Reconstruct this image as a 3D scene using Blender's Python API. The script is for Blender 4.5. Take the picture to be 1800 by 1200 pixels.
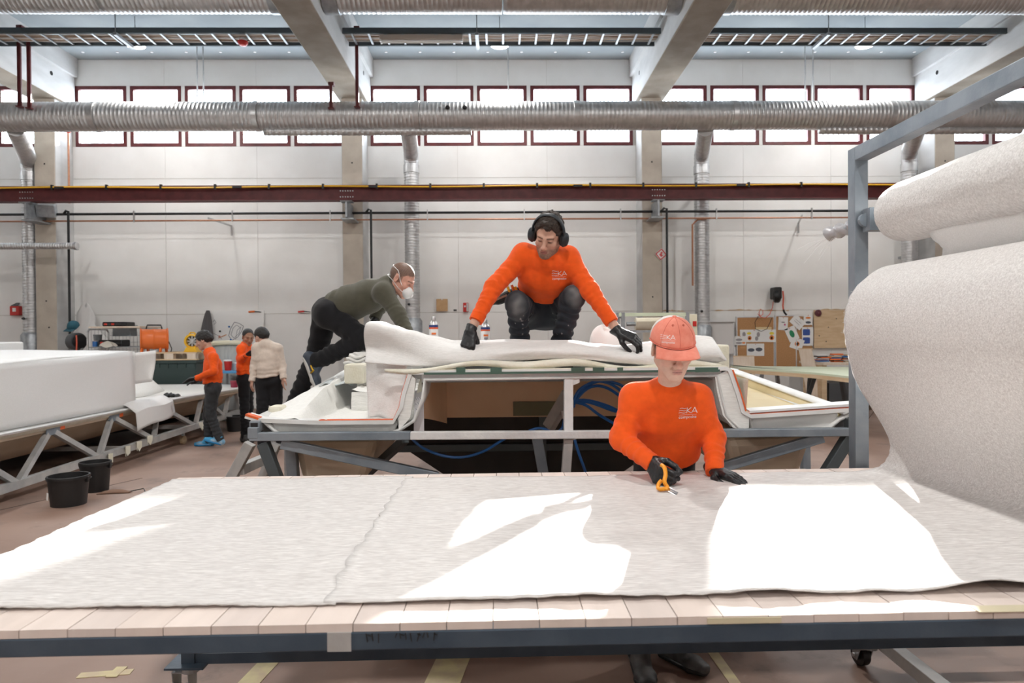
import bpy, bmesh, math, random
import numpy as np
from mathutils import Vector, Matrix, Euler
from mathutils.bvhtree import BVHTree

for _o in list(bpy.data.objects):
    bpy.data.objects.remove(_o)
SC = bpy.context.scene
COL = SC.collection
random.seed(7)
PI = math.pi
V = Vector

# ---------------------------------------------------------------- camera
CAM = V((0, 0, 1.55))
YAW, PITCH, ROLL = -math.atan(22 / 1200), -math.atan(10 / 1200), math.radians(-0.45)
CROT = Matrix.Rotation(YAW, 3, 'Z') @ Matrix.Rotation(PI / 2 + PITCH, 3, 'X') @ Matrix.Rotation(ROLL, 3, 'Z')
_cd = bpy.data.cameras.new('camera')
_cd.sensor_width = 36
_cd.lens = 24
_cd.clip_start = .05
_cd.clip_end = 200
_cd.dof.use_dof = True
_cd.dof.focus_distance = 3.3
_cd.dof.aperture_fstop = 4.5
_co = bpy.data.objects.new('camera', _cd)
COL.objects.link(_co)
_co.matrix_world = Matrix.Translation(CAM) @ CROT.to_4x4()
SC.camera = _co


def P(px, py, Y):
    """the point of the hall that lies at depth Y on the sight line of a spot measured in the photograph"""
    d = CROT @ V(((px - 900) / 1200, (600 - py) / 1200, -1))
    return CAM + d * (Y / d.y)


def PZ(px, py, z):
    d = CROT @ V(((px - 900) / 1200, (600 - py) / 1200, -1))
    return CAM + d * ((z - CAM.z) / d.z)


# ---------------------------------------------------------------- exposure, sky, sun, lamps
SC.view_settings.view_transform = 'Standard'
SC.view_settings.look = 'None'
SC.view_settings.exposure = 0.56
SC.view_settings.gamma = 1
SC.view_settings.use_curve_mapping = False
W = bpy.data.worlds.new('sky')
SC.world = W
W.use_nodes = True
_bg = W.node_tree.nodes['Background']
_bg.inputs[0].default_value = (.80, .90, 1, 1)
_bg.inputs[1].default_value = 9.0
_sd = bpy.data.lights.new('sun', 'SUN')
_sd.energy = 17
_sd.angle = math.radians(.8)
_sd.color = (1, .96, .9)
_so = bpy.data.objects.new('sun', _sd)
COL.objects.link(_so)
SUN_FROM = V((.312, 1, .384))          # high over the far wall, a little to the right
_so.rotation_euler = SUN_FROM.to_track_quat('Z', 'Y').to_euler()
LAMP_W = 110.0
LAMPS = [(x, y) for y in (13.0, 6.5, 0.0, -6.5) for x in (-6.8, .05, 7.05)]  # only the row by the windows is in view; other rows added for light


# ---------------------------------------------------------------- mesh helpers
class MB:
    def __init__(s):
        s.v, s.f = [], []

    def add(s, vs, fs):
        n = len(s.v)
        s.v += [tuple(v) for v in vs]
        s.f += [tuple(i + n for i in f) for f in fs]
        return s

    def box(s, lo, hi):
        x0, y0, z0 = lo
        x1, y1, z1 = hi
        return s.add([(x0, y0, z0), (x1, y0, z0), (x1, y1, z0), (x0, y1, z0), (x0, y0, z1), (x1, y0, z1), (x1, y1, z1), (x0, y1, z1)],
                     [(3, 2, 1, 0), (4, 5, 6, 7), (0, 1, 5, 4), (1, 2, 6, 5), (2, 3, 7, 6), (3, 0, 4, 7)])

    def cbox(s, c, size, rot=None):
        h = V(size) / 2
        c = V(c)
        R = rot if rot is not None else Matrix.Identity(3)
        vs = []
        for z in (-1, 1):
            for x, y in ((-1, -1), (1, -1), (1, 1), (-1, 1)):
                vs.append(c + R @ V((x * h.x, y * h.y, z * h.z)))
        return s.add(vs, [(3, 2, 1, 0), (4, 5, 6, 7), (0, 1, 5, 4), (1, 2, 6, 5), (2, 3, 7, 6), (3, 0, 4, 7)])

    def bar(s, a, b, w, h, up=(0, 0, 1)):
        """square tube from a to b, w across, h along up"""
        a, b = V(a), V(b)
        d = (b - a).normalized()
        u = V(up)
        if abs(d.dot(u)) > .98:
            u = V((0, 1, 0))
        r = d.cross(u).normalized()
        u = r.cross(d)
        vs = []
        for p in (a, b):
            for x, y in ((-1, -1), (1, -1), (1, 1), (-1, 1)):
                vs.append(p + r * (x * w / 2) + u * (y * h / 2))
        return s.add(vs, [(0, 1, 2, 3), (7, 6, 5, 4), (4, 5, 1, 0), (5, 6, 2, 1), (6, 7, 3, 2), (7, 4, 0, 3)])

    def tube(s, pts, r, n=8, cap=True):
        pts = [V(p) for p in pts]
        m = len(pts)
        rs = r if isinstance(r, (list, tuple)) else [r] * m
        ring = []
        up = None
        for i in range(m):
            d = (pts[min(i + 1, m - 1)] - pts[max(i - 1, 0)]).normalized()
            if up is None:
                up = V((0, 0, 1)) if abs(d.z) < .9 else V((1, 0, 0))
            x = d.cross(up).normalized()
            up = x.cross(d).normalized()
            ring += [pts[i] + (x * math.cos(2 * PI * k / n) + up * math.sin(2 * PI * k / n)) * rs[i] for k in range(n)]
        fs = [(i * n + k, i * n + (k + 1) % n, (i + 1) * n + (k + 1) % n, (i + 1) * n + k) for i in range(m - 1) for k in range(n)]
        if cap:
            fs += [tuple(range(n - 1, -1, -1)), tuple((m - 1) * n + k for k in range(n))]
        return s.add(ring, fs)

    def cyl(s, a, b, r, n=16, r2=None):
        return s.tube([a, b], [r, r if r2 is None else r2], n)

    def lathe(s, prof, c=(0, 0, 0), axis=(0, 0, 1), n=24, sx=1, sy=1):
        """prof: (radius, height) pairs"""
        q = V((0, 0, 1)).rotation_difference(V(axis).normalized()).to_matrix()
        c = V(c)
        vs = []
        for r, h in prof:
            vs += [c + q @ V((r * math.cos(2 * PI * k / n) * sx, r * math.sin(2 * PI * k / n) * sy, h)) for k in range(n)]
        m = len(prof)
        fs = [(i * n + k, i * n + (k + 1) % n, (i + 1) * n + (k + 1) % n, (i + 1) * n + k) for i in range(m - 1) for k in range(n)]
        if prof[0][0] > 1e-4:
            fs.append(tuple(range(n - 1, -1, -1)))
        if prof[-1][0] > 1e-4:
            fs.append(tuple((m - 1) * n + k for k in range(n)))
        return s.add(vs, fs)

    def grid(s, fn, nu, nv, closed_u=False):
        vs = [fn(i / nu, j / nv) for i in range(nu + (0 if closed_u else 1)) for j in range(nv + 1)]
        k = nv + 1
        mu = nu if closed_u else nu
        tot = nu if closed_u else nu + 1
        fs = [(i * k + j, ((i + 1) % tot) * k + j, ((i + 1) % tot) * k + j + 1, i * k + j + 1) for i in range(mu) for j in range(nv)]
        return s.add(vs, fs)

    def prism(s, poly, thick):
        """poly: 3D points of one face; thick: extrusion vector"""
        n = len(poly)
        t = V(thick)
        vs = [V(p) for p in poly] + [V(p) + t for p in poly]
        return s.add(vs, [tuple(range(n - 1, -1, -1)), tuple(range(n, 2 * n))] + [(i, (i + 1) % n, n + (i + 1) % n, n + i) for i in range(n)])

    def build(s, name, mat, parent=None, smooth=False, bevel=0, solid=0, sub=0, fixn=True):
        me = bpy.data.meshes.new(name)
        off = parent_loc(parent)
        me.from_pydata([(x - off.x, y - off.y, z - off.z) for x, y, z in s.v], [], s.f)
        if fixn:
            bm = bmesh.new()
            bm.from_mesh(me)
            bmesh.ops.recalc_face_normals(bm, faces=bm.faces)
            bm.to_mesh(me)
            bm.free()
        if smooth:
            me.polygons.foreach_set('use_smooth', [True] * len(me.polygons))
            if smooth != 'all':
                me.set_sharp_from_angle(angle=math.radians(38))
        me.materials.append(mat)
        me.update()
        o = bpy.data.objects.new(name, me)
        COL.objects.link(o)
        if parent:
            o.parent = parent
        if solid:
            m = o.modifiers.new('thick', 'SOLIDIFY')
            m.thickness = solid
            m.offset = 0
        if bevel:
            m = o.modifiers.new('edge', 'BEVEL')
            m.width = bevel
            m.segments = 2
            m.limit_method = 'ANGLE'
        if sub:
            m = o.modifiers.new('sub', 'SUBSURF')
            m.levels = m.render_levels = sub
        return o


def parent_loc(o):
    t = V((0, 0, 0))
    while o:
        t += o.location
        o = o.parent
    return t


def tag(o, label, cat, group=None, kind=None):
    if label:
        o['label'] = label
    if cat:
        o['category'] = cat
    if group:
        o['group'] = group
    if kind:
        o['kind'] = kind
    return o


def thing(name, label, cat, loc=(0, 0, 0), group=None):
    o = bpy.data.objects.new(name, None)
    o.empty_display_size = .1
    o.location = loc
    COL.objects.link(o)
    return tag(o, label, cat, group)


def struct(o):
    o['kind'] = 'structure'
    return o


def copy_tree(o, parent=None):
    c = o.copy()
    COL.objects.link(c)
    c.parent = parent
    for ch in list(o.children):
        copy_tree(ch, c)
    return c


# ---------------------------------------------------------------- materials
def mat(name, c1, rough=.6, metal=0, c2=None, scale=4, detail=6, bump=0, bscale=60, stretch=(1, 1, 1), ramp=(.35, .65), spec=.5,
        emit=0, alpha=1, sub=0, sheen=0, vcol=None, transl=0, coat=0, bstretch=None):
    m = bpy.data.materials.new(name)
    m.use_nodes = True
    nt = m.node_tree
    b = nt.nodes['Principled BSDF']
    N = nt.nodes.new
    L = nt.links.new
    b.inputs['Roughness'].default_value = rough
    b.inputs['Metallic'].default_value = metal
    b.inputs['Specular IOR Level'].default_value = spec
    b.inputs['Base Color'].default_value = (*c1, 1)
    if coat:
        b.inputs['Coat Weight'].default_value = coat
    if sheen:
        b.inputs['Sheen Weight'].default_value = sheen
    if sub:
        b.inputs['Subsurface Weight'].default_value = sub
        b.inputs['Subsurface Radius'].default_value = (.012, .005, .003)
        b.inputs['Subsurface Scale'].default_value = 1
    tc = N('ShaderNodeTexCoord')
    src = None
    if c2 is not None:
        mp = N('ShaderNodeMapping')
        mp.inputs['Scale'].default_value = stretch
        L(tc.outputs['Object'], mp.inputs[0])
        n = N('ShaderNodeTexNoise')
        n.inputs['Scale'].default_value = scale
        n.inputs['Detail'].default_value = detail
        L(mp.outputs[0], n.inputs['Vector'])
        r = N('ShaderNodeValToRGB')
        r.color_ramp.elements[0].position, r.color_ramp.elements[1].position = ramp
        r.color_ramp.elements[0].color = (*c1, 1)
        r.color_ramp.elements[1].color = (*c2, 1)
        L(n.outputs['Fac'], r.inputs[0])
        src = r.outputs[0]
    if vcol:
        a = N('ShaderNodeVertexColor')
        a.layer_name = vcol
        if src:
            mx = N('ShaderNodeMixRGB')
            mx.blend_type = 'MULTIPLY'
            mx.inputs[0].default_value = 1
            L(a.outputs[0], mx.inputs[1])
            L(src, mx.inputs[2])
            src = mx.outputs[0]
        else:
            src = a.outputs[0]
    if src:
        L(src, b.inputs['Base Color'])
    if bump:
        n2 = N('ShaderNodeTexNoise')
        n2.inputs['Scale'].default_value = bscale
        n2.inputs['Detail'].default_value = 4
        mp2 = N('ShaderNodeMapping')
        mp2.inputs['Scale'].default_value = bstretch or (1, 1, 1)
        L(tc.outputs['Object'], mp2.inputs[0])
        L(mp2.outputs[0], n2.inputs['Vector'])
        bp = N('ShaderNodeBump')
        bp.inputs['Strength'].default_value = bump
        bp.inputs['Distance'].default_value = .01
        L(n2.outputs['Fac'], bp.inputs['Height'])
        L(bp.outputs[0], b.inputs['Normal'])
    if emit:
        b.inputs['Emission Color'].default_value = (*c1, 1)
        b.inputs['Emission Strength'].default_value = emit
    if transl:
        t = N('ShaderNodeBsdfTranslucent')
        t.inputs[0].default_value = (*c1, 1)
        ms = N('ShaderNodeMixShader')
        ms.inputs[0].default_value = transl
        L(b.outputs[0], ms.inputs[1])
        L(t.outputs[0], ms.inputs[2])
        L(ms.outputs[0], nt.nodes['Material Output'].inputs[0])
    return m


def glass_mat():
    m = bpy.data.materials.new('window_glass')
    m.use_nodes = True
    nt = m.node_tree
    nt.nodes.remove(nt.nodes['Principled BSDF'])
    t = nt.nodes.new('ShaderNodeBsdfTransparent')
    g = nt.nodes.new('ShaderNodeBsdfGlossy')
    g.inputs['Roughness'].default_value = .05
    f = nt.nodes.new('ShaderNodeMixShader')
    f.inputs[0].default_value = .06
    nt.links.new(t.outputs[0], f.inputs[1])
    nt.links.new(g.outputs[0], f.inputs[2])
    nt.links.new(f.outputs[0], nt.nodes['Material Output'].inputs[0])
    return m


def fibre_mat(name, c1, c2, rot=0, transl=.12, density=1.0, bump=.5):
    """chopped strand glass mat: random short bright strands over a white felt"""
    m = bpy.data.materials.new(name)
    m.use_nodes = True
    nt = m.node_tree
    N, L = nt.nodes.new, nt.links.new
    b = nt.nodes['Principled BSDF']
    b.inputs['Roughness'].default_value = .55
    b.inputs['Specular IOR Level'].default_value = .5
    b.inputs['Sheen Weight'].default_value = .15
    tc = N('ShaderNodeTexCoord')
    hs = []
    for i, (a, s) in enumerate((((0, .1, .3), 26), ((.9, .2, 1.1), 24), ((.3, 1.2, 2.0), 27), ((1.3, .5, .5), 25), ((.2, .0, 1.7), 26), ((.1, .1, 2.5), 25))):
        mp = N('ShaderNodeMapping')
        mp.inputs['Rotation'].default_value = (a[0], a[1], a[2] + rot)
        mp.inputs['Scale'].default_value = (1.0, 8.0, 8.0)
        mp.inputs['Location'].default_value = (i * 3.1, i * 1.7, i)
        L(tc.outputs['Object'], mp.inputs[0])
        n = N('ShaderNodeTexNoise')
        n.inputs['Scale'].default_value = s * density
        n.inputs['Detail'].default_value = 1.5
        n.inputs['Distortion'].default_value = .25
        L(mp.outputs[0], n.inputs['Vector'])
        hs.append(n.outputs['Fac'])
    cur = hs[0]
    for h in hs[1:]:
        x = N('ShaderNodeMath')
        x.operation = 'MAXIMUM'
        L(cur, x.inputs[0])
        L(h, x.inputs[1])
        cur = x.outputs[0]
    r = N('ShaderNodeValToRGB')
    r.color_ramp.elements[0].position = .52
    r.color_ramp.elements[1].position = .80
    r.color_ramp.elements[0].color = (*c1, 1)
    r.color_ramp.elements[1].color = (*c2, 1)
    L(cur, r.inputs[0])
    L(r.outputs[0], b.inputs['Base Color'])
    bp = N('ShaderNodeBump')
    bp.inputs['Strength'].default_value = bump
    bp.inputs['Distance'].default_value = .004
    L(cur, bp.inputs['Height'])
    L(bp.outputs[0], b.inputs['Normal'])
    t = N('ShaderNodeBsdfTranslucent')
    L(r.outputs[0], t.inputs[0])
    ms = N('ShaderNodeMixShader')
    ms.inputs[0].default_value = transl
    L(b.outputs[0], ms.inputs[1])
    L(t.outputs[0], ms.inputs[2])
    L(ms.outputs[0], nt.nodes['Material Output'].inputs[0])
    return m


MT = dict(
    wall=mat('white_painted_panel', (.80, .79, .77), .85, c2=(.86, .855, .84), scale=1.3, bump=.12, bscale=40),
    wall_core=mat('panel_joint_filler', (.62, .6, .56), .9),
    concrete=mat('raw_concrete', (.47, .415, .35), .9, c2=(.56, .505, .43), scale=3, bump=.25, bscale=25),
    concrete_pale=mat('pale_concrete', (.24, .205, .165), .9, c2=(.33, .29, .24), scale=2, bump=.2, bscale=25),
    concrete_white=mat('whitewashed_concrete', (.48, .48, .475), .9, c2=(.58, .58, .575), scale=1.2, bump=.15, bscale=20, stretch=(1, 1, 3)),
    ceiling=mat('ceiling_slab', (.25, .285, .305), .9, c2=(.32, .355, .37), scale=.8, bump=.1, bscale=30),
    maroon=mat('maroon_paint', (.085, .012, .014), .5, c2=(.13, .02, .022), scale=6),
    galv=mat('galvanised_sheet', (.52, .525, .53), .40, .88, c2=(.64, .64, .645), scale=9, bump=.05, bscale=30),
    galv_dark=mat('galvanised_steel', (.32, .34, .36), .45, .8, c2=(.42, .44, .46), scale=12),
    tray=mat('tray_steel', (.10, .12, .13), .5, .6),
    glass=glass_mat(),
    black=mat('black_plastic', (.012, .012, .013), .45),
    blackpipe=mat('black_pipe', (.012, .014, .016), .4),
    copper=mat('copper_pipe', (.42, .20, .13), .42, .7, c2=(.5, .26, .16), scale=20),
    yellow=mat('yellow_rubber', (.75, .42, .02), .5),
    red=mat('red_plastic', (.55, .02, .015), .4),
    white=mat('white_plastic', (.8, .8, .8), .45),
    paper=mat('white_paper', (.84, .84, .83), .8),
    lampglow=mat('lamp_diffuser', (1, .97, .92), .5, emit=14),
)
# ================================================================ the hall
WD = 15.0                      # depth of the far wall
CZ = 7.6
COLX = [-9.43, -3.06, 3.25, 9.52]
BAYX = [-15.8] + COLX + [15.9]
XL, XR, YB = -15.9, 16.0, -12.0
WZ0, WZ1 = 5.72, 7.03          # clerestory windows

# ---- floor
def floor_material():
    m = mat('red_brown_floor', (.235, .148, .113), .5, c2=(.335, .232, .186), scale=.9, detail=8, bump=.08, bscale=14)
    nt = m.node_tree
    N, L = nt.nodes.new, nt.links.new
    b = nt.nodes['Principled BSDF']
    src = b.inputs['Base Color'].links[0].from_socket
    tc = N('ShaderNodeTexCoord')
    for sc, th, c in ((2.3, .62, (.17, .12, .10)), (9, .68, (.36, .28, .23)), (30, .72, (.16, .12, .10))):
        n = N('ShaderNodeTexNoise')
        n.inputs['Scale'].default_value = sc
        n.inputs['Detail'].default_value = 8
        n.inputs['Roughness'].default_value = .65
        L(tc.outputs['Object'], n.inputs['Vector'])
        r = N('ShaderNodeValToRGB')
        r.color_ramp.elements[0].position = th - .06
        r.color_ramp.elements[1].position = th + .08
        L(n.outputs['Fac'], r.inputs[0])
        mx = N('ShaderNodeMixRGB')
        L(r.outputs[0], mx.inputs[0])
        L(src, mx.inputs[1])
        mx.inputs[2].default_value = (*c, 1)
        src = mx.outputs[0]
    L(src, b.inputs['Base Color'])
    return m


MT['floor'] = floor_material()
floor = struct(MB().box((XL, YB, -.2), (XR, WD + .3, 0)).build('floor', MT['floor']))
tape = mat('worn_yellow_tape', (.62, .55, .30), .6, c2=(.52, .42, .28), scale=14)
jnt = mat('floor_joint', (.10, .07, .06), .9)
for a, b, w in ((P(440, 1198, 1), P(490, 1145, 1), .10), (P(778, 1200, 1), P(806, 1135, 1), .16), (P(1290, 1198, 1), P(1245, 1135, 1), .05)):
    fa = CAM + (a - CAM) * (CAM.z / (CAM.z - a.z))
    fb = CAM + (b - CAM) * (CAM.z / (CAM.z - b.z))
    d = (fb - fa)
    fa, fb = fa - d * .8, fb + d * .8
    fa.z = fb.z = .0015
    MB().bar(fa, fb, w, .003).build('tape_marking', tape, floor)
for q in (((138, 1187), (232, 1180)), ((195, 1190), (215, 1172))):
    a, b = PZ(*q[0], .0015), PZ(*q[1], .0015)
    b.z += .0015 * (q[0][0] > 190)
    a.z = b.z
    MB().bar(a, b, .05, .003).build('tape_marking', tape, floor)
for q in (((-40, 905), (250, 840)), ((-30, 1010), (330, 880)), ((1560, 690), (1480, 800))):
    a, b = PZ(*q[0], .001), PZ(*q[1], .001)
    MB().bar(a, b, .012, .002).build('joint_line', jnt, floor)

# ---- far wall: core with openings, panels proud of it
wall = bpy.data.objects.new('wall_back', None)
COL.objects.link(wall)
struct(wall)
core = MB()
core.box((XL, WD + .02, 0), (XR, WD + .2, WZ0))
core.box((XL, WD + .02, WZ1), (XR, WD + .2, CZ + .3))
WIN = []
for bi in range(5):
    xa, xb = BAYX[bi] + .24, BAYX[bi + 1] - .24
    pitch = (xb - xa) / 5
    for k in range(5):
        WIN.append((xa + k * pitch + .04, xa + (k + 1) * pitch - .04))
edges = [XL] + [e for w in WIN for e in w] + [XR]
for i in range(0, len(edges), 2):
    if edges[i + 1] - edges[i] > .01:
        core.box((edges[i], WD + .02, WZ0), (edges[i + 1], WD + .2, WZ1))
core.build('wall_core', MT['wall_core'], wall)
for bi in range(5):
    xa, xb = BAYX[bi] + .21, BAYX[bi + 1] - .21
    nsplit = (3, 3, 3, 3, 3)[bi]
    for z0, z1, n, yo in ((0, 2.07, 3, 0), (2.075, 5.02, 3, .004), (5.025, WZ0, 3, .008), (WZ1, CZ, 3, .008)):
        for k in range(n):
            x0 = xa + (xb - xa) * k / n
            x1 = xa + (xb - xa) * (k + 1) / n
            MB().box((x0 + .003, WD + yo + random.uniform(0, .003), z0 + .003), (x1 - .003, WD + .03, z1 - .003)).build('wall_panel', MT['wall'], wall)
mul = MB()
for i in range(2, len(edges) - 1, 2):
    if edges[i + 1] - edges[i] < .3:
        MB().box((edges[i], WD + .008, WZ0), (edges[i + 1], WD + .03, WZ1)).build('wall_panel', MT['wall'], wall)
seal = mat('brown_sealant', (.50, .31, .16), .9, c2=(.66, .52, .38), scale=6)
for xa, xb in ((4.75, 6.4), (7.1, 9.0), (3.55, 4.1)):
    mb = MB()
    n = 24
    mb.grid(lambda u, v: (xa + (xb - xa) * u, WD - .004, 2.068 + (.004 + .035 * abs(math.sin(u * 9 + xa) * math.sin(u * 23))) * (v - .3) + .01 * math.sin(u * 5)), n, 1)
    mb.build('joint_sealant', seal, wall, solid=.006)
# windows
for i, (x0, x1) in enumerate(WIN):
    if x1 < -12.4 or x0 > 12.2:
        continue
    w = bpy.data.objects.new('window_%d' % (i + 1), None)
    w.location = ((x0 + x1) / 2, WD + .1, WZ0)
    COL.objects.link(w)
    struct(w)
    t = .075
    f = MB()
    f.box((x0, WD + .0, WZ0), (x1, WD + .08, WZ0 + t)).box((x0, WD + .0, WZ1 - t), (x1, WD + .08, WZ1))
    f.box((x0, WD + .0, WZ0 + t), (x0 + t, WD + .08, WZ1 - t)).box((x1 - t, WD + .0, WZ0 + t), (x1, WD + .08, WZ1 - t))
    f.build('window_frame', MT['maroon'], w)
    MB().box((x0 + t, WD + .045, WZ0 + t), (x1 - t, WD + .055, WZ1 - t)).build('window_pane', MT['glass'], w)

# ---- other walls, ceiling (behind the camera the hall simply goes on)
struct(MB().box((XL - .2, YB, 0), (XL, WD + .2, CZ + .3)).build('wall_left', MT['wall']))
struct(MB().box((XR, YB, 0), (XR + .2, WD + .2, CZ + .3)).build('wall_right', MT['wall']))
struct(MB().box((XL, YB - .2, 0), (XR, YB, CZ + .3)).build('wall_front', MT['wall']))
ceil = bpy.data.objects.new('ceiling', None)
COL.objects.link(ceil)
struct(ceil)
MB().box((XL, YB, CZ + .02), (XR, WD + .2, CZ + .3)).build('ceiling_slab', MT['wall_core'], ceil)
for bi in range(5):
    x0, x1 = BAYX[bi] + .22, BAYX[bi + 1] - .22
    y = WD
    while y > YB:
        y2 = y - 2.4
        MB().box((x0, y2 + .006, CZ), (x1, y - .006, CZ + .03)).build('ceiling_panel', MT['ceiling'], ceil)
        y = y2
pin = MT['galv']
for bi in (1, 2, 3):
    for y in (14.6, 12.2, 12.35):
        x = BAYX[bi] + .7
        while x < BAYX[bi + 1] - .5:
            MB().cyl((x, y, CZ - .012), (x, y, CZ + .005), .03, 8).build('ceiling_fixing', MT['white'], ceil)
            x += .72

# ---- columns and roof beams
for i, x in enumerate(COLX):
    c = MB().box((x - .21, WD - .6, 0), (x + .21, WD + .02, CZ)).build('column', MT['concrete'], None, bevel=.012)
    struct(c)
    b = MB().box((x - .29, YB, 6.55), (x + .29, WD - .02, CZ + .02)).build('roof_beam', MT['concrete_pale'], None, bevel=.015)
    struct(b)
    for sg in (-1, 1):
        MB().box((x + sg * .293 - .004, YB, 6.562), (x + sg * .293 + .004, WD - .03, 7.6)).build('beam_side', MT['concrete_white'], b)
        MB().box((x + sg * .213 - .004, WD - .588, 0), (x + sg * .213 + .004, WD, 6.55)).build('column_side', MT['concrete_white'], c)
    MB().box((x - .36, YB, 7.2), (x + .36, WD - .03, CZ + .02)).build('beam_haunch', MT['concrete_white'], b)
    for sgn in (-1, 1):
        MB().cyl((x + sgn * .25, WD - .8, 7.0), (x + sgn * .30, WD - .8, 7.0), .045, 12).build('beam_socket', MT['black'], b)
    for z, a in ((2.35, 0), (1.8, 1), (5.2, 0)):
        MB().cyl((x + .05 * a, WD - .603, z), (x + .05 * a, WD - .59, z), .018, 8).build('column_socket', MT['black'], c)

# ---- ceiling lamps
def lamp(x, y, label, first):
    t = thing('ceiling_lamp', label, 'lamp', (x, y, 7.06), 'round lamps under the ceiling')
    MB().lathe([(.06, .10), (.10, .06), (.17, .045), (.185, .02), (.185, 0), (.17, -.004)], (x, y, 7.06), n=32).build('housing', MT['white'], t, smooth=True)
    MB().lathe([(.168, -.006), (.168, -.002)], (x, y, 7.06), n=32).build('diffuser', MT['lampglow'], t)
    MB().cyl((x, y, 7.15), (x, y, CZ + .01), .008, 8).build('suspension_rod', MT['galv_dark'], t)
    ld = bpy.data.lights.new('lamp_light', 'AREA')
    ld.shape = 'DISK'
    ld.size = .34
    ld.energy = LAMP_W * (.45 if y > 12 else 1.22)
    ld.color = (1, .97, .935)
    lo = bpy.data.objects.new('lamp_light', ld)
    lo.location = (0, 0, -.02)
    lo.parent = t
    COL.objects.link(lo)


LAB = {(-6.8, 13.0): 'lit round lamp under the ceiling, in the left window bay beside the red siren',
       (.05, 13.0): 'lit round lamp under the ceiling, in the middle window bay above the crouching man',
       (7.05, 13.0): 'lit round lamp under the ceiling, in the window bay above the tall steel rack'}
COLN = {-6.8: 'left', .05: 'middle', 7.05: 'right'}
ROWN = {6.5: 'second', 0.0: 'third', -6.5: 'fourth'}
for x, y in LAMPS:
    lamp(x, y, LAB.get((x, y)) or 'unseen round lamp added under the ceiling, %s of the %s row out from the windows' % (COLN[x], ROWN[y]), False)
# ================================================================ ducts, crane rail, pipes, trays
def duct_mesh(name, length, r, rib=.075, n=28, axis='X'):
    """spirally ribbed duct section along +X from 0"""
    k = max(2, int(length / rib))
    prof = []
    for i in range(k):
        x = length * i / k
        d = length / k
        prof += [(r, x), (r, x + d * .62), (r + .006, x + d * .74), (r + .006, x + d * .88)]
    prof.append((r, length))
    m = MB()
    m.lathe(prof, (0, 0, 0), (1, 0, 0), n)
    me = bpy.data.meshes.new(name)
    me.from_pydata(m.v, [], m.f)
    me.polygons.foreach_set('use_smooth', [True] * len(me.polygons))
    me.materials.append(MT['galv'])
    return me


def link(name, me, parent, loc, rot=None):
    o = bpy.data.objects.new(name, me)
    o.location = V(loc) - parent_loc(parent)
    if rot:
        o.rotation_euler = rot
    o.parent = parent
    COL.objects.link(o)
    return o


MZ = P(880, 204, 13.0).z
t = thing('ventilation_duct', 'long horizontal ribbed steel duct running in front of the clerestory windows', 'duct', (-14, 13, MZ))
dm = duct_mesh('duct_section', 2.96, .265)
for i in range(9):
    link('duct_section', dm, t, (-13.5 + i * 3, 13, MZ))
    MB().lathe([(.265, -.03), (.281, -.025), (.281, .065), (.265, .07)], (-13.5 + i * 3 - .04, 13, MZ), (1, 0, 0), 28).build('coupling', MT['galv'], t, smooth=True)
dm2 = duct_mesh('lower_duct_section', 3.9, .075, .1, 14)
for xa in (-4.4, 6.15):
    link('lower_duct_section', dm2, t, (xa, 12.98, MZ - .29))
for px in (787, 817):
    q = P(px, 190, 12.75)
    MB().lathe([(.03, 0), (.045, .02), (.03, .05)], q, (0, -1, .3), 10).build('duct_nozzle', MT['black'], t)

TZ = 6.73 + .32
SEG = [(-15.2, COLX[0] - .30), (COLX[0] + .30, COLX[1] - .30), (COLX[1] + .30, COLX[2] - .30), (COLX[2] + .30, COLX[3] - .30), (COLX[3] + .30, 15.2)]
WHICH = ['beyond the left roof beam', 'in the left window bay', 'in the middle window bay', 'in the window bay right of the middle one', 'beyond the right roof beam']
for (xa, xb), w in zip(SEG, WHICH):
    t = thing('ceiling_duct', 'high ribbed ceiling duct ' + w, 'duct', (xa, 11, TZ), 'ducts under the ceiling')
    n = 2
    L0 = (xb - xa) / n
    me = duct_mesh('duct_section', L0 - .02, .31)
    for i in range(n):
        link('duct_section', me, t, (xa + i * L0 + .01, 11, TZ))
    for e in (xa, xb - .25):
        MB().lathe([(.31, 0), (.325, .01), (.325, .24), (.31, .25)], (e, 11, TZ), (1, 0, 0), 28).build('collar', MT['galv_dark'], t, smooth=True)


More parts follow.
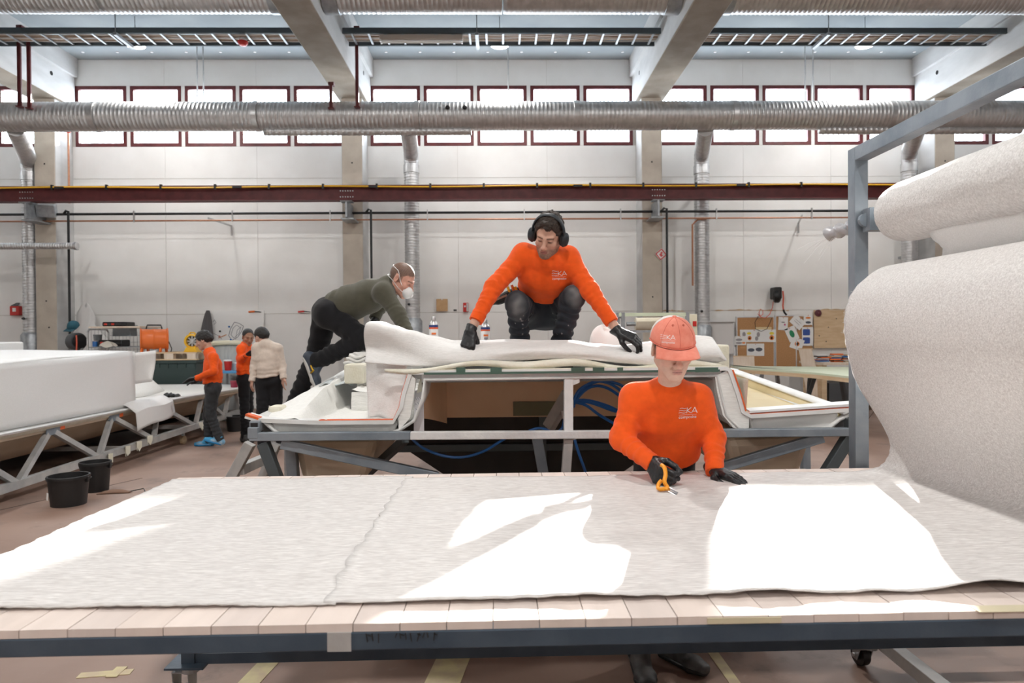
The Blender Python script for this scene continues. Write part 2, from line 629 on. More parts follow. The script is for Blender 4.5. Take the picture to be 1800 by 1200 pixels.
def bent_duct(pts, r, label, zend):
    t = thing('branch_duct', label, 'duct', pts[-1], 'ducts dropping down the far wall')
    # rounded centre line
    pts = [V(p) for p in pts]
    path = [pts[0]]
    for i in range(1, len(pts) - 1):
        a, b, c = pts[i - 1], pts[i], pts[i + 1]
        p0 = b + (a - b).normalized() * .28
        p1 = b + (c - b).normalized() * .28
        for k in range(6):
            u = k / 5
            path.append(p0 * (1 - u) ** 2 + b * 2 * u * (1 - u) + p1 * u * u)
    path.append(pts[-1])
    # resample with ribs
    out, rs = [], []
    for a, b in zip(path[:-1], path[1:]):
        L0 = (b - a).length
        k = max(1, int(L0 / .06))
        for i in range(k):
            for f, dr in ((0, 0), (.6, 0), (.72, .007), (.9, .007)):
                out.append(a + (b - a) * ((i + f) / k))
                rs.append(r + dr)
    out.append(path[-1])
    rs.append(r)
    MB().tube(out, rs, 20).build('duct_pipe', MT['galv'], t, smooth=True)
    q = pts[-2]
    MB().lathe([(r, -.09), (r + .016, -.085), (r + .016, .085), (r, .09)], q - V((0, 0, .33)), (0, 0, 1), 20).build('coupling', MT['galv'], t, smooth=True)
    e = pts[-1]
    MB().lathe([(r + .02, 0), (r + .05, .02), (r + .05, .5), (r + .012, .56)], e - V((0, 0, .55)), (0, 0, 1), 20).build('end_cowl', MT['galv_dark'], t, smooth=True)
    MB().lathe([(.0, 0), (.03, .005), (.02, .05), (0, .055)], e + V((-.06, -r, .3)), (0, -1, 0), 10).build('damper_knob', MT['black'], t)
    for z in (1.9, 3.2, 4.6):
        if z > e.z + .2:
            MB().cbox((e.x, e.y + r * .8, z), (.06, .5, .05)).build('wall_bracket', MT['galv_dark'], t)


for (sx, bx, by, ey, lab) in ((27, 52, 283, 585, 'ribbed steel branch duct dropping beside the leftmost concrete column'),
                              (717, 723, 270, 560, 'ribbed steel branch duct dropping behind the kneeling man in olive'),
                              (1240, 1233, 272, 572, 'ribbed steel branch duct dropping left of the cork boards'),
                              (1612, 1598, 268, 600, 'ribbed steel branch duct dropping behind the tall steel rack')):
    a = P(sx, 226, 13.1)
    b = P(bx, by, 14.55)
    e = P(bx, ey, 14.55)
    bent_duct([a, b, V((b.x, b.y, e.z))], .152, lab, e.z)

# short grey duct end low on the left
a, b = P(-40, 433, 13.9), P(133, 432, 13.9)
t = thing('suction_pipe', 'short thin horizontal ribbed pipe ending in front of the leftmost column', 'pipe', b)
link('pipe_section', duct_mesh('pipe_section', (b - a).length, .062, .05, 16), t, (a.x, 13.9, b.z))
MB().lathe([(.062, 0), (.078, .01), (.078, .05), (.05, .06)], b - V((.02, 0, 0)), (1, 0, 0), 16).build('end_cap', MT['galv'], t, smooth=True)
MB().cbox((b.x - .25, 14.15, b.z), (.05, .45, .05)).build('wall_bracket', MT['galv_dark'], t)

# maroon duct hangers
HL = ['outer one of the pair of maroon hangers on the leftmost roof beam', 'inner one of the pair of maroon hangers on the leftmost roof beam', 'single maroon hanger right of the second roof beam', 'short maroon hanger left of the second roof beam']
for (px, y0, y1), lab in zip(((34, 50, 187), (51, 55, 190), (627, 52, 188), (582, 150, 190)), HL):
    a, b = P(px, y0, 12.72), P(px, y1, 12.72)
    t = thing('duct_hanger', lab, 'hanger', (a.x, a.y, b.z), 'maroon steel hangers')
    MB().box((a.x - .027, 12.70, b.z), (a.x + .027, 12.73, a.z)).box((a.x - .027, 12.68, b.z), (a.x - .020, 12.73, a.z)).build('channel', MT['maroon'], t)
    MB().box((a.x - .05, 12.66, b.z - .02), (a.x + .05, 12.9, b.z)).build('foot', MT['maroon'], t)
    MB().box((a.x - .05, 12.70, a.z), (a.x + .05, 12.8, a.z + .06)).build('top_plate', MT['maroon'], t)

# crane rail
zt, zb = P(880, 326, 13.85).z, P(880, 352, 13.85).z
t = thing('crane_beam', 'long dark maroon steel crane beam running along the far wall', 'beam', (-14, 13.85, zb))
MB().box((-15, 13.74, zt - .02), (13, 13.96, zt)).box((-15, 13.74, zb), (13, 13.96, zb + .02)).build('flanges', MT['maroon'], t)
MB().box((-15, 13.84, zb + .02), (13, 13.86, zt - .02)).build('web', MT['maroon'], t)
pts = []
x = -14.8
while x < 12.8:
    pts.append((x, 13.73, zt - .035 + .012 * math.sin(x * 1.3)))
    x += .4
MB().tube(pts, .017, 6).build('power_cable', MT['yellow'], t, smooth=True)
x = -14.2
while x < 12.5:
    MB().box((x - .02, 13.71, zt - .075), (x + .02, 13.76, zt + .02)).build('cable_clip', MT['black'], t)
    x += 1.07
for x in (-8.7, -5.2, -2.5, 1.6, 4.9, 7.2):
    MB().box((x - .09, 13.70, zt - .06), (x + .09, 13.745, zt - .02)).build('cable_joint', MT['black'], t)
for x in COLX:
    MB().box((x - .13, 13.88, zb - .36), (x + .13, 14.41, zb - .33)).box((x - .02, 13.8, zb - .33), (x + .02, 14.41, zb)).box((x - .12, 13.78, zb - .02), (x + .12, 14.0, zb)).build('bracket', MT['galv_dark'], t)
    for k in range(6):
        MB().cyl((x - .12 + .05 * k, 13.838, zb + .08), (x - .12 + .05 * k, 13.828, zb + .08), .012, 6).build('bolt', MT['galv'], t)
        MB().cyl((x - .12 + .05 * k, 13.838, zb + .2), (x - .12 + .05 * k, 13.828, zb + .2), .012, 6).build('bolt', MT['galv'], t)
t = thing('loudspeaker', 'grey box on the leftmost column just under the maroon crane beam', 'box', P(82, 365, 14.2))
q = P(82, 370, 14.22)
MB().cbox(q, (.34, .22, .26), Euler((.35, 0, .3)).to_matrix()).build('case', MT['galv_dark'], t, bevel=.02)
MB().cbox(q + V((.0, .12, 0)), (.08, .2, .08)).build('bracket', MT['black'], t)

# pipes on the far wall
bz, cz = P(880, 373, 14.3).z, P(880, 385, 14.3).z
t = thing('black_pipe', 'thin black pipe running horizontally along the far wall above the copper one', 'pipe', (-14, 14.3, bz))
MB().cyl((-15.5, 14.3, bz), (15.5, 14.3, bz), .026, 10).build('pipe', MT['blackpipe'], t, smooth=True)
for px in (120, 652, 1172):
    a = P(px, 372, 14.26)
    MB().tube([(a.x - .12, 14.3, bz), (a.x - .05, 14.27, bz + .07), (a.x, 14.26, bz + .05), (a.x, 14.26, bz - .1), (a.x, 14.26, .9)], .024, 8).build('drop_pipe', MT['blackpipe'], t, smooth=True)
tc = thing('copper_pipe', 'thin copper pipe running horizontally along the far wall below the black one', 'pipe', (-14, 14.3, cz))
MB().cyl((-15.5, 14.3, cz), (15.5, 14.3, cz), .017, 10).build('pipe', MT['copper'], tc, smooth=True)
a = P(1217, 390, 14.4)
MB().tube([(a.x + .35, 14.3, cz), (a.x + .1, 14.36, cz - .02), (a.x, 14.4, cz - .12), (a.x, 14.4, P(0, 510, 14.4).z)], .02, 8).build('drop_pipe', MT['copper'], tc, smooth=True)
x = -13.6
while x < 12:
    MB().box((x - .012, 14.27, cz - .03), (x + .012, 14.31, bz + .06)).build('pipe_clip', MT['galv'], t)
    x += 2.02
for px in (390, 1405):
    a = P(px, 390, 14.7)
    MB().bar((a.x - .12, 14.3, cz + .05), (a.x + .1, 14.98, cz - .01), .03, .03).bar((a.x + .1, 14.97, cz), (a.x + .1, 14.97, cz - .22), .03, .03).build('wall_arm', MT['galv'], t)

# cable trays
cab = [mat('beige_cable', (.42, .33, .25), .6), mat('brown_cable', (.26, .17, .11), .6), mat('grey_cable', (.5, .48, .46), .6)]
for (xa, xb), w in zip(SEG, WHICH):
    xa, xb = xa + .02, xb - .02
    z = 6.93
    t = thing('cable_tray', 'ladder tray full of cables ' + w, 'cable tray', (xa, 12.2, z), 'ladder trays under the ceiling')
    for y in (12.2, 12.72):
        MB().box((xa, y - .012, z), (xa + .0 + (xb - xa), y + .012, z + .10)).box((xa, y - .02, z), (xb, y + .02, z + .012)).build('rail', MT['tray'], t)
    x = xa + .15
    while x < xb:
        MB().box((x - .018, 12.2, z + .01), (x + .018, 12.72, z + .03)).build('rung', MT['galv_dark'], t)
        x += .3
    for k in range(9):
        y = 12.27 + .047 * k
        pts = [(xa + (xb - xa) * i / 14, y + random.uniform(-.014, .014), z + .05 + random.uniform(0, .02)) for i in range(15)]
        MB().tube(pts, random.choice((.012, .018, .022)), 6).build('cable', cab[k % 3], t, smooth=True)
    for x in (xa + (xb - xa) * .42,):
        MB().cyl((x, 12.16, z), (x, 12.16, CZ + .01), .009, 6).build('hanger_rod', MT['galv_dark'], t)
        MB().box((x - .03, 12.14, z - .05), (x + .03, 12.76, z)).build('hanger_bar', MT['galv_dark'], t)
# dark strip light under the middle tray
a, b = P(668, 82, 12.3), P(814, 82, 12.3)
t = thing('strip_light', 'unlit long strip light fixed under the middle cable tray', 'lamp', (a.x, 12.3, 6.8))
MB().box((a.x, 12.23, 6.85), (b.x, 12.37, 6.925)).build('housing', mat('strip_housing', (.5, .44, .38), .6), t, bevel=.01)
for y in (12.26, 12.34):
    MB().cyl((a.x + .03, y, 6.83), (b.x - .03, y, 6.83), .015, 8).build('tube', MT['white'], t)
    for x in (a.x + .02, b.x - .02):
        MB().cbox((x, y, 6.835), (.03, .04, .05)).build('tube_socket', MT['white'], t)
# red siren
q = P(427, 76, 12.5)
t = thing('siren', 'small red dome siren under the left cable tray', 'siren', q)
MB().lathe([(.0, -.05), (.06, -.04), (.09, 0), (.09, .03)], q, n=16).build('dome', MT['red'], t, smooth=True)
MB().lathe([(.07, .03), (.07, .07), (.03, .08), (.03, .14)], q, n=16).build('socket', MT['white'], t, smooth=True)
q = P(120, 231, 14.45)
t = thing('heat_sensor', 'tiny red sensor on a thin pipe beside the leftmost column', 'sensor', q)
MB().lathe([(0, .05), (.04, .03), (.05, 0), (.02, -.03)], q, n=10).build('cap', MT['red'], t, smooth=True)
MB().cyl(q - V((0, 0, .03)), q - V((0, 0, 1.5)), .02, 8).build('pipe', MT['copper'], t)
# thin rods hanging from the ceiling
for (px, lab) in ((346, 'left one of two thin rods hanging before the left windows'), (357, 'right one of two thin rods hanging before the left windows'),
                  (893, 'thin rod hanging before the middle windows'), (1415, 'left one of two thin rods hanging before the right windows'), (1429, 'right one of two thin rods hanging before the right windows')):
    a = P(px, 88, 14.0)
    t = thing('hanging_rod', lab, 'rod', (a.x, 14, 6.2), 'thin rods hanging from the ceiling')
    MB().cyl((a.x, 14, P(px, 182, 14).z), (a.x, 14, CZ + .01), .014, 6).build('rod', MT['galv'], t)
    MB().box((a.x - .05, 13.98, CZ - .03), (a.x + .05, 14.02, CZ + .01)).build('anchor', MT['galv'], t)
# ================================================================ things along the far wall
wood = mat('pine_plywood', (.62, .44, .26), .7, c2=(.72, .55, .36), scale=3, stretch=(1, 1, 6))
palew = mat('pale_plywood', (.70, .58, .46), .75, c2=(.78, .67, .56), scale=4, stretch=(6, 1, 1))
cork = mat('cork', (.44, .23, .10), .9, c2=(.54, .30, .14), scale=60, bump=.1)
alu = mat('aluminium_trim', (.72, .73, .75), .4, .5)
green_pl = mat('dark_green_plastic', (.035, .06, .058), .5)
orange_p = mat('orange_paint', (.80, .17, .03), .4)
yellow_p = mat('yellow_paint', (.85, .48, .02), .4)
blue_p = mat('blue_plastic', (.02, .14, .42), .4)
darkgrey = mat('dark_grey_plastic', (.07, .075, .08), .5)
cream = mat('cream_gelcoat', (.72, .68, .52), .45, c2=(.78, .75, .6), scale=3)
greencoat = mat('pale_green_gelcoat', (.58, .66, .48), .4, c2=(.66, .72, .56), scale=3)
ink = mat('pencil_grey', (.25, .25, .28), .8)
ground_z = 0.0


def R3(x, y, z):
    return Euler((x, y, z)).to_matrix()


# whiteboard with drawings
a, b = P(372, 546, 14.9), P(463, 600, 14.9)
t = thing('drawing_board', 'big white board with pencil drawings and dots leaning on the far wall', 'board', (a.x, 14.9, b.z))
MB().prism([(a.x, 14.95, a.z), (b.x, 14.95, a.z), (b.x, 14.80, b.z - .9), (a.x, 14.80, b.z - .9)], (0, .025, 0)).build('panel', MT['paper'], t)
def onboard(px, py):
    u = (py - 546) / (600 - 546)
    q = P(px, py, 14.945 - .06 * u)
    return q
def stroke(pts, w=.012, m=None, name='pencil_drawing'):
    mb = MB()
    pp = [onboard(*p) for p in pts]
    for p, q in zip(pp[:-1], pp[1:]):
        mb.bar(p, q, w, .004, up=(0, 1, 0))
    mb.build(name, m or ink, t)
stroke([(402, 590), (405, 578), (412, 566), (420, 568), (428, 573), (425, 582), (418, 592), (408, 598), (402, 590)])
stroke([(406, 588), (410, 576), (416, 571), (423, 576), (420, 586), (411, 594), (406, 588)], .009)
stroke([(414, 597), (417, 580), (424, 574)], .008)
stroke([(374, 566), (377, 562), (380, 567), (376, 570)], .008)
stroke([(374, 585), (384, 590), (390, 596)], .008)
stroke([(384, 594), (398, 588)], .02, mat('orange_ink', (.6, .3, .15), .8))
for px, py, m in ((387, 582, MT['black']), (403, 574, blue_p), (432, 581, MT['black']), (406, 597, blue_p), (386, 591, mat('pink_magnet', (.6, .25, .2), .5))):
    q = onboard(px, py)
    MB().cyl(q + V((0, .0, 0)), q + V((0, -.02, 0)), .02, 10).build('magnet', m, t)
# grey cloth on the board corner
t = thing('grey_cloth', 'crumpled grey cloth hung over the left corner of the white board', 'cloth', P(367, 595, 14.8))
cl = mat('grey_rag', (.12, .115, .12), .9, bump=.3)
q = P(367, 548, 14.84)
MB().grid(lambda u, v: (q.x + (.03 + .11 * v ** .7) * math.cos(u * 2 * PI) * (1 + .3 * math.sin(u * 19)) - .05 * v, q.y - .05 + (.02 + .03 * v) * math.sin(u * 2 * PI), q.z + .03 - .62 * v + .06 * math.sin(u * 12) * v), 24, 8, True).build('cloth', cl, t, smooth='all')

# white plastic sheet on the column
q = P(155, 537, 14.78)
t = thing('plastic_sheet', 'crumpled white plastic sheet hung from the wall beside the leftmost column', 'sheet', q - V((0, 0, .9)))
sheetm = mat('white_plastic_film', (.80, .79, .78), .5, bump=.2, bscale=14)
MB().grid(lambda u, v: (q.x - .03 + (.05 + .36 * v ** 1.1 + .05 * math.sin(v * 9)) * math.cos(u * 2 * PI) * (1 + .22 * math.sin(u * 25 + v * 3)), q.y - .03 + (.02 + .10 * v) * math.sin(u * 2 * PI), q.z - .92 * v - .06 * math.sin(u * 18)), 40, 12, True).build('film', sheetm, t, smooth='all')

# hose reel beside the column
q = P(134, 600, 13.4)
t = thing('hose_reel', 'grey drum hose reel with orange hose standing beside the leftmost column', 'hose reel', (q.x, q.y, 0))
MB().lathe([(.0, -.09), (.16, -.09), (.17, -.07), (.17, .07), (.16, .09), (0, .09)], q, (.9, -.45, 0), 24).build('drum', darkgrey, t, smooth=True)
MB().lathe([(.105, -.1), (.13, -.1), (.13, .1), (.105, .1)], q + V((.03, -.02, 0)), (.9, -.45, 0), 24).build('hub', MT['black'], t, smooth=True)
MB().tube([q + V((.09, -.14, .12)), q + V((.1, -.15, -.02)), q + V((.09, -.15, -.3))], .014, 6).build('hose', mat('red_hose', (.7, .12, .07), .5), t)
MB().box((q.x - .12, q.y - .02, 0), (q.x - .08, q.y + .02, q.z)).box((q.x + .08, q.y - .02, 0), (q.x + .12, q.y + .02, q.z)).build('stand', MT['galv_dark'], t)
q = P(129, 573, 14.2)
t = thing('work_cap', 'small dark teal cap hanging on the leftmost column above the hose reel', 'cap', q)
MB().lathe([(.11, -.04), (.12, 0), (.11, .05), (.06, .1), (0, .12)], q, (-.3, -.6, .7), 16).build('crown', mat('teal_cloth', (.02, .10, .14), .8), t, smooth=True)
MB().prism([q + V(p) for p in ((-.1, -.05, -.05), (.1, -.05, -.06), (.08, -.2, -.12), (-.08, -.2, -.11))], (0, 0, .012)).build('brim', mat('teal_brim', (.02, .08, .11), .8), t)

# wire roll cage with boards and cases
D0, D1 = 13.2, 13.9
x0, x1 = P(154, 600, D0).x, P(247, 600, D0).x
ztop = P(200, 578, D0).z
t = thing('roll_cage', 'galvanised wire roll cage with a board on top behind the long white mould', 'trolley', (x0, D0, 0))
for x in (x0, x1):
    for xx in (x, ):
        MB().tube([(xx, D0, .1), (xx, D0, ztop - .06), (xx, D0 + .06, ztop), (xx, D1 - .06, ztop), (xx, D1, ztop - .06), (xx, D1, .1)], .018, 8).build('side_frame', MT['galv'], t, smooth=True)
    for k in range(5):
        y = D0 + (D1 - D0) * (k + 1) / 6
        MB().cyl((x, y, .15), (x, y, ztop - .02), .005, 5).build('wire', MT['galv'], t)
for k in range(13):
    x = x0 + (x1 - x0) * (k + 1) / 14
    MB().cyl((x, D1, .15), (x, D1, ztop - .05), .005, 5).build('wire', MT['galv'], t)
for k in range(4):
    z = ztop - .12 - k * .14
    MB().cyl((x0, D1, z), (x1, D1, z), .005, 5).build('wire', MT['galv'], t)
MB().box((x0, D0, .14), (x1, D1, .18)).build('base', MT['galv'], t)
zs = P(200, 609, D0).z
MB().box((x0, D0, zs - .02), (x1, D1, zs)).build('shelf', MT['galv_dark'], t)
for x in (x0 + .05, x1 - .05):
    for y in (D0 + .05, D1 - .05):
        MB().cyl((x - .02, y, .06), (x + .02, y, .06), .06, 12).build('wheel', MT['black'], t)
bo = tag(MB().box((x0 + .05, D0 - .05, ztop + .018), (x1 + .02, D1 + .1, ztop + .05)).build('loose_board', palew), 'thin pale board lying on top of the wire roll cage', 'board')


def tool_case(c, w, h, d, label):
    t = thing('tool_case', label, 'case', V(c) - V((0, 0, h / 2)), 'black tool cases')
    MB().cbox(c, (w, d, h)).build('shell', MT['black'], t, bevel=.02)
    MB().cbox(V(c) + V((0, -d / 2, .0)), (w * .98, .01, .012)).build('seam', darkgrey, t)
    for s in (-.3, .0):
        MB().cbox(V(c) + V((s * w - .02, -d / 2 - .006, .0)), (.12 * w, .02, h * .4)).build('latch', mat('red_latch', (.65, .05, .03), .4), t, bevel=.004)
    MB().tube([V(c) + V((.1 * w, -d / 2, 0)), V(c) + V((.12 * w, -d / 2 - .03, 0)), V(c) + V((.32 * w, -d / 2 - .03, 0)), V(c) + V((.34 * w, -d / 2, 0))], .012, 6).build('handle', darkgrey, t)


c = P(204, 572.5, 13.4)
tool_case((c.x, 13.5, ztop + .05 + .045), .46, .088, .34, 'flat black tool case with red latches lying on the pale board')
c = P(196, 601, 13.4)
tool_case((c.x, 13.5, zs + .065), .46, .13, .3, 'black tool case with red latches on the shelf inside the roll cage')
c = P(167, 604, 13.35)
t = thing('paint_can', 'small blue can on the shelf inside the roll cage', 'can', (c.x, c.y, zs))
MB().lathe([(.045, 0), (.045, .1), (.042, .105)], (c.x, c.y, zs), n=16).build('body', blue_p, t, smooth=True)
MB().lathe([(.047, .1), (.047, .112), (.03, .112)], (c.x, c.y, zs), n=16).build('lid', MT['galv'], t, smooth=True)
c = P(172, 598, 13.5)
t = thing('grey_bin', 'grey plastic bin behind the blue can in the roll cage', 'bin', (c.x, c.y, zs))
MB().lathe([(.06, 0), (.075, .22), (.08, .22), (.08, .235)], (c.x, c.y, zs), n=12).build('tub', mat('grey_bin_plastic', (.2, .22, .24), .5), t, smooth=True)
c = P(189, 607, 13.25)
t = thing('rag_pile', 'small heap of crumpled cream rags in the roll cage', 'rags', (c.x, c.y, zs))
MB().grid(lambda u, v: (c.x + .16 * (1 - v) * math.cos(u * 2 * PI) * (1 + .2 * math.sin(u * 31)), c.y + .1 * (1 - v) * math.sin(u * 2 * PI), zs + .11 * v ** .6 + .02 * math.sin(u * 22) * (1 - v)), 30, 6, True).build('rags', mat('cream_rag', (.66, .62, .55), .9, bump=.4), t, smooth='all')
c = P(214, 600, 13.6)
t = thing('sheet_box', 'flat grey-blue plastic box at the back of the roll cage', 'box', (c.x, c.y, zs + .25))
MB().box((c.x - .18, 13.6, zs + .2), (c.x + .17, 13.85, zs + .4)).build('body', mat('blue_grey_box', (.3, .34, .38), .5), t, bevel=.01)
MB().box((c.x - .19, 13.59, zs + .4), (c.x + .18, 13.86, zs + .42)).build('lid', mat('blue_grey_lid', (.36, .4, .43), .5), t)

# green pallet box, pallet, two fans
x0, x1 = P(250, 640, 12.6).x, P(345, 640, 12.6).x
zt = P(300, 633, 12.6).z
t = thing('pallet_box', 'big dark green plastic box under the wooden pallet', 'box', (x0, 12.6, 0))
MB().box((x0 + .02, 12.62, .1), (x1 - .02, 13.5, zt - .06)).build('body', green_pl, t, bevel=.01)
MB().box((x0, 12.6, zt - .06), (x1, 13.52, zt)).build('rim', green_pl, t, bevel=.008)
k = x0 + .12
while k < x1 - .05:
    MB().box((k, 12.6, zt - .14), (k + .03, 12.625, zt - .06)).build('rib', green_pl, t)
    k += .16
for x in (x0 + .05, x1 - .17):
    MB().box((x, 12.65, 0), (x + .12, 13.45, .1)).build('foot', green_pl, t)
t = thing('wooden_pallet', 'pale wooden pallet lying on the dark green box', 'pallet', (x0, 12.6, zt))
ph = P(300, 619, 12.6).z - zt
for k in range(5):
    y = 12.58 + k * .19
    MB().box((x0 - .02, y, zt + ph - .022), (x1 + .02, y + .12, zt + ph)).build('slat', wood, t)
for k in range(3):
    y = 12.58 + k * .38
    MB().box((x0 - .02, y, zt), (x1 + .02, y + .11, zt + .022)).build('bottom_slat', wood, t)
    for x in (x0, (x0 + x1) / 2 - .08, x1 - .16):
        MB().box((x, y, zt + .022), (x + .16, y + .11, zt + ph - .022)).build('block', palew, t)
pz = zt + ph
a = P(241, 605, 12.45)
t = thing('drum_fan', 'orange cylindrical blower fan lying on the wooden pallet', 'fan', (a.x + .15, 12.8, pz))
ax = V((.86, .46, 0)).normalized()
r = .185
c0 = V((a.x, 12.55, pz + r + .06))
MB().lathe([(r + .012, 0), (r + .018, .015), (r, .03), (r - .005, .2), (r + .008, .22), (r, .24), (r - .005, .42), (r + .016, .44), (r + .01, .46), (r - .03, .46), (r - .03, .02), (r + .012, 0)], c0, ax, 32).build('drum', orange_p, t, smooth=True)
MB().lathe([(.06, .12), (.06, .3), (0, .31)], c0, ax, 16).build('motor', darkgrey, t, smooth=True)
q0 = V((0, 0, 1)).rotation_difference(ax).to_matrix()
for k in range(6):
    an = k * PI / 3
    d = q0 @ V((math.cos(an), math.sin(an), 0))
    e = q0 @ V((-math.sin(an), math.cos(an), 0))
    p = c0 + ax * .16
    MB().prism([p + d * .05 - e * .03, p + d * .15 - e * .05, p + d * .15 + e * .05 + ax * .04, p + d * .05 + e * .03 + ax * .03], ax * .006).build('blade', mat('fan_blade_grey', (.4, .38, .37), .5) if k == 0 else bpy.data.materials['fan_blade_grey'], t)
for s in (.08, .38):
    p = c0 + ax * s
    MB().bar(p + V((.0, -.1, -r + .02)), (p.x, p.y - .12, pz), .03, .05).bar(p + V((.0, .1, -r + .02)), (p.x, p.y + .12, pz), .03, .05).build('foot', orange_p, t)
MB().tube([c0 + ax * .1 + V((0, 0, r)), c0 + ax * .12 + V((0, 0, r + .07)), c0 + ax * .34 + V((0, 0, r + .07)), c0 + ax * .36 + V((0, 0, r))], .014, 6).build('handle', MT['black'], t)
MB().tube([c0 + ax * .45 + V((.02, 0, -.05)), c0 + ax * .52 + V((.02, -.05, -.18)), c0 + ax * .5 + V((.06, -.12, -.235))], .009, 5).build('cord', MT['black'], t)
a = P(332, 604, 12.55)
t = thing('small_fan', 'yellow round fan standing on the right end of the wooden pallet', 'fan', (a.x, 12.8, pz))
c0 = V((a.x, 12.7, pz + .2))
MB().lathe([(.10, -.06), (.135, -.05), (.135, .05), (.10, .06), (.10, -.06)], c0, (.1, -1, 0), 28).build('ring', yellow_p, t, smooth=True)
MB().lathe([(0, -.05), (.03, -.045), (.03, .04), (0, .045)], c0, (.1, -1, 0), 14).build('hub', MT['galv'], t, smooth=True)
MB().cyl(c0 + V((0, .03, 0)), c0 + V((0, .035, 0)), .1, 24).build('grille', MT['black'], t)
for k in range(8):
    an = k * PI / 4
    d = V((math.cos(an), 0, math.sin(an)))
    e = V((-math.sin(an), 0, math.cos(an)))
    p = c0 + V((0, -.02, 0))
    MB().prism([p + d * .03 - e * .012, p + d * .095 - e * .022, p + d * .095 + e * .022, p + d * .03 + e * .012], V((0, .006, 0))).build('blade', MT['galv'], t)
MB().prism([(a.x - .13, 12.6, pz), (a.x + .13, 12.6, pz), (a.x + .08, 12.6, pz + .09), (a.x - .08, 12.6, pz + .09)], (0, .2, 0)).build('stand', yellow_p, t, bevel=.01)
MB().tube([c0 + V((-.06, 0, .13)), c0 + V((-.03, 0, .16)), c0 + V((.03, 0, .16)), c0 + V((.06, 0, .13))], .014, 6).build('handle', yellow_p, t)

# red box on the far left wall
def wallbox(px, py, w, h, d, m, label, name='wall_box', cat='box', D=14.93):
    q = P(px, py, D)
    t = thing(name, label, cat, (q.x, D, q.z - h / 2))
    MB().cbox(q, (w, d, h)).build('case', m, t, bevel=.01)
    return t, q
t, q = wallbox(28, 546, .2, .2, .1, MT['red'], 'red wall box with a white label at the far left of the wall', 'alarm_box', 'box')
MB().cbox(q + V((.0, -.055, .02)), (.07, .006, .08)).build('label_plate', MT['paper'], t)
MB().prism([q + V((-.07, -.05, .1)), q + V((.08, -.05, .1)), q + V((.05, .05, .16)), q + V((-.02, .05, .16))], (0, 0, .015)).build('flap', darkgrey, t)
t, q = wallbox(777, 536, .25, .27, .02, mat('cardboard', (.48, .30, .15), .85, c2=(.54, .35, .19), scale=10), 'square of brown cardboard fixed to the wall left of the crouching man', 'cardboard_square', 'cardboard')
MB().cbox(q + V((0, -.012, .12)), (.03, .006, .02)).build('pin', MT['galv'], t)
t, q = wallbox(819, 540, .12, .2, .07, MT['red'], 'small red and grey switch box on the wall beside the orange sleeve', 'switch_box', 'switch')
MB().cbox(q + V((.035, -.038, 0)), (.045, .008, .18)).build('cover', mat('grey_cover', (.5, .5, .5), .5), t)
MB().cyl(q + V((-.02, -.03, .02)), q + V((-.02, -.055, .02)), .02, 10).build('knob', MT['white'], t)
t, q = wallbox(800, 545, .07, .035, .05, MT['black'], 'tiny black socket between the cardboard and the red switch', 'wall_socket', 'socket')
MB().cyl(q + V((0, -.02, 0)), q + V((0, -.03, 0)), .012, 8).build('insert', darkgrey, t)
# tools on the ledge
for px, lab, m in ((446, 'orange-handled tool lying on the wall ledge above the man in beige', orange_p), (533, 'red-handled tool lying on the wall ledge left of the man in olive', MT['red'])):
    q = P(px, 548, 14.93)
    t = thing('hand_tool', lab, 'tool', q, 'tools on the wall ledge')
    MB().cyl(q + V((-.11, 0, 0)), q + V((.02, 0, .01)), .02, 8).build('handle', m, t, smooth=True)
    MB().bar(q + V((.02, 0, .01)), q + V((.16, 0, -.005)), .015, .02).build('blade', MT['black'], t)
q = P(545, 549, 14.93)

# pale leaning tank / mould part with a cream rim behind the walking man
q0, q1 = P(374, 604, 12.9), P(432, 604, 12.9)
t = thing('upright_mould', 'grey moulded tub with a rounded cream rim below the white board', 'mould', (q0.x, 12.9, 0))
MB().grid(lambda u, v: (q0.x + (q1.x - q0.x) * u, 12.9 + .25 * math.sin(u * PI) * -.3, (q0.z - .02) * v), 10, 4).build('shell', mat('grey_shell', (.36, .38, .39), .5, c2=(.44, .46, .46), scale=4, stretch=(6, 1, 1)), t, smooth=True, solid=.04)
MB().tube([(q0.x - .03 + (q1.x - q0.x + .06) * i / 12, 12.87 - .07 * math.sin(i / 12 * PI), q0.z + .02 * math.sin(i / 12 * PI)) for i in range(13)], .045, 8).build('rim', cream, t, smooth=True)
# blue table with buckets
q0, q1 = P(420, 652, 12.0), P(452, 652, 12.0)
bt = mat('blue_table_top', (.05, .25, .5), .5)
t = thing('blue_table', 'small table with a blue top behind the walking man', 'table', (q0.x, 12, 0))
MB().box((q0.x - .5, 12.0, q0.z - .04), (q1.x + .1, 12.7, q0.z)).build('tabletop', bt, t, bevel=.01)
for x in (q0.x - .45, q1.x + .05):
    for y in (12.06, 12.62):
        MB().cyl((x, y, 0), (x, y, q0.z - .04), .022, 8).build('leg', MT['galv_dark'], t)
tz = q0.z
q = P(449, 645, 12.3)
t = thing('red_pot', 'red pot with white lid on the blue table', 'pot', (P(401, 0, 12.3).x, 12.3, tz))
x = P(401, 640, 12.3).x
MB().lathe([(.055, 0), (.07, .17), (.075, .17)], (x, 12.3, tz), n=18).build('body', MT['red'], t, smooth=True)
MB().lathe([(.076, .165), (.076, .19), (0, .195)], (x, 12.3, tz), n=18).build('lid', MT['white'], t, smooth=True)
x = P(412, 640, 12.4).x
t = thing('glass_tub', 'pale clear tub beside the red pot on the blue table', 'tub', (x, 12.4, tz))
MB().lathe([(.07, 0), (.085, .12), (.09, .12)], (x, 12.45, tz), n=18).build('body', mat('milky_plastic', (.5, .55, .55), .3), t, smooth=True)
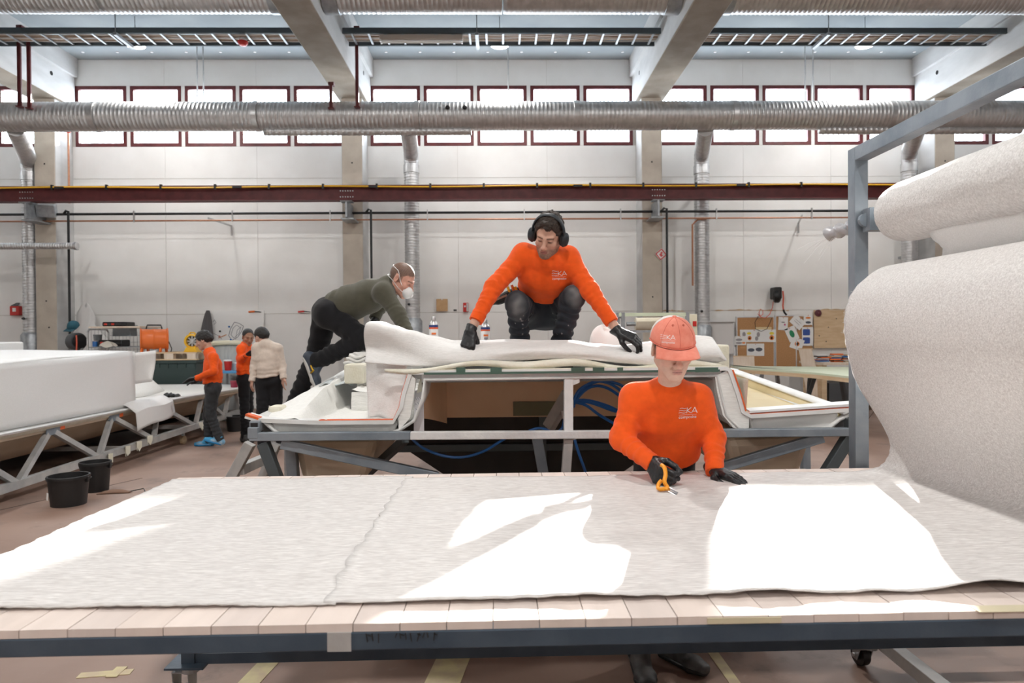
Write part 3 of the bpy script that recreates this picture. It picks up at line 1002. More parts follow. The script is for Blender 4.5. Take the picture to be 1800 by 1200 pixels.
MB().lathe([(.091, .118), (.091, .13), (0, .13)], (x, 12.45, tz), n=18).build('lid', MT['white'], t, smooth=True)

# galvanised rack with a cream roll behind the mould
D = 9.0
t = thing('roll_rack', 'light steel rack with green top rail behind the worker in the cap', 'rack', (P(1150, 0, D).x, D, 0))
for px, d in ((1086, D + .5), (1095, D), (1208, D)):
    q = P(px, 549, d)
    MB().bar((q.x, d, 0), (q.x, d, q.z), .045, .045).build('post', MT['galv_dark'], t)
a, b = P(1088, 553, D), P(1212, 553, D)
MB().bar((a.x, D, a.z), (b.x, D, a.z), .04, .045).build('top_rail', greencoat, t)
z2 = P(1150, 582, D).z
MB().bar((a.x, D, z2), (b.x, D, z2), .03, .03).build('lower_rail', MT['galv_dark'], t)
MB().bar((a.x, D, a.z - .02), (P(1086, 0, D + .5).x, D + .5, a.z - .02), .03, .03).build('end_rail', MT['galv_dark'], t)
a, b = P(1121, 569, D - .0), P(1205, 569, D)
t = thing('cream_roll', 'cream roll of felt held on the light steel rack', 'roll', (a.x, D + .15, a.z))
MB().lathe([(.03, 0), (.085, 0), (.085, (b - a).length), (.03, (b - a).length)], (a.x, D + .15, a.z), (1, 0, 0), 24).build('felt', mat('cream_felt', (.72, .64, .5), .9, c2=(.78, .71, .58), scale=8), t, smooth=True)
MB().cyl((a.x - .12, D + .15, a.z), (b.x + .1, D + .15, a.z), .028, 12).build('core', MT['galv_dark'], t)
q = P(1217, 572, D + .3)
t = thing('pale_cabinet', 'tall pale cabinet panel with a red patch beside the steel rack', 'cabinet', (q.x, D + .3, 0))
zt = P(1217, 552, D + .3).z
MB().box((q.x - .06, D + .3, 0), (q.x + .07, D + .8, zt)).build('body', cream, t, bevel=.008)
MB().cbox((q.x + .03, D + .295, P(0, 578, D + .3).z), (.05, .012, .07)).build('red_patch', MT['red'], t)

# cork boards, papers
def pboard(px0, py0, px1, py1, D, m, label, name, cat='board', frame=True, d=.03):
    a, b = P(px0, py0, D), P(px1, py1, D)
    t = thing(name, label, cat, ((a.x + b.x) / 2, D, b.z))
    MB().box((a.x, D, b.z), (b.x, D + d, a.z)).build('panel', m, t)
    if frame:
        w = .022
        MB().box((a.x - w, D - .008, b.z), (a.x, D + d, a.z)).build('frame_side', alu, t)
        MB().box((b.x, D - .008, b.z), (b.x + w, D + d, a.z)).build('frame_side', alu, t)
        MB().box((a.x - w, D - .008, a.z), (b.x + w, D + d, a.z + w)).build('frame_top', alu, t)
        MB().box((a.x - w, D - .008, b.z - w), (b.x + w, D + d, b.z)).build('frame_bottom', alu, t)
    return t
BD = 14.9
pboard(1296, 558, 1360, 645, BD, cork, 'cork notice board with the long row of printed sheets', 'cork_board')
pboard(1364, 556, 1399, 645, BD, cork, 'cork notice board with the tilted sheets and the green shape', 'cork_board')
pboard(1400.5, 556, 1428, 645, BD + .02, cork, 'narrow cork board strip left of the plywood board', 'cork_board', frame=False)
t = pboard(1431, 545, 1496, 611, BD, wood, 'yellowish plywood board on the wall behind the big roll', 'plywood_board', frame=False)
for px, py in ((1440, 590), (1456, 575), (1452, 600), (1470, 560)):
    q = P(px, py, BD)
    MB().cyl(q, q + V((0, -.006, 0)), .012, 8).build('screw_hole', MT['black'], t)
q = P(1438.5, 550, BD - .03)
t = thing('round_knob', 'round dark plum disc fixed to the corner of the plywood board', 'disc', q)
MB().lathe([(.0, -.03), (.05, -.02), (.075, 0), (.07, .03)], q, (0, 1, 0), 18).build('disc', mat('plum', (.12, .03, .04), .6), t, smooth=True)
MB().cyl(q + V((0, -.02, 0)), q + V((0, -.04, 0)), .02, 10).build('hub', mat('plum_hub', (.2, .06, .07), .5), t)
colr = [mat('print_%s' % n, c, .8) for n, c in (('grey', (.35, .33, .34)), ('orange', (.8, .25, .06)), ('yellow', (.8, .65, .08)), ('green', (.03, .25, .12)), ('blue', (.05, .1, .35)), ('pink', (.6, .15, .3)), ('dark', (.1, .11, .14)))]
GREY, ORA, YEL, GRE, BLU, PIN, DRK = colr
def sheet(px, py, w, h, rot, marks, label, D=BD - .008):
    """paper of w x h pixels; marks: (dx, dy, rx, ry, material) in paper units"""
    q = P(px, py, D)
    s = D / 1200
    t = thing('paper_sheet', label, 'paper', q, 'papers on the boards')
    R = Matrix.Rotation(rot, 3, 'Y')
    MB().cbox(q, (w * s, .003, h * s), R).build('sheet', MT['paper'], t)
    for dx, dy, rx, ry, m in marks:
        c = q + R @ V((dx * w * s, -.003, dy * h * s))
        mb = MB()
        mb.add([c + R @ V((rx * w * s * math.copysign(abs(math.cos(k * PI / 6)) ** (.25 if m is BLU else 1), math.cos(k * PI / 6)), 0, ry * h * s * math.copysign(abs(math.sin(k * PI / 6)) ** (.25 if m is BLU else 1), math.sin(k * PI / 6)))) for k in range(12)], [tuple(range(12))])
        mb.build('print', m, t)
    MB().cyl(q + R @ V((0, -.002, h * s * .44)), q + R @ V((0, -.012, h * s * .44)), .008, 6).build('pin', MT['red'], t)
E4 = [(-.36, .12, .06, .2, GREY), (-.42, -.25, .07, .18, GREY), (-.18, .2, .08, .1, YEL), (-.16, -.18, .07, .18, ORA), (-.16, -.2, .035, .1, MT['paper']), (.15, .1, .06, .2, GREY), (.09, -.22, .06, .18, GREY)]
sheet(1325.5, 590, 50, 22, 0, E4, 'long white sheet with grey and orange prints pinned on the left cork board')
sheet(1356.5, 590, 14, 22, 0, [(0, .2, .3, .12, YEL), (0, -.15, .3, .2, ORA), (0, -.18, .14, .1, MT['paper'])], 'narrow white sheet with a yellow and an orange print between the cork boards', BD - .012)
sheet(1301, 598.5, 21, 16, 0, [(-.1, .1, .28, .14, GREY), (-.1, -.25, .28, .12, GREY), (.3, -.25, .15, .1, ORA)], 'small white sheet overhanging the left edge of the cork board', BD - .014)
sheet(1328, 614.5, 31, 22, 0, [(-.25, -.02, .2, .14, DRK), (.2, .02, .2, .16, DRK)], 'lower white sheet with two dark grey shapes on the left cork board')
sheet(1376.5, 568.5, 17, 23, .05, [(.0, .1, .2, .05, GREY), (.18, -.08, .1, .08, PIN)], 'white sheet with a pink dot on the tilted-sheets board')
sheet(1402, 566, 24, 18, .72, [(.0, .1, .3, .02, GREY), (0, -.1, .3, .02, GREY)], 'strongly tilted white sheet at the top of the cork board')
sheet(1392, 586.5, 19, 25, -.42, [(0, 0, .22, .28, GRE)], 'tilted white sheet with a dark green shape')
sheet(1401, 604, 22, 20, .35, [(0, .0, .2, .22, ORA), (.0, .0, .12, .14, MT['paper'])], 'tilted white sheet with an orange print below the green one', BD - .004)
sheet(1420.5, 562, 16, 18, 0, [(0, .2, .3, .1, ORA), (.0, -.25, .32, .12, DRK)], 'white sheet with red and dark prints next to the plywood board', BD - .002)
sheet(1419.5, 591, 20, 33, 0, [(-.1, .22, .32, .17, BLU), (-.1, -.22, .32, .17, BLU)], 'tall white sheet with two dark blue prints next to the plywood board', BD - .001)
t = thing('masking_tape', 'strip of pale tape above the long printed sheet', 'tape', P(1342, 578, BD))
q = P(1342, 577, BD - .004)
MB().cbox(q, (.36, .003, .06)).build('strip', mat('pale_tape', (.75, .6, .35), .7), t)
# white framed panel
t = pboard(1249, 566, 1289, 620, 14.8, mat('white_door_panel', (.72, .70, .69), .6), 'white framed panel leaning left of the cork boards', 'white_panel', 'panel')
q = P(1270, 563, 14.75)
MB().bar((P(1246, 563, 14.75).x, 14.75, q.z), (P(1291, 563, 14.75).x, 14.75, q.z), .05, .06).build('top_bar', MT['white'], t)
for px in (1250, 1288):
    x = P(px, 0, 14.8).x
    MB().box((x - .025, 14.8, 0), (x + .025, 14.84, P(0, 620, 14.8).z)).build('leg', MT['white'], t)
# hose reel on the wall
q = P(1365.5, 520, 14.75)
t = thing('wall_hose_reel', 'black hose reel with red hose fixed high on the wall above the cork boards', 'hose reel', q)
MB().lathe([(.0, -.07), (.12, -.07), (.15, -.04), (.15, .04), (.12, .07), (0, .07)], q, (.9, -.4, 0), 24).build('drum', MT['black'], t, smooth=True)
MB().cbox(q + V((0, .05, .06)), (.16, .3, .26)).build('housing', MT['black'], t, bevel=.03)
MB().lathe([(.06, .072), (.1, .074), (.1, .08), (.06, .08)], q, (.9, -.4, 0), 20).build('rim', darkgrey, t, smooth=True)
rh = bpy.data.materials['red_hose']
MB().tube([q + V((.09, -.1, .1)), q + V((.1, -.11, -.05)), q + V((.09, -.1, -.22)), q + V((.1, -.1, -.3))], .016, 6).build('hose', rh, t, smooth=True)
pts = []
for (px, py) in ((1359, 530), (1358, 540), (1353, 552), (1345, 559), (1337, 557), (1334, 549), (1337, 543), (1341, 545), (1341, 552), (1336, 556), (1332, 551)):
    pts.append(P(px, py, 14.80))
MB().tube(pts, .008, 6).build('air_line', rh, t, smooth=True)
MB().tube([q + V((.1, -.1, -.3)), q + V((.12, -.1, -.36)), q + V((.17, -.1, -.42))], .02, 6).build('nozzle', MT['black'], t)
pts = [P(px, py, 14.85) for px, py in ((1333, 556), (1327, 566), (1328, 578), (1338, 582), (1348, 578), (1354, 566), (1357, 558))]
t = thing('cable_loop', 'thin dark cable loop hanging in front of the left cork board', 'cable', pts[3])
MB().tube(pts, .006, 6).build('cable', MT['black'], t, smooth=True)
MB().cyl(pts[0] + V((0, .05, 0)), pts[0] + V((0, -.02, 0)), .012, 8).build('hook', MT['galv'], t)

# red warning sign on the column
q = P(1162, 447, 14.37)
t = thing('warning_sign', 'small red and white diamond sign on the column right of the crouching man', 'sign', q)
R = Matrix.Rotation(PI / 4 + .1, 3, 'Y')
MB().cbox(q, (.19, .006, .19), R).build('plate', MT['white'], t)
for s in ((-.078, 0, .022, .17), (.078, 0, .022, .17), (0, .078, .17, .022), (0, -.078, .17, .022)):
    MB().cbox(q + R @ V((s[0], -.005, s[1])), (s[2], .004, s[3]), R).build('border', mat('sign_red', (.7, .1, .1), .5) if 'sign_red' not in bpy.data.materials else bpy.data.materials['sign_red'], t)
MB().cbox(q + R @ V((.01, -.005, -.01)), (.07, .004, .05), R).build('symbol', bpy.data.materials['sign_red'], t)
MB().cbox(q + R @ V((-.02, -.005, .03)), (.04, .004, .04), R).build('symbol', bpy.data.materials['sign_red'], t)

# pale green moulded table on the right
zt = .95
pl = [PZ(px, py, zt) for px, py in ((1284, 641), (1300, 646), (1425, 654), (1560, 668), (1560, 645), (1290, 643))]
t = thing('moulding_table', 'wide pale green moulding table standing in front of the cork boards', 'table', (pl[2].x, pl[2].y, 0))
MB().prism([p - V((0, 0, .03)) for p in pl], (0, 0, .03)).build('tabletop', greencoat, t)
MB().prism([V((p.x, p.y, zt - .09)) for p in pl], (0, 0, .06)).build('apron', wood, t)
for px, py, dx in ((1321, 649, .12), (1345, 650, -.1), (1370, 652, .12), (1430, 655, -.02), (1440, 658, -.25), (1485, 662, .2)):
    q = PZ(px, py, zt - .09) + V((0, .12, 0))
    MB().bar(q, (q.x + dx, q.y + .1, 0), .06, .06).build('leg', MT['galv_dark'] if px < 1400 else MT['tray'], t)
a, b = PZ(1300, 652, .84), PZ(1520, 668, .84)
# leaning sheets and paper heap on it
for (px0, py0, px1, py1, D, lab, tilt) in ((1289, 625, 1326, 668, 14.3, 'pale plywood sheet standing left behind the green table', 0), (1404, 612, 1434, 690, 13.8, 'tall pale plywood sheet leaning on the lower right cork board', .18)):
    a, b = P(px0, py0, D), P(px1, py1, D)
    t = thing('plywood_sheet', lab, 'plywood', (a.x, D, 0), 'loose plywood sheets')
    MB().prism([(a.x, D, a.z), (a.x + (b.x - a.x) * .75 if tilt else b.x, D, a.z), (b.x + tilt, D - .1, 0), (a.x + tilt, D - .1, 0)], (0, .02, 0)).build('sheet', palew, t)
    MB().prism([(a.x, D - .002, a.z), (a.x + (b.x - a.x) * .75 if tilt else b.x, D - .002, a.z), (b.x, D - .002, a.z - .02), (a.x, D - .002, a.z - .02)], (0, .024, 0)).build('edge_band', wood, t)
random.seed(3)
q = P(1452, 634, 13.6)
t = thing('wall_bench', 'low bench with paper stacks beneath the plywood board', 'bench', (q.x, 13.6, 0))
bz0 = P(1452, 637, 13.6).z
x0, x1 = P(1440, 0, 13.6).x, P(1500, 0, 13.6).x
MB().box((x0 + .0, 13.5, bz0 - .05), (x1 + .6, 14.6, bz0)).build('bench_top', palew, t)
for x in (x0, x1 + .4):
    MB().box((x, 13.55, 0), (x + .1, 14.4, bz0 - .05)).build('leg', wood, t)
MB().box((x0 + .15, 13.56, .1), (x1 + .3, 14.3, .55)).build('drawer_box', darkgrey, t)
pm = [MT['paper'], darkgrey, orange_p, mat('grey_paper', (.5, .5, .52), .8), mat('kraft', (.55, .42, .28), .8), blue_p]
z = bz0
labs = ['stack of papers and folders at the left of the wall bench', 'stack of papers and folders in the middle of the wall bench', 'stack of papers and folders at the right of the wall bench']
for i in range(3):
    x = x0 + .14 + i * .25
    t = thing('paper_stack', labs[i], 'papers', (x, 13.8, z), 'paper stacks on the wall bench')
    zz = z
    for k in range(7):
        h = random.uniform(.012, .03)
        MB().cbox((x + random.uniform(-.04, .04), 13.8 + random.uniform(-.04, .04), zz + h / 2), (.21, .16, h * .96), R3(0, 0, random.uniform(-.2, .2))).build('folder', pm[(k * 5 + i * 2) % 6 if k != 2 else 2], t)
        zz += h
# ================================================================ materials shared by the moulds
def nz(x, y, z=0.0):
    """cheap smooth noise, -1..1"""
    return (math.sin(x * 1.7 + 2.1 * math.sin(y * 1.3 + z)) + math.sin(y * 2.3 + 1.7 * math.sin(x * .9 - z * 1.4)) + math.sin(z * 1.9 + x * .7 - y * 1.1)) / 3


MT['fibre'] = fibre_mat('white_glass_fibre', (.84, .84, .825), (.96, .96, .95))
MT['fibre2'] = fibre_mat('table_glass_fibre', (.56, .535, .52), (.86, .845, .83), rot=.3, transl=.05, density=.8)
MT['felt'] = mat('cream_felt_layer', (.70, .67, .54), .85, c2=(.78, .76, .66), scale=9, bump=.3, bscale=80)
MT['lining'] = fibre_mat('laid_up_lining', (.76, .76, .73), (.92, .92, .89), rot=.8, transl=.0, density=.6)
MT['beige_shell'] = mat('beige_laminate', (.58, .46, .33), .5, c2=(.66, .55, .42), scale=2, stretch=(1, 1, 3))
MT['white_shell'] = mat('white_laminate', (.62, .63, .62), .5, c2=(.72, .72, .70), scale=5, bump=.25, bscale=30)
MT['rim_white'] = mat('white_gelcoat_rim', (.78, .79, .79), .35, c2=(.7, .7, .68), scale=7)
MT['amber'] = mat('amber_resin', (.56, .44, .20), .35, c2=(.66, .55, .30), scale=3)
MT['orange_edge'] = mat('orange_edge_tape', (.75, .13, .03), .5)
MT['steel'] = mat('blue_grey_steel', (.19, .23, .27), .42, .35, c2=(.30, .34, .38), scale=5, stretch=(1, 1, 1), bump=.1)
MT['steel_dusty'] = mat('dusty_grey_steel', (.36, .36, .36), .6, .2, c2=(.50, .49, .47), scale=6, bump=.15)
MT['steel_white'] = mat('white_dusty_steel', (.62, .62, .63), .6, 0, c2=(.74, .74, .73), scale=10, bump=.3, bscale=50)
MT['hose_blue'] = mat('blue_air_hose', (.02, .14, .46), .35)

# ================================================================ long mould on the left
RIM = [(-4.80, 4.4), (-4.80, 6.0), (-4.80, 8.0), (-4.80, 9.4), (-4.70, 10.4), (-4.50, 11.2), (-4.40, 11.75), (-4.62, 12.1), (-5.3, 12.28), (-6.5, 12.3), (-8.6, 12.3)]
def rimz(y):
    return .645 + max(0, y - 9) * .022
def spline(pts, n=6):
    out = []
    for i in range(len(pts) - 1):
        p0, p1, p2, p3 = (V(pts[max(i - 1, 0)]), V(pts[i]), V(pts[i + 1]), V(pts[min(i + 2, len(pts) - 1)]))
        for k in range(n):
            t = k / n
            out.append(.5 * (2 * p1 + (p2 - p0) * t + (2 * p0 - 5 * p1 + 4 * p2 - p3) * t * t + (3 * p1 - p0 - 3 * p2 + p3) * t ** 3))
    out.append(V(pts[-1]))
    return out
rim = spline([(x, y, 0) for x, y in RIM], 5)
t = thing('boat_mould', 'long white boat mould on a steel truss frame along the left side', 'boat mould', (-4.8, 8, 0))
nor = []
for i in range(len(rim)):
    d = (rim[min(i + 1, len(rim) - 1)] - rim[max(i - 1, 0)]).normalized()
    nor.append(V((d.y, -d.x, 0)))
def strip(prof, name, m, solid=0):
    """prof: (outward offset, height over rim)"""
    mb = MB()
    n = len(rim) - 1
    mb.grid(lambda u, v: (lambda i, j: (rim[i].x + nor[i].x * prof[j][0], rim[i].y + nor[i].y * prof[j][0], rimz(rim[i].y) + prof[j][1]))(round(u * n), round(v * (len(prof) - 1))), n, len(prof) - 1)
    return mb.build(name, m, t, smooth=True, solid=solid)
strip([(0.02, -.02), (0.03, 0), (.02, .012), (-.10, .012), (-.10, -.02)], 'rim', MT['rim_white'])
strip([(.0, -.02), (-.02, -.05), (-.03, -.06)], 'rim_edge', MT['felt'])
strip([(-.03, -.02), (-.05, -.09), (-.10, -.10), (-.14, -.12), (-.28, -.25), (-.5, -.38), (-.9, -.42)], 'hull_side', MT['beige_shell'])
strip([(-.9, -.42), (-1.2, -.50), (-2.0, -.52), (-2.7, -.5)], 'hull_shade_panel', mat('shaded_hull_dark', (.03, .026, .022), .8))  # added panel, coloured dark for the shade under the hull; blocks light too
dk = MB()
dk.grid(lambda u, v: (lambda i: (rim[i].x - .08 - (rim[i].x + 8.4) * v * .98, rim[i].y + (10.0 - rim[i].y) * v * .2 if rim[i].y < 11 else rim[i].y - .06 - 1.2 * v, rimz(rim[i].y) + .012 - .05 * math.sin(min(1, v * 3) * PI / 2) + .25 * max(0, v - .25)))(round(u * (len(rim) - 1))), len(rim) - 1, 10)
dk.build('deck', MT['lining'], t, smooth=True)
# inner raised coaming
cb = MB()
cp = spline([(-5.75, 9.1, 0), (-5.55, 10.2, 0), (-5.5, 11.0, 0), (-5.8, 11.7, 0), (-7.5, 11.9, 0)], 5)
cb.grid(lambda u, v: (cp[round(u * (len(cp) - 1))].x - .25 * v, cp[round(u * (len(cp) - 1))].y - .1 * v * u, .66 + .26 * v), len(cp) - 1, 3)
cb.build('coaming', MT['lining'], t, smooth=True, solid=.02)
ra, rb = V((-4.78, 5.2, .10)), V((-4.53, 12.0, .27))
MB().bar(ra, rb, .07, .08).build('bottom_rail', MT['steel_dusty'], t)
MB().bar((-6.6, 5.2, .10), (-6.3, 12.0, .27), .07, .08).build('bottom_rail', MT['steel_dusty'], t)
def rp(y):
    k = (y - 5.2) / 6.8
    return ra + (rb - ra) * k
def tp(y):
    x = -4.83 if y < 10 else (-4.83 + (y - 10) * .15)
    return V((x - .03, y, rimz(y) - .07))
tops, bots = [6.2, 7.45, 8.62, 9.8, 10.9, 11.7], [6.75, 8.02, 9.2, 10.35, 11.35]
seq = []
for i in range(len(bots)):
    for tt in (tops[i], tops[i + 1]):
        MB().bar(tp(tt) + V((0, .0, 0)), rp(bots[i]), .055, .055, up=(1, 0, 0)).build('brace', MT['steel_dusty'], t)
        e = tp(tt) + V((-1.75, 0, -.15))
        MB().bar(e, rp(bots[i]) + V((-1.8, 0, 0)), .05, .05, up=(1, 0, 0)).build('rear_brace', MT['steel_dusty'], t)
MB().bar(tp(11.9), rp(11.95), .05, .05, up=(1, 0, 0)).build('end_post', MT['steel_dusty'], t)
MB().bar((-4.55, 12.0, .27), (-6.3, 12.0, .27), .05, .05).build('cross_rail', MT['steel_dusty'], t)
for y in (6.6, 8.6, 10.3):
    MB().bar(rp(y), rp(y) + V((-1.8, 0, 0)), .05, .05).build('cross_rail', MT['steel_dusty'], t)
for i, y in enumerate(tops):
    c = tp(y)
    MB().cbox(c + V((.035, 0, -.0)), (.012, .22, .1)).build('gusset', MT['steel'], t)
    MB().cbox(c + V((.03, .15, .02)), (.02, .09, .07)).build('paint_mark', MT['orange_edge'], t)
for y in (6.0, 10.05, 11.8):
    c = rp(y)
    MB().box((c.x - .045, c.y - .02, .067), (c.x - .015, c.y + .02, c.z)).build('wheel_fork', MT['steel_dusty'], t)
    MB().lathe([(.02, -.025), (.065, -.02), (.065, .02), (.02, .025)], (c.x - .03, c.y, .067), (1, 0, 0), 16).build('wheel', mat('caster_tan', (.35, .25, .15), .6) if y == 6.0 else bpy.data.materials['caster_tan'], t, smooth=True)
# scraps of hardened mat stuck to the rail
random.seed(5)
for y in (8.15, 8.5, 8.75, 9.0, 10.45):
    c = rp(y) + V((.05, 0, random.uniform(-.12, .1)))
    MB().grid(lambda u, v: (c.x + .02 * math.sin(u * 5 + y), c.y + .10 * (u - .5), c.z - .13 * v * (.6 + .4 * math.sin(u * 7 + y))), 4, 3).build('resin_scrap', MT['felt'], t, solid=.006)

# white mat standing over the block on the mould
t = thing('fibre_sheet', 'big white fibre sheet covering the box on the long left mould', 'glass fibre sheet', (-4.85, 7, .65))
def blk(y):
    return 1.31 + (y - 6.5) * .026
m = MB()
m.grid(lambda u, v: (lambda y: (-4.84 - .03 * v + .012 * nz(y * 2, v * 3), y, .665 + (blk(y) - .665) * v))(4.6 + 4.55 * u), 40, 10)
m.build('side_face', MT['fibre'], t, smooth=True, solid=.012)
m = MB()
m.grid(lambda u, v: (lambda y: (-4.87 - 2.3 * v, y, blk(y) + .012 * nz(y * 3, v * 5) + .05 * math.sin(v * PI) * .6))(4.6 + 4.55 * u), 30, 10)
m.build('top_face', MT['fibre'], t, smooth=True, solid=.012)
m = MB()
m.grid(lambda u, v: (-4.86 - 2.2 * u, 9.15 + .04 * math.sin(v * 2.5) + .05 * u, .70 + (blk(9.15) - .70) * v), 20, 8)
m.build('end_face', MT['fibre'], t, smooth=True, solid=.012)
m = MB()
m.grid(lambda u, v: (-4.88 + .22 * u - .05 * v, 9.17 + .18 * math.sin(u * 1.4) + .02 * math.sin(v * 4), blk(9.15) - .02 - .42 * v + .03 * u), 8, 8)
m.build('corner_flap', MT['fibre'], t, smooth=True, solid=.012)
m = MB().box((-8.4, 4.8, 1.37), (-6.6, 9.6, 1.52))
tag(m.build('foam_block', MT['fibre'], None, bevel=.02), 'low white block lying behind the big sheet on the left mould', 'block')
# curled offcut hanging from the rim
t = thing('mat_offcut', 'curled white mat offcut hanging over the rim of the long left mould', 'mat offcut', (-4.75, 9.2, .6))
def curl(u, v):
    y = 8.85 + .95 * u
    s = v
    x = -5.1 + .42 * min(1, s * 1.6) + .05 * max(0, s - .6)
    z = .70 - .36 * max(0, s - .42) ** 1.1 * 1.7 + .02 * math.sin(u * 6)
    x += .1 * max(0, s - .5) * math.sin(u * 3.2)
    z += .12 * u * s
    return (x, y + .08 * s * u, z)
MB().grid(curl, 14, 16).build('sheet', MT['fibre'], t, smooth=True, solid=.008)
def small_glove(c, label):
    t = thing('dropped_glove', label, 'glove', c)
    m = MB()
    m.grid(lambda u, v: (c.x + .12 * (v - .5) , c.y + .07 * math.cos(u * 2 * PI) * (1 - .3 * v), c.z + .03 + .03 * math.sin(u * 2 * PI) + .012 * math.sin(v * 12)), 12, 6, True)
    m.build('palm', MT['black'], t, smooth=True)
    for k in range(4):
        p = c + V((.05, -.045 + .03 * k, .025))
        MB().tube([p, p + V((.05, -.01 + .008 * k, .012)), p + V((.085, -.02 + .01 * k, -.008))], [.014, .013, .009], 6).build('finger', MT['black'], t, smooth=True)
q = PZ(298, 698, .68)
small_glove(q, 'crumpled black glove lying on the rim of the long left mould')
q = V((-4.50, 11.65, rimz(11.65) + .012))
t = thing('plum_cup', 'small dark red cup on the rim behind the walking man', 'cup', q)
MB().lathe([(.055, 0), (.065, .11), (.06, .11), (.052, .02)], q, n=16).build('cup', mat('plum_plastic', (.25, .02, .05), .4), t, smooth=True)
MB().lathe([(.06, .085), (.068, .088), (.068, .11), (.06, .112)], q, n=16).build('lip', mat('plum_lip', (.3, .05, .07), .4), t, smooth=True)

# buckets
def bucket(px, pyb, w_px, h_px, label):
    q = PZ(px, pyb, 0)
    r = w_px / 2 * q.y / 1200
    h = h_px * q.y / 1200 * .98
    t = thing('bucket', label, 'bucket', q, 'black plastic buckets')
    MB().lathe([(r * .82, 0), (r * .95, h * .88), (r, h * .88), (r * 1.02, h * .97), (r, h), (r * .93, h), (r * .80, .02), (0, .02)], q, n=32).build('tub', MT['black'], t, smooth=True)
    MB().tube([q + V((r * math.cos(a) * 1.04, r * math.sin(a) * 1.04, h * (.88 - .04 * math.sin(a)))) for a in [PI * k / 10 for k in range(11)]], .005, 5).build('handle', MT['black'], t)
    for s in (-1, 1):
        MB().cbox(q + V((s * r * 1.0, 0, h * .86)), (.02, .03, .05)).build('handle_lug', MT['black'], t)
    return q, r, h
q, r, h = bucket(121, 886, 66, 52, 'nearest black bucket on the floor, with a small white sticker')
MB().cbox(q + V((-r * .72, -r * .6, h * .35)), (.004, .03, .07), R3(.1, 0, .9)).build('sticker', MT['paper'], bpy.data.objects['bucket'])
bucket(168, 862, 50, 52, 'black bucket half hidden behind the nearest bucket')
bucket(414, 757, 32, 27, 'black bucket on the floor between the two moulds, beside the man in beige')
bucket(434, 752, 22, 25, 'black bucket mostly hidden behind the one between the two moulds')
q = PZ(175, 868, 0) + V((.1, -.25, 0))
t = thing('floor_rag', 'small brown scrap lying on the floor beside the buckets', 'scrap', PZ(205, 862, 0))
q = PZ(195, 866, 0)
MB().grid(lambda u, v: (q.x + .3 * u - .1, q.y + .16 * (v - .5) * (1 - u * .7), .006 + .03 * math.sin(u * 3) * math.sin(v * 3.1)), 10, 6).build('scrap', mat('brown_scrap', (.2, .11, .07), .7), t, smooth=True, solid=.004)
MB().tube([q + V((.18, 0, .012)), q + V((.3, .05, .03)), q + V((.36, -.03, .012)), q + V((.42, -.08, .008))], .005, 5).build('string', MT['black'], t)

# ================================================================ mould in the middle
FD = 3.75
def F(px, py, D=FD):
    return P(px, py, D)
t = thing('deck_mould', 'big boat deck mould on a blue-grey steel frame behind the cutting table', 'boat mould', (.27, FD, 0))
BM = t
prof = [F(432, 727), F(455, 734), F(560, 738), F(690, 737), F(700, 715), F(705, 690), F(716, 655), F(724, 650), F(1000, 647), F(1278, 643), F(1288, 650), F(1302, 690), F(1311, 722), F(1320, 727), F(1503, 715), F(1514, 711)]
# white flange along the front edge with an orange line over it
def edge_strip(pts, y0, y1, zo, th, name, m):
    mb = MB()
    n = len(pts)
    nrm = []
    for i in range(n):
        d = (pts[min(i + 1, n - 1)] - pts[max(i - 1, 0)])
        nrm.append(V((-d.z, 0, d.x)).normalized())
    ring = lambda i: [(pts[i].x + nrm[i].x * o, y, pts[i].z + nrm[i].z * o) for o, y in ((zo, y0), (zo + th, y0), (zo + th, y1), (zo, y1))]
    vs = [p for i in range(n) for p in ring(i)]
    fs = [(i * 4 + k, i * 4 + (k + 1) % 4, (i + 1) * 4 + (k + 1) % 4, (i + 1) * 4 + k) for i in range(n - 1) for k in range(4)] + [(0, 1, 2, 3), tuple((n - 1) * 4 + k for k in range(4))]
    mb.add(vs, fs)
    return mb.build(name, m, BM)
edge_strip(prof, FD, FD + .10, -.026, .022, 'flange', MT['rim_white'])
edge_strip(prof[2:8], FD + .004, FD + .05, -.004, .003, 'orange_edge', MT['orange_edge'])
edge_strip(prof[7:11], FD + .004, FD + .05, -.004, .004, 'pale_edge', MT['felt'])
edge_strip(prof[0:2], FD - .002, FD + .05, -.012, .012, 'orange_edge', MT['orange_edge'])
edge_strip(prof[10:13], FD - .004, FD + .06, -.004, .008, 'orange_edge', MT['orange_edge'])
edge_strip(prof[12:15], FD + .003, FD + .05, -.004, .002, 'orange_edge', MT['orange_edge'])
# shell below the flange
sh = [F(440, 737), F(462, 741), F(474, 752), F(486, 764), F(560, 770), F(660, 768), F(700, 758), F(728, 740), F(742, 700), F(746, 667), F(1262, 660), F(1268, 690), F(1278, 730), F(1300, 752), F(1340, 766), F(1420, 764), F(1462, 752), F(1478, 738), F(1505, 726)]
mb = MB()
mb.grid(lambda u, v: (lambda p: (p.x, FD + .01 + 2.4 * v, p.z + .10 * v + .004 * nz(p.x * 12, p.z * 12)))(sh[round(u * (len(sh) - 1))]), len(sh) - 1, 8)
mb.build('shell', MT['white_shell'], BM, smooth=True, solid=.016)
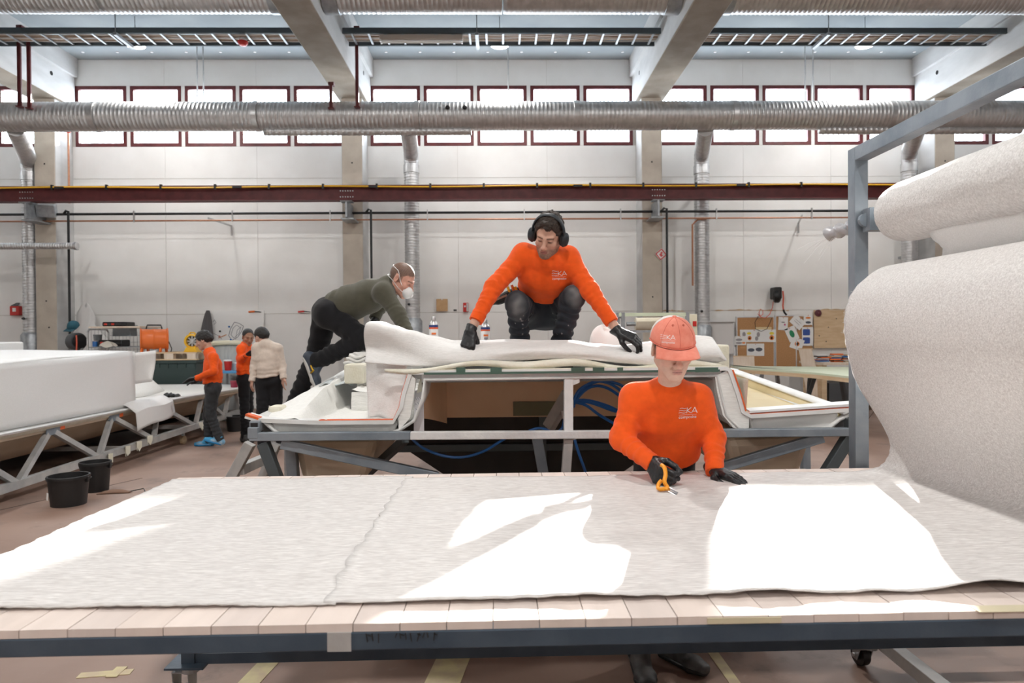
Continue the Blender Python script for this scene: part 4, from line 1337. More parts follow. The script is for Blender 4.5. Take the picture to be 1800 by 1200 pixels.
# rough corner faces between flange and opening
for pts in ([F(700, 737), F(706, 705), F(710, 690), F(720, 657), F(730, 666), F(726, 700), F(720, 735), F(700, 758)], [F(1284, 650), F(1297, 690), F(1308, 724), F(1318, 730), F(1318, 758), F(1290, 752), F(1272, 730), F(1262, 690), F(1258, 660)]):
    MB().prism([p + V((0, .012, 0)) for p in pts], (0, .05, 0)).build('corner_face', MT['lining'], BM)
for x0, x1, y0, y1 in ((1318, 1480, 729, 768), (470, 700, 740, 768)):
    MB().prism([F(x0, y0) + V((0, .03, 0)), F(x1, y0 - (4 if x0 > 1000 else 0)) + V((0, .03, 0)), F(x1 - 12, y1) + V((0, .05, 0)), F(x0 + 12, y1) + V((0, .05, 0))], (0, .03, 0)).build('shell_front', MT['white_shell'], BM, bevel=.012)
# left wing: sloping outer surface and the stepped well
def wz(D):
    return 1.10 + (D - FD) * .072
lx = F(440, 727).x
xr_ = F(716, 738).x
XS = [lx, -1.34, -1.30, -1.26, -1.22, -1.18, -1.14, -1.125, -1.11, -1.09, -1.075, -1.06, -1.0, -.9, -.8, -.7, -.6, xr_]
def wing(u, v):
    D = FD + .02 + 2.2 * v
    x = XS[round(u * (len(XS) - 1))]
    k = min(1, (D - FD) / .6)
    rim_ = wz(D) - .012
    ridge = rim_ + .012 + .075 * k
    fl = 1.072
    if x <= -1.125:
        t = (x - lx) / (-1.125 - lx)
        z = rim_ + (ridge - rim_) * t ** .8
    elif x < -1.06:
        t = (x + 1.125) / .065
        z = ridge + (fl - ridge) * t * t * (3 - 2 * t)
    else:
        z = fl
    return (x - .02 * v, D, z + .004 * nz(x * 9, D * 7))
mb = MB()
mb.grid(wing, len(XS) - 1, 28)
mb.build('outer_wing', MT['lining'], BM, smooth=True)
x0, x1 = F(556, 0).x, F(712, 0).x
STEPS = [(FD + .02, 4.35, 1.085), (4.35, 4.72, 1.20), (4.72, 5.05, 1.33), (5.05, 6.1, 1.44)]
for i, (d0, d1, z) in enumerate(STEPS):
    xa = x0 + (.0, .04, .0, -.1)[i]
    mb = MB()
    nxs = 10
    mb.grid(lambda u, v: (xa + (x1 - xa) * u, d0 + (d1 - d0) * v, z + .012 * nz(u * 6, v * 5 + i) * (0 if v in (0, 1) else 1) + .02 * (1 - min(1, u * 8))), nxs, 6)
    if i:
        zp = STEPS[i - 1][2]
        mb.grid(lambda u, v: (xa + (x1 - xa) * u, d0 - .02 * (1 - v) + .01 * nz(u * 8, v * 4), zp - .01 + (z - zp + .01) * v), nxs, 5)
        mb.grid(lambda u, v: (xa - .02 * (1 - v), d0 + (d1 - d0) * u, zp - .1 + (z - zp + .1) * v), 6, 5)
    mb.build('well_step', MT['lining'], BM, smooth=True)
for (xa, ya, xb, yb, D, dd) in ((647, 706, 689, 722, 4.0, .25), (604, 640, 641, 669, 4.6, .2), (470, 714, 494, 726, 4.0, .12)):
    a, b = P(xa, ya, D), P(xb, yb, D)
    MB().box((a.x, D, b.z - .02), (b.x, D + dd, a.z)).build('foam_insert', MT['felt'], BM, bevel=.015)
for (xa, ya, xb, yb, D, dd, n) in ((611, 626, 648, 645, 4.9, .3, 3),):
    a, b = P(xa, ya, D), P(xb, yb, D)
    for k in range(n):
        MB().grid(lambda u, v: (a.x - .03 + (b.x - a.x) * u + .02 * k, D + dd * v, b.z + (a.z - b.z) * (k + 1) / n + .012 * math.sin(u * 7 + k)), 10, 5).build('folded_lining', MT['lining'], BM, smooth=True, solid=.02)
# centre deck
cx0, cx1 = F(712, 0).x, F(1284, 0).x
mb = MB()
mb.grid(lambda u, v: (cx0 + (cx1 - cx0) * u, FD + .1 + 2.3 * v, 1.29 + .09 * min(1, v * 3)), 8, 12)
mb.build('centre_deck', MT['lining'], BM, smooth=True)
MB().box((cx0, FD + .07, 1.312), (cx1, FD + .11, 1.355)).build('front_coaming', MT['rim_white'], BM)
# right basin
rx0, rx1 = F(1316, 0).x, F(1503, 0).x
mb = MB()
zb0 = 1.058
def wall_quad(a, b, c, d, nm, m, th):
    MB().prism([a, b, c, d], th).build(nm, m, BM)
MB().grid(lambda u, v: (rx0 + (rx1 - .1 - rx0) * u, FD + .04 + 1.9 * v, zb0 + .008 + .12 * v), 4, 6).build('basin_floor', MT['amber'], BM)
MB().grid(lambda u, v: (rx1 - .06 - .05 * (1 - v) + .0 * u, FD + .04 + 1.95 * u, zb0 + (wz(FD + 1.95 * u) - zb0) * v), 12, 4).build('basin_wall', MT['amber'], BM, smooth=True)
MB().grid(lambda u, v: (rx0 + (rx1 - .06 - rx0) * u, FD + 1.95 - .04 * (1 - v), zb0 + (wz(FD + 1.95) - zb0) * v), 6, 4).build('basin_wall', MT['amber'], BM, smooth=True)
MB().grid(lambda u, v: (rx0 - .02 * (1 - v), FD + .03 + 1.95 * u, zb0 + (1.30 - zb0) * v), 6, 4).build('basin_wall', MT['felt'], BM, smooth=True)
MB().grid(lambda u, v: (rx1 - .07 + .10 * v, FD + .0 + 2.0 * u, wz(FD + 2.0 * u) + .015 * math.sin(v * PI)), 12, 4).build('basin_rim', MT['rim_white'], BM, smooth=True, solid=.012)
MB().grid(lambda u, v: (rx0 + (rx1 + .03 - rx0) * u, FD + 1.95 + .12 * v, wz(FD + 1.95) + .01), 6, 2).build('basin_rim', MT['rim_white'], BM, smooth=True, solid=.012)
MB().prism([F(1318, 727) + V((0, .0, .004)), F(1506, 714) + V((0, 0, .004)), F(1506, 714) + V((0, .075, .012)), F(1318, 727) + V((0, .075, .012))], (0, 0, .012)).build('basin_rim', MT['rim_white'], BM)
# hull pods below the wings and the brown bulkhead in the opening
for pts in ([(512, 775), (664, 772), (640, 850), (530, 850)], [(1278, 770), (1432, 765), (1402, 850), (1300, 850)]):
    f = [P(x, y, 4.0) for x, y in pts]
    b = [p + V((0, 1.4, .05)) for p in f]
    mb = MB()
    mb.add(f + b, [(0, 1, 2, 3), (7, 6, 5, 4), (0, 4, 5, 1), (1, 5, 6, 2), (2, 6, 7, 3), (3, 7, 4, 0)])
    mb.build('hull_pod', MT['beige_shell'], BM, bevel=.05)
a, b = P(785, 655, 4.75), P(1270, 729, 4.75)
MT['tan_lam'] = mat('tan_laminate', (.70, .47, .29), .6, c2=(.78, .56, .37), scale=2)
MB().box((a.x, 4.75, b.z), (b.x, 4.78, 1.33)).build('bulkhead', MT['tan_lam'], BM)
a2 = P(740, 655, 3.95)
mb = MB()
mb.grid(lambda u, v: (a2.x + (a.x - a2.x) * u ** .5, 3.9 + .85 * u, b.z - .04 * u + (1.33 - b.z) * v + .1 * (1 - u) * (1 - v)), 8, 4)
mb.build('bulkhead_return', MT['tan_lam'], BM, smooth=True)
q0, q1 = P(902, 706, 4.74), P(985, 730, 4.74)
MB().box((q0.x, 4.735, q1.z), (q1.x, 4.75, q0.z)).build('bulkhead_patch', mat('olive_patch', (.15, .14, .07), .5), BM)
# hull added on behind the frame, coloured dark for the shade there
hd_ = mat('shaded_keel_dark', (.035, .032, .030), .7, c2=(.06, .052, .046), scale=3)
SEC = [(-1.0, 1.12), (-.82, .62), (-.35, .30), (.27, .22), (.9, .30), (1.38, .62), (1.55, 1.12)]
mb = MB()
def keel(u, v):
    x, z = SEC[round(u * (len(SEC) - 1))]
    k = 1 - .55 * v * v
    return (.27 + (x - .27) * k, 5.75 + 4.2 * v, z + .35 * v * v)
mb.grid(keel, len(SEC) - 1, 10)
mb.add([(x, 5.75, z) for x, z in SEC], [tuple(range(len(SEC)))])
mb.build('keel_hull', hd_, BM)
for x in (-.2, .75):
    MB().box((x - .05, 5.9, 0), (x + .05, 9.0, .34)).build('keel_block', MT['tray'], BM)
# green and white tape along the top edge
for x0_, x1_ in ((802, 818), (862, 882), (1004, 1028), (1042, 1062), (1085, 1095), (1222, 1262)):
    p, q = F(x0_, 649.5), F(x1_, 649.5)
    MB().box((p.x, FD - .006, p.z - .014), (q.x, FD + .004, p.z + .012)).build('green_tape', mat('dark_green_tape', (.06, .12, .09), .5) if 'dark_green_tape' not in bpy.data.materials else bpy.data.materials['dark_green_tape'], BM)
p, q = F(745, 656.5), F(1265, 651)
MB().bar((p.x, FD + .005, p.z), (q.x, FD + .005, q.z), .02, .012).build('green_underlayer', bpy.data.materials['dark_green_tape'], BM)
# steel frame
def fb(a, b, w, h, name='frame_bar', m=None, up=(0, 0, 1)):
    MB().bar(a, b, w, h, up).build(name, m or MT['steel'], BM, bevel=.004)
fb(F(742, 663, 3.8), F(1266, 655, 3.8), .05, .045, 'top_bar', MT['steel_white'])
fb(F(722, 765, 3.72), F(1078, 763, 3.72), .05, .042, 'front_rail', MT['steel_white'])
fb(F(440, 767, 3.72), F(722, 765, 3.72), .05, .045, 'front_rail')
fb(F(1078, 763, 3.72), F(1520, 758, 3.72), .05, .045, 'front_rail')
fb(F(999, 664, 3.79), F(999, 762, 3.74), .05, .05, 'upright', MT['steel_white'])
MB().prism([F(993, 664, 3.765), F(1019, 664, 3.765), F(1019, 672, 3.765), F(1005, 678, 3.765), F(993, 678, 3.765)], (0, .03, 0)).build('gusset', MT['steel_white'], BM)
fb(F(999, 770, 3.74), F(990, 900, 3.74), .05, .05, 'upright', MT['steel_dusty'])
fb(F(944, 770, 4.6), F(962, 870, 4.6), .07, .05, 'leg')
fb(F(495, 779, 3.74), F(770, 838, 3.84), .05, .055, 'brace')
fb(F(1446, 768, 3.74), F(1265, 822, 3.84), .05, .055, 'brace')
def leg(px0, py0, px1, D, m=None, w=.06, dd=0):
    a = P(px0, py0, D)
    b = V((P(px1, 838, D).x, D, P(px1, 838, D).z))
    d = b - a
    e = a + d * (a.z / -d.z)
    e.z = 0
    fb(a, e + V((0, dd, 0)), w, w, 'leg', m, up=(0, 1, 0))
leg(463, 778, 486, 3.74, MT['tray'])
leg(440, 779, 408, 4.1, MT['steel_dusty'])
leg(512, 780, 516, 4.0)
leg(486, 780, 462, 4.9, MT['steel_dusty'])
leg(1492, 768, 1448, 3.74, MT['tray'])
leg(1415, 775, 1416, 5.2)
leg(1490, 775, 1520, 5.0, MT['steel_dusty'])
fb(P(420, 826, 4.1), P(480, 800, 4.9), .06, .06, 'low_bar', MT['steel_dusty'])
# square tube end at the left front corner
q = P(447, 750, 3.72)
fb(q, q + V((0, 2.2, .1)), .055, .06, 'side_rail')
MB().cbox(q + V((0, -.002, 0)), (.038, .006, .042)).build('tube_opening', MT['black'], BM)
fb(q, P(447, 770, 3.72), .055, .055, 'corner_stub')
fb(P(1496, 748, 3.75), P(1496, 748, 3.75) + V((0, 2.2, .1)), .055, .06, 'side_rail')
fb(P(468, 744, 3.9), P(480, 768, 3.9), .07, .05, 'clamp_block', MT['tray'])
fb(P(1496, 735, 3.75), P(1496, 765, 3.75), .06, .05, 'corner_stub', MT['tray'])
for z, d in ((.25, 3.9), (.25, 5.6), (.62, 5.7)):
    fb(V((-1.1, d, z)), V((1.75, d, z)), .06, .06, 'low_bar', MT['tray'])
for x in (-1.1, .35, 1.75):
    fb(V((x, 3.9, .25)), V((x, 5.6, .25)), .06, .06, 'low_bar', MT['tray'])
    fb(V((x, 5.65, 0)), V((x, 5.65, 1.1)), .06, .06, 'leg', MT['tray'])
fb(P(712, 772, 3.9), P(648, 830, 4.4), .045, .045, 'brace', MT['tray'])
fb(P(1000, 690, 4.4), P(965, 750, 4.5), .07, .07, 'brace', MT['steel_dusty'])
# label strip hung in the opening
a, b = P(727, 681, 3.84), P(746, 764, 3.84)
t = thing('label_strip', 'long narrow white card with handwriting hung at the left of the mould opening', 'card', (a.x, 3.84, b.z))
MB().prism([(a.x, 3.83, b.z + .02), (b.x, 3.83, b.z - .0), (b.x - .002, 3.84, a.z), (a.x + .004, 3.84, a.z - .02)], (0, .003, 0)).build('card', mat('white_card', (.66, .64, .66), .7), t)
MB().prism([(a.x + .02, 3.826, a.z - .03), (a.x + .05, 3.826, a.z - .02), (a.x + .045, 3.83, a.z + .05), (a.x + .03, 3.83, a.z + .03)], (0, .006, 0)).build('tape', MT['felt'], t)
random.seed(11)
for k in range(9):
    x = a.x + .012 + .011 * (k % 3)
    z = a.z - .05 - .03 * (k // 3) - random.uniform(0, .01)
    MB().bar((x, 3.828, z), (x + random.uniform(.003, .008), 3.828, z - random.uniform(.006, .016)), .0025, .002, up=(0, 1, 0)).build('handwriting', ink, t)
# blue hoses in the opening
HZ = [[(1008, 716), (1012, 700), (1025, 684), (1045, 672), (1065, 670), (1090, 676), (1110, 690)],
      [(1008, 712), (1018, 696), (1034, 682), (1052, 678), (1072, 684), (1095, 700)],
      [(1008, 706), (1016, 688), (1032, 676), (1052, 670), (1076, 676), (1100, 694)],
      [(1008, 705), (1025, 703), (1045, 706), (1075, 716), (1110, 735)],
      [(1008, 708), (1030, 706), (1052, 712), (1080, 722), (1110, 726)],
      [(1008, 706), (1030, 712), (1052, 728), (1072, 740), (1100, 756)]]
LH = ['topmost blue air hose looping through the mould opening beside the worker in the cap', 'second blue air hose looping through the mould opening', 'third blue air hose looping through the mould opening',
      'blue air hose running nearly flat from the white upright', 'blue air hose just under the flat one', 'lowest blue air hose slanting down behind the orange sleeve']
for pts, lab in zip(HZ, LH):
    pp = spline([P(x, y, 4.25 + .02 * i) for i, (x, y) in enumerate(pts)], 5)
    t = thing('air_hose', lab, 'hose', pp[0], 'blue air hoses')
    MB().tube(pp, .0095, 8).build('hose', MT['hose_blue'], t, smooth=True)
    MB().cyl(pp[0], pp[0] + V((-.05, 0, 0)), .013, 8).build('fitting', MT['galv'], t)
for pts, D, lab in (([(725, 772), (745, 788), (780, 801), (815, 803), (850, 793), (880, 775), (900, 764)], 4.6, 'blue air hose sagging under the mould left of the steel uprights'), ([(1010, 772), (1017, 795), (1026, 820), (1036, 850)], 4.2, 'blue air hose hanging straight down right of the white upright'),
                    ([(992, 735), (988, 752), (975, 760), (950, 752), (930, 757)], 4.4, 'short blue hose coil behind the white upright')):
    pp = spline([P(x, y, D) for x, y in pts], 6)
    t = thing('air_hose', lab, 'hose', pp[0], 'blue air hoses')
    MB().tube(pp, .009, 8).build('hose', MT['hose_blue'], t, smooth=True)
    MB().cyl(pp[0], pp[0] + V((-.01, 0, .05)), .013, 8).build('fitting', MT['galv'], t)

# ---- fibre mats piled on the front of the mould
TOP = [(640, 572), (652, 566), (668, 566), (690, 573), (720, 582), (760, 592), (800, 600), (850, 601), (900, 600), (950, 600), (1000, 600), (1050, 606), (1090, 609), (1130, 604), (1180, 597), (1225, 592), (1252, 593), (1264, 612)]
def topz(x):
    pts = [(P(a, b, 3.9).x, P(a, b, 3.9).z) for a, b in TOP]
    if x <= pts[0][0]:
        return pts[0][1]
    for (xa, za), (xb, zb) in zip(pts[:-1], pts[1:]):
        if x <= xb:
            k = (x - xa) / (xb - xa)
            k = k * k * (3 - 2 * k)
            return za + (zb - za) * k
    return pts[-1][1]
mx0, mx1 = P(650, 0, 3.9).x, P(1262, 0, 3.9).x
t = thing('mat_pile', 'thick rumpled white fibre mat lying along the front edge of the deck mould', 'glass fibre mat', (0, 3.85, 1.36))
def pile(u, v):
    x = mx0 + (mx1 - mx0) * u
    zt = topz(x)
    zb = 1.40 + .02 * math.sin(x * 5)
    lift = max(0, min(1, (-.35 - x) / .3))
    rnd = math.sqrt(max(0, 1 - ((u - .965) / .035) ** 2)) if u > .965 else 1
    zt = zb + (zt - zb) * (.35 + .65 * rnd)
    if v < .45:
        k = v / .45
        D = 3.82 - .05 * math.sin(k * PI) * (1 - lift) + .07 * k * (1 - .3 * lift) + .012 * nz(x * 7, k * 3)
        if lift > 0:
            D += .05 * math.sin(k * 5) * lift
        z = zb + (zt - zb) * (k ** (1.0))
        z += .010 * nz(x * 9, k * 4, 2) * math.sin(k * PI)
    else:
        k = (v - .45) / .55
        D = 3.89 + (.5 if x < -.35 else .26) * k
        z = zt + .015 * math.sin(k * PI) - (zt - 1.34) * k ** 2.2 + .012 * nz(x * 8, k * 5, 1) * math.sin(k * PI)
    xs = x - .04 * lift * (1 - min(1, v * 1.5)) + .03 * lift * nz(v * 5, 1)
    return (xs, D, z)
MB().grid(pile, 130, 40).build('sheet', MT['fibre'], t, smooth='all', solid=.008)
def lip(u, v):
    x = P(672, 0, 3.8).x + (P(1262, 0, 3.8).x - P(672, 0, 3.8).x) * u
    a = v * PI * 1.15 - .3
    z0 = 1.383 + .012 * math.sin(x * 4.5 + 1) - .012 * math.sin(x * 11)
    r = (.018 + .006 * math.sin(x * 6)) * min(1, .25 + u * 9, .3 + (1 - u) * 9)
    if x < -.35:
        z0 += (x + .35) * .05
    return (x, 3.80 - r * 1.5 * math.sin(a) + .03 * math.sin(x * 3), z0 - r * math.cos(a) * .9)
MB().grid(lip, 90, 10).build('felt_lip', MT['felt'], t, smooth='all', solid=.006)
# side drape from the pile down the left flank
t = thing('mat_drape', 'white fibre mat draped from the pile down the left flank of the deck mould', 'glass fibre mat', (-.7, 3.9, 1.1))
def drape(u, v):
    z = 1.41 - .33 * v
    a = P(642, 650, 3.9).x + .02 * v
    b = P(716, 650, 3.85).x - .03 * v - .03 * v * v
    return (a + (b - a) * u, 3.93 - .1 * u + .02 * nz(u * 4, v * 5) - .05 * v * (1 - u), z + .02 * math.sin(u * 4))
MB().grid(drape, 16, 18).build('sheet', MT['fibre'], t, smooth='all', solid=.008)
# thin blue-white cloth under the boot, left
q = P(565, 671, 5.0)
t = thing('mat_offcut', 'small pale bluish mat offcut lying under the kneeling man\'s boot', 'mat offcut', (q.x, 5, 1.2))
MB().grid(lambda u, v: (P(556, 0, 4.7).x + .22 * u, 4.66 + .5 * v, 1.215 + .04 * (1 - v) * math.sin(u * 3) * .5 + .025 * v + .012 * math.sin(u * 9 + v * 3)), 12, 8).build('sheet', fibre_mat('bluish_fibre', (.52, .58, .60), (.72, .77, .79)), t, smooth='all', solid=.006)
# yellow foam block right of the pile
a, b = P(1258, 606, 3.95), P(1283, 643, 3.95)
tag(MB().box((a.x, 3.95, b.z - .02), (b.x, 4.2, a.z)).build('foam_block', MT['felt'], None, bevel=.012), 'cream foam block standing at the right end of the mat pile', 'block')
# white crumpled bag behind
q = P(1062, 600, 4.55)
t = thing('plastic_bag', 'white crumpled plastic bag lying behind the crouching man\'s left hand', 'bag', (q.x, 4.55, 1.38))
MB().grid(lambda u, v: (q.x + .13 * math.cos(u * 2 * PI) * math.cos(v * PI / 2) * (1 + .15 * math.sin(u * 19 + v * 4)), 4.6 + .1 * math.sin(u * 2 * PI) * math.cos(v * PI / 2), 1.38 + .22 * math.sin(v * PI / 2) * (1 + .1 * math.sin(u * 13))), 40, 12, True).build('film', MT['paper'], t, smooth='all')
# foam spray cans
def can(px, ytop, D, label):
    q = P(px, ytop, D)
    zb = 1.38
    h = q.z - zb
    t = thing('spray_can', label, 'spray can', (q.x, D, zb), 'spray cans on the deck mould')
    r = .031
    MB().lathe([(r * .96, 0), (r, .006), (r, h * .72)], (q.x, D, zb), n=20).build('body', MT['white'], t, smooth=True)
    MB().lathe([(r * 1.01, h * .72), (r * 1.01, h * .76)], (q.x, D, zb), n=20).build('red_band', mat('can_red', (.7, .12, .05), .4) if 'can_red' not in bpy.data.materials else bpy.data.materials['can_red'], t)
    MB().lathe([(r * 1.01, h * .76), (r * 1.01, h * .81)], (q.x, D, zb), n=20).build('blue_band', mat('can_blue', (.02, .05, .2), .4) if 'can_blue' not in bpy.data.materials else bpy.data.materials['can_blue'], t)
    MB().lathe([(r * 1.02, h * .81), (r, h * .83), (r * .6, h * .90), (r * .5, h * .91), (r * .5, h * .97), (r * .4, h), (0, h)], (q.x, D, zb), n=20).build('valve', MT['galv'], t, smooth=True)
    for k, (mm, zz) in enumerate(((orange_p, .62), (ink, .55), (ink, .5))):
        MB().cbox((q.x + .004, D - r - .001, zb + h * zz), (.03 - .006 * k, .004, .012)).build('label_print', mm, t)
can(762, 556, 4.62, 'white spray can with red and blue bands behind the raised left mat flap')
can(853, 561, 4.55, 'white spray can between the crouching man\'s right arm and knee')
# ================================================================ cutting table in front
TZ0 = .95
MT['steel_navy'] = mat('navy_grey_steel', (.040, .064, .095), .4, .2, c2=(.065, .095, .13), scale=6, bump=.08)
TX0, TX1, TY0, TY1 = -1.39, 2.75, 1.435, 2.985
MT['fibre_roll'] = fibre_mat('rolled_glass_fibre', (.68, .67, .655), (.97, .965, .955), rot=1.0, density=.62, bump=.9)
plank_m = [mat('pale_planed_wood_%d' % i, c, .7, c2=tuple(min(1, v * 1.08) for v in c), scale=5, stretch=(5, .6, 1), bump=.08) for i, c in enumerate(((.64, .55, .50), (.68, .59, .54), (.61, .53, .49)))]
TR = .011      # slight turn of the table
T = thing('cutting_table', 'long plank-topped cutting table on a blue-grey steel frame in the foreground', 'table', (TX0, TY1, 0))
def tw(x, y, z):
    return V((x, y + (x - 0) * TR, z))
random.seed(2)
x = TX0
proto = {}
n = 0
while x < TX1 - .01:
    w = .098
    z0, z1 = TZ0 - .018, TZ0 - random.uniform(0, .0012)
    m = MB()
    a = [tw(x + .0007, TY0 + random.uniform(0, .002), z0), tw(x + w - .0012, TY0 + random.uniform(0, .002), z0), tw(x + w - .0012, TY1, z0), tw(x + .0012, TY1, z0)]
    m.prism(a, (0, 0, z1 - z0))
    m.build('plank', plank_m[n % 3], T, fixn=True)
    n += 1
    x += w
m = MB()
fz = TZ0 - .018 - .020
for y in (TY0 + .02, TY1 - .03):
    MB().bar(tw(TX0, y, fz), tw(TX1, y, fz), .04, .039).build('frame_rail', MT['steel_navy'], T, bevel=.003)
for x in (TX0 + .02, -.4, .6, 1.6, TX1 - .02):
    MB().bar(tw(x, TY0 + .04, fz), tw(x, TY1 - .05, fz), .04, .04).build('cross_rail', MT['steel_navy'], T)
def caster(c, h, r, parent, name='caster'):
    """plate, fork and wheel under point c (c.z = underside)"""
    MB().box((c.x - h * .24, c.y - h * .2, c.z - .008), (c.x + h * .24, c.y + h * .2, c.z)).build('caster_plate', MT['steel_navy'], parent)
    w = MB().lathe([(.02, -.02), (r * .96, -.018), (r, -.01), (r, .01), (r * .96, .018), (.02, .02)], (c.x - .03, c.y + .02, r), (1, .15, 0), 24).build('caster_wheel', MT['black'], parent, smooth=True)
    f = MB()
    f.lathe([(.035, 0), (.035, -.03), (.02, -.035)], c + V((0, 0, -.008)), n=14)
    for s in (-1, 1):
        f.prism([(c.x + s * .03 - .03, c.y - .03, c.z - .03), (c.x + s * .03 - .03, c.y + .045, c.z - .03), (c.x + s * .03 - .03, c.y + .04, r - .02), (c.x + s * .03 - .03, c.y, r - .02)], (.004, 0, 0))
    f.box((c.x - .06, c.y - .03, c.z - .035), (c.x + .004, c.y + .045, c.z - .03))
    f.build('caster_fork', MT['galv_dark'], parent)
    MB().cyl((c.x - .07, c.y + .02, r), (c.x + .01, c.y + .02, r), .008, 8).build('caster_axle', MT['galv'], parent)
    return w
lx_, ly_ = P(335, 1150, 2.65).x, 2.65
for i, (x, y) in enumerate(((lx_, ly_), (lx_, 1.55), (2.6, 2.7), (2.6, 1.55))):
    MB().box((x - .025, y - .025, .305), (x + .025, y + .025, fz)).build('leg', MT['steel_navy'], T)
    caster(V((x, y, .305)), .305, .10, T)
    MB().bar((x - .05, y - .05, .20), (x - .015, y - .08, .165), .03, .014).build('brake_pedal', mat('green_pedal', (.03, .16, .08), .5) if i == 0 else bpy.data.materials['green_pedal'], T)
MB().bar((lx_, ly_, .32), (2.6, 2.7, .32), .04, .04).build('low_rail', MT['steel_navy'], T)
# tape and pencil marks on the edge
ytape = mat('yellow_masking_tape', (.60, .54, .38), .7)
for px0, px1 in ((1245, 1375),):
    a, b = P(px0, 1108, TY0), P(px1, 1106, TY0)
    MB().box((a.x, TY0 - .001 + a.x * TR, TZ0 - .016), (b.x, TY0 + .002 + a.x * TR, TZ0 - .004)).build('edge_tape', ytape, T)
a = P(588, 1131, TY0)
MB().box((P(565, 0, TY0).x, TY0 - .0015 + a.x * TR, fz - .020), (P(607, 0, TY0).x, TY0 + .004 + a.x * TR, fz + .020)).build('rail_tape', MT['steel_dusty'], T)
a, b = PZ(1722, 1076, TZ0), PZ(1800, 1062, TZ0)
MB().box((a.x, a.y, TZ0 - .0005), (a.x + .3, a.y + .035, TZ0 + .0008)).build('top_tape', ytape, T)
random.seed(4)
x = P(636, 0, TY0).x
for k in range(13):
    if k in (3, 4):
        continue
    xx = x + .0115 * k
    yy = TY0 - .001 + xx * TR
    MB().bar((xx, yy, fz + random.uniform(-.004, .008)), (xx + random.uniform(-.004, .006), yy, fz + .017), .0018, .002, up=(0, 1, 0)).build('chalk_mark', MT['black'], T)
    if k % 3 == 0:
        MB().bar((xx, yy, fz + .014), (xx + .008, yy, fz + .011), .0018, .002, up=(0, 1, 0)).build('chalk_mark', MT['black'], T)

# ---- left mat lying on the table
MZ0 = TZ0 + .004
SEAM = -.40
def fuzz(a):
    return .006 * math.sin(a * 37) + .004 * math.sin(a * 91 + 1)
t = thing('table_mat', 'white fibre mat covering the left third of the cutting table', 'glass fibre mat', (-.9, 2.2, TZ0))
def lm(u, v):
    x0 = -1.375 + fuzz(v * 3) * .6
    x1 = SEAM + .03
    x = x0 + (x1 - x0) * u
    y = 1.545 + fuzz(u * 4) * .4 + (2.90 - 1.545) * v - .02 * u * (1 - v)
    return tw(x, y, MZ0 + .0035 + .0025 * nz(x * 6, y * 7) + .002 * nz(x * 15, y * 13, 3))
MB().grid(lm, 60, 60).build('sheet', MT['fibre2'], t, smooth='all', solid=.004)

# ---- rack with the two rolls
RY0, RY1 = 1.56, 2.86
t = thing('roll_stand', 'tall blue-grey square-tube rack holding the two fibre rolls', 'rack', (1.6, 3.06, 0))
PX = P(1516, 800, 3.06).x
zt = P(1516, 258, 3.06).z
s = .062
def rbar(a, b, name):
    return MB().bar(a, b, s, s).build(name, MT['steel'], t, bevel=.003)
MB().box((PX - s / 2, 3.06, .14), (PX + s / 2, 3.06 + s, zt)).build('far_post', MT['steel'], t, bevel=.003)
MB().box((PX - s / 2, .85, zt - s), (PX + s / 2, 3.06, zt)).build('top_beam', MT['steel'], t, bevel=.003)
MB().box((PX - s / 2, .85, .14), (PX + s / 2, .85 + s, zt)).build('near_post', MT['steel'], t, bevel=.003)
bx = P(1545, 1124, 3.1).x
MB().box((bx - .03, 1.0, .115), (bx + .03, 3.15, .172)).build('base_beam', MT['steel_dusty'], t, bevel=.003)
MB().box((PX - .03, 3.06, .115), (3.0, 3.12, .172)).build('base_beam', MT['steel_dusty'], t, bevel=.003)
caster(V((P(1520, 1130, 3.17).x, 3.13, .125)), .125, .05, t)
caster(V((2.95, 3.1, .125)), .125, .05, t)
for cx, cz in ((1.70, 2.055), (1.72, 1.574)):
    MB().box((PX, 2.99, cz - .05), (cx + .05, 3.05, cz + .05)).build('shaft_bracket', MT['steel'], t)
    MB().cyl((PX, 3.02, cz), (PX, 3.04, cz), .03, 12).build('shaft_bracket', MT['steel'], t)

def roll_mesh(cx, cz, r, y0, y1, nm, parent, amp=.004, sq=1.0):
    mb = MB()
    def f(u, v):
        a = u * 2 * PI
        y = y0 + (y1 - y0) * v
        e = 1 - .10 * max(0, (v - .93) / .07) ** 2
        rr = r * e + amp * (nz(a * 3, y * 6) + .6 * nz(math.cos(a) * 9, y * 14, math.sin(a) * 9))
        return (cx + rr * math.cos(a) * sq, y, cz + rr * math.sin(a))
    mb.grid(f, 72, 40, True)
    ve = len(mb.v)
    k = 41
    for j in (0, 40):
        c = (cx, y0 if j == 0 else y1 + .0, cz)
        mb.v.append(c)
        ci = len(mb.v) - 1
        for i in range(72):
            mb.f.append((i * k + j, ((i + 1) % 72) * k + j, ci))
    return mb.build(nm, MT['fibre_roll'], parent, smooth=True)
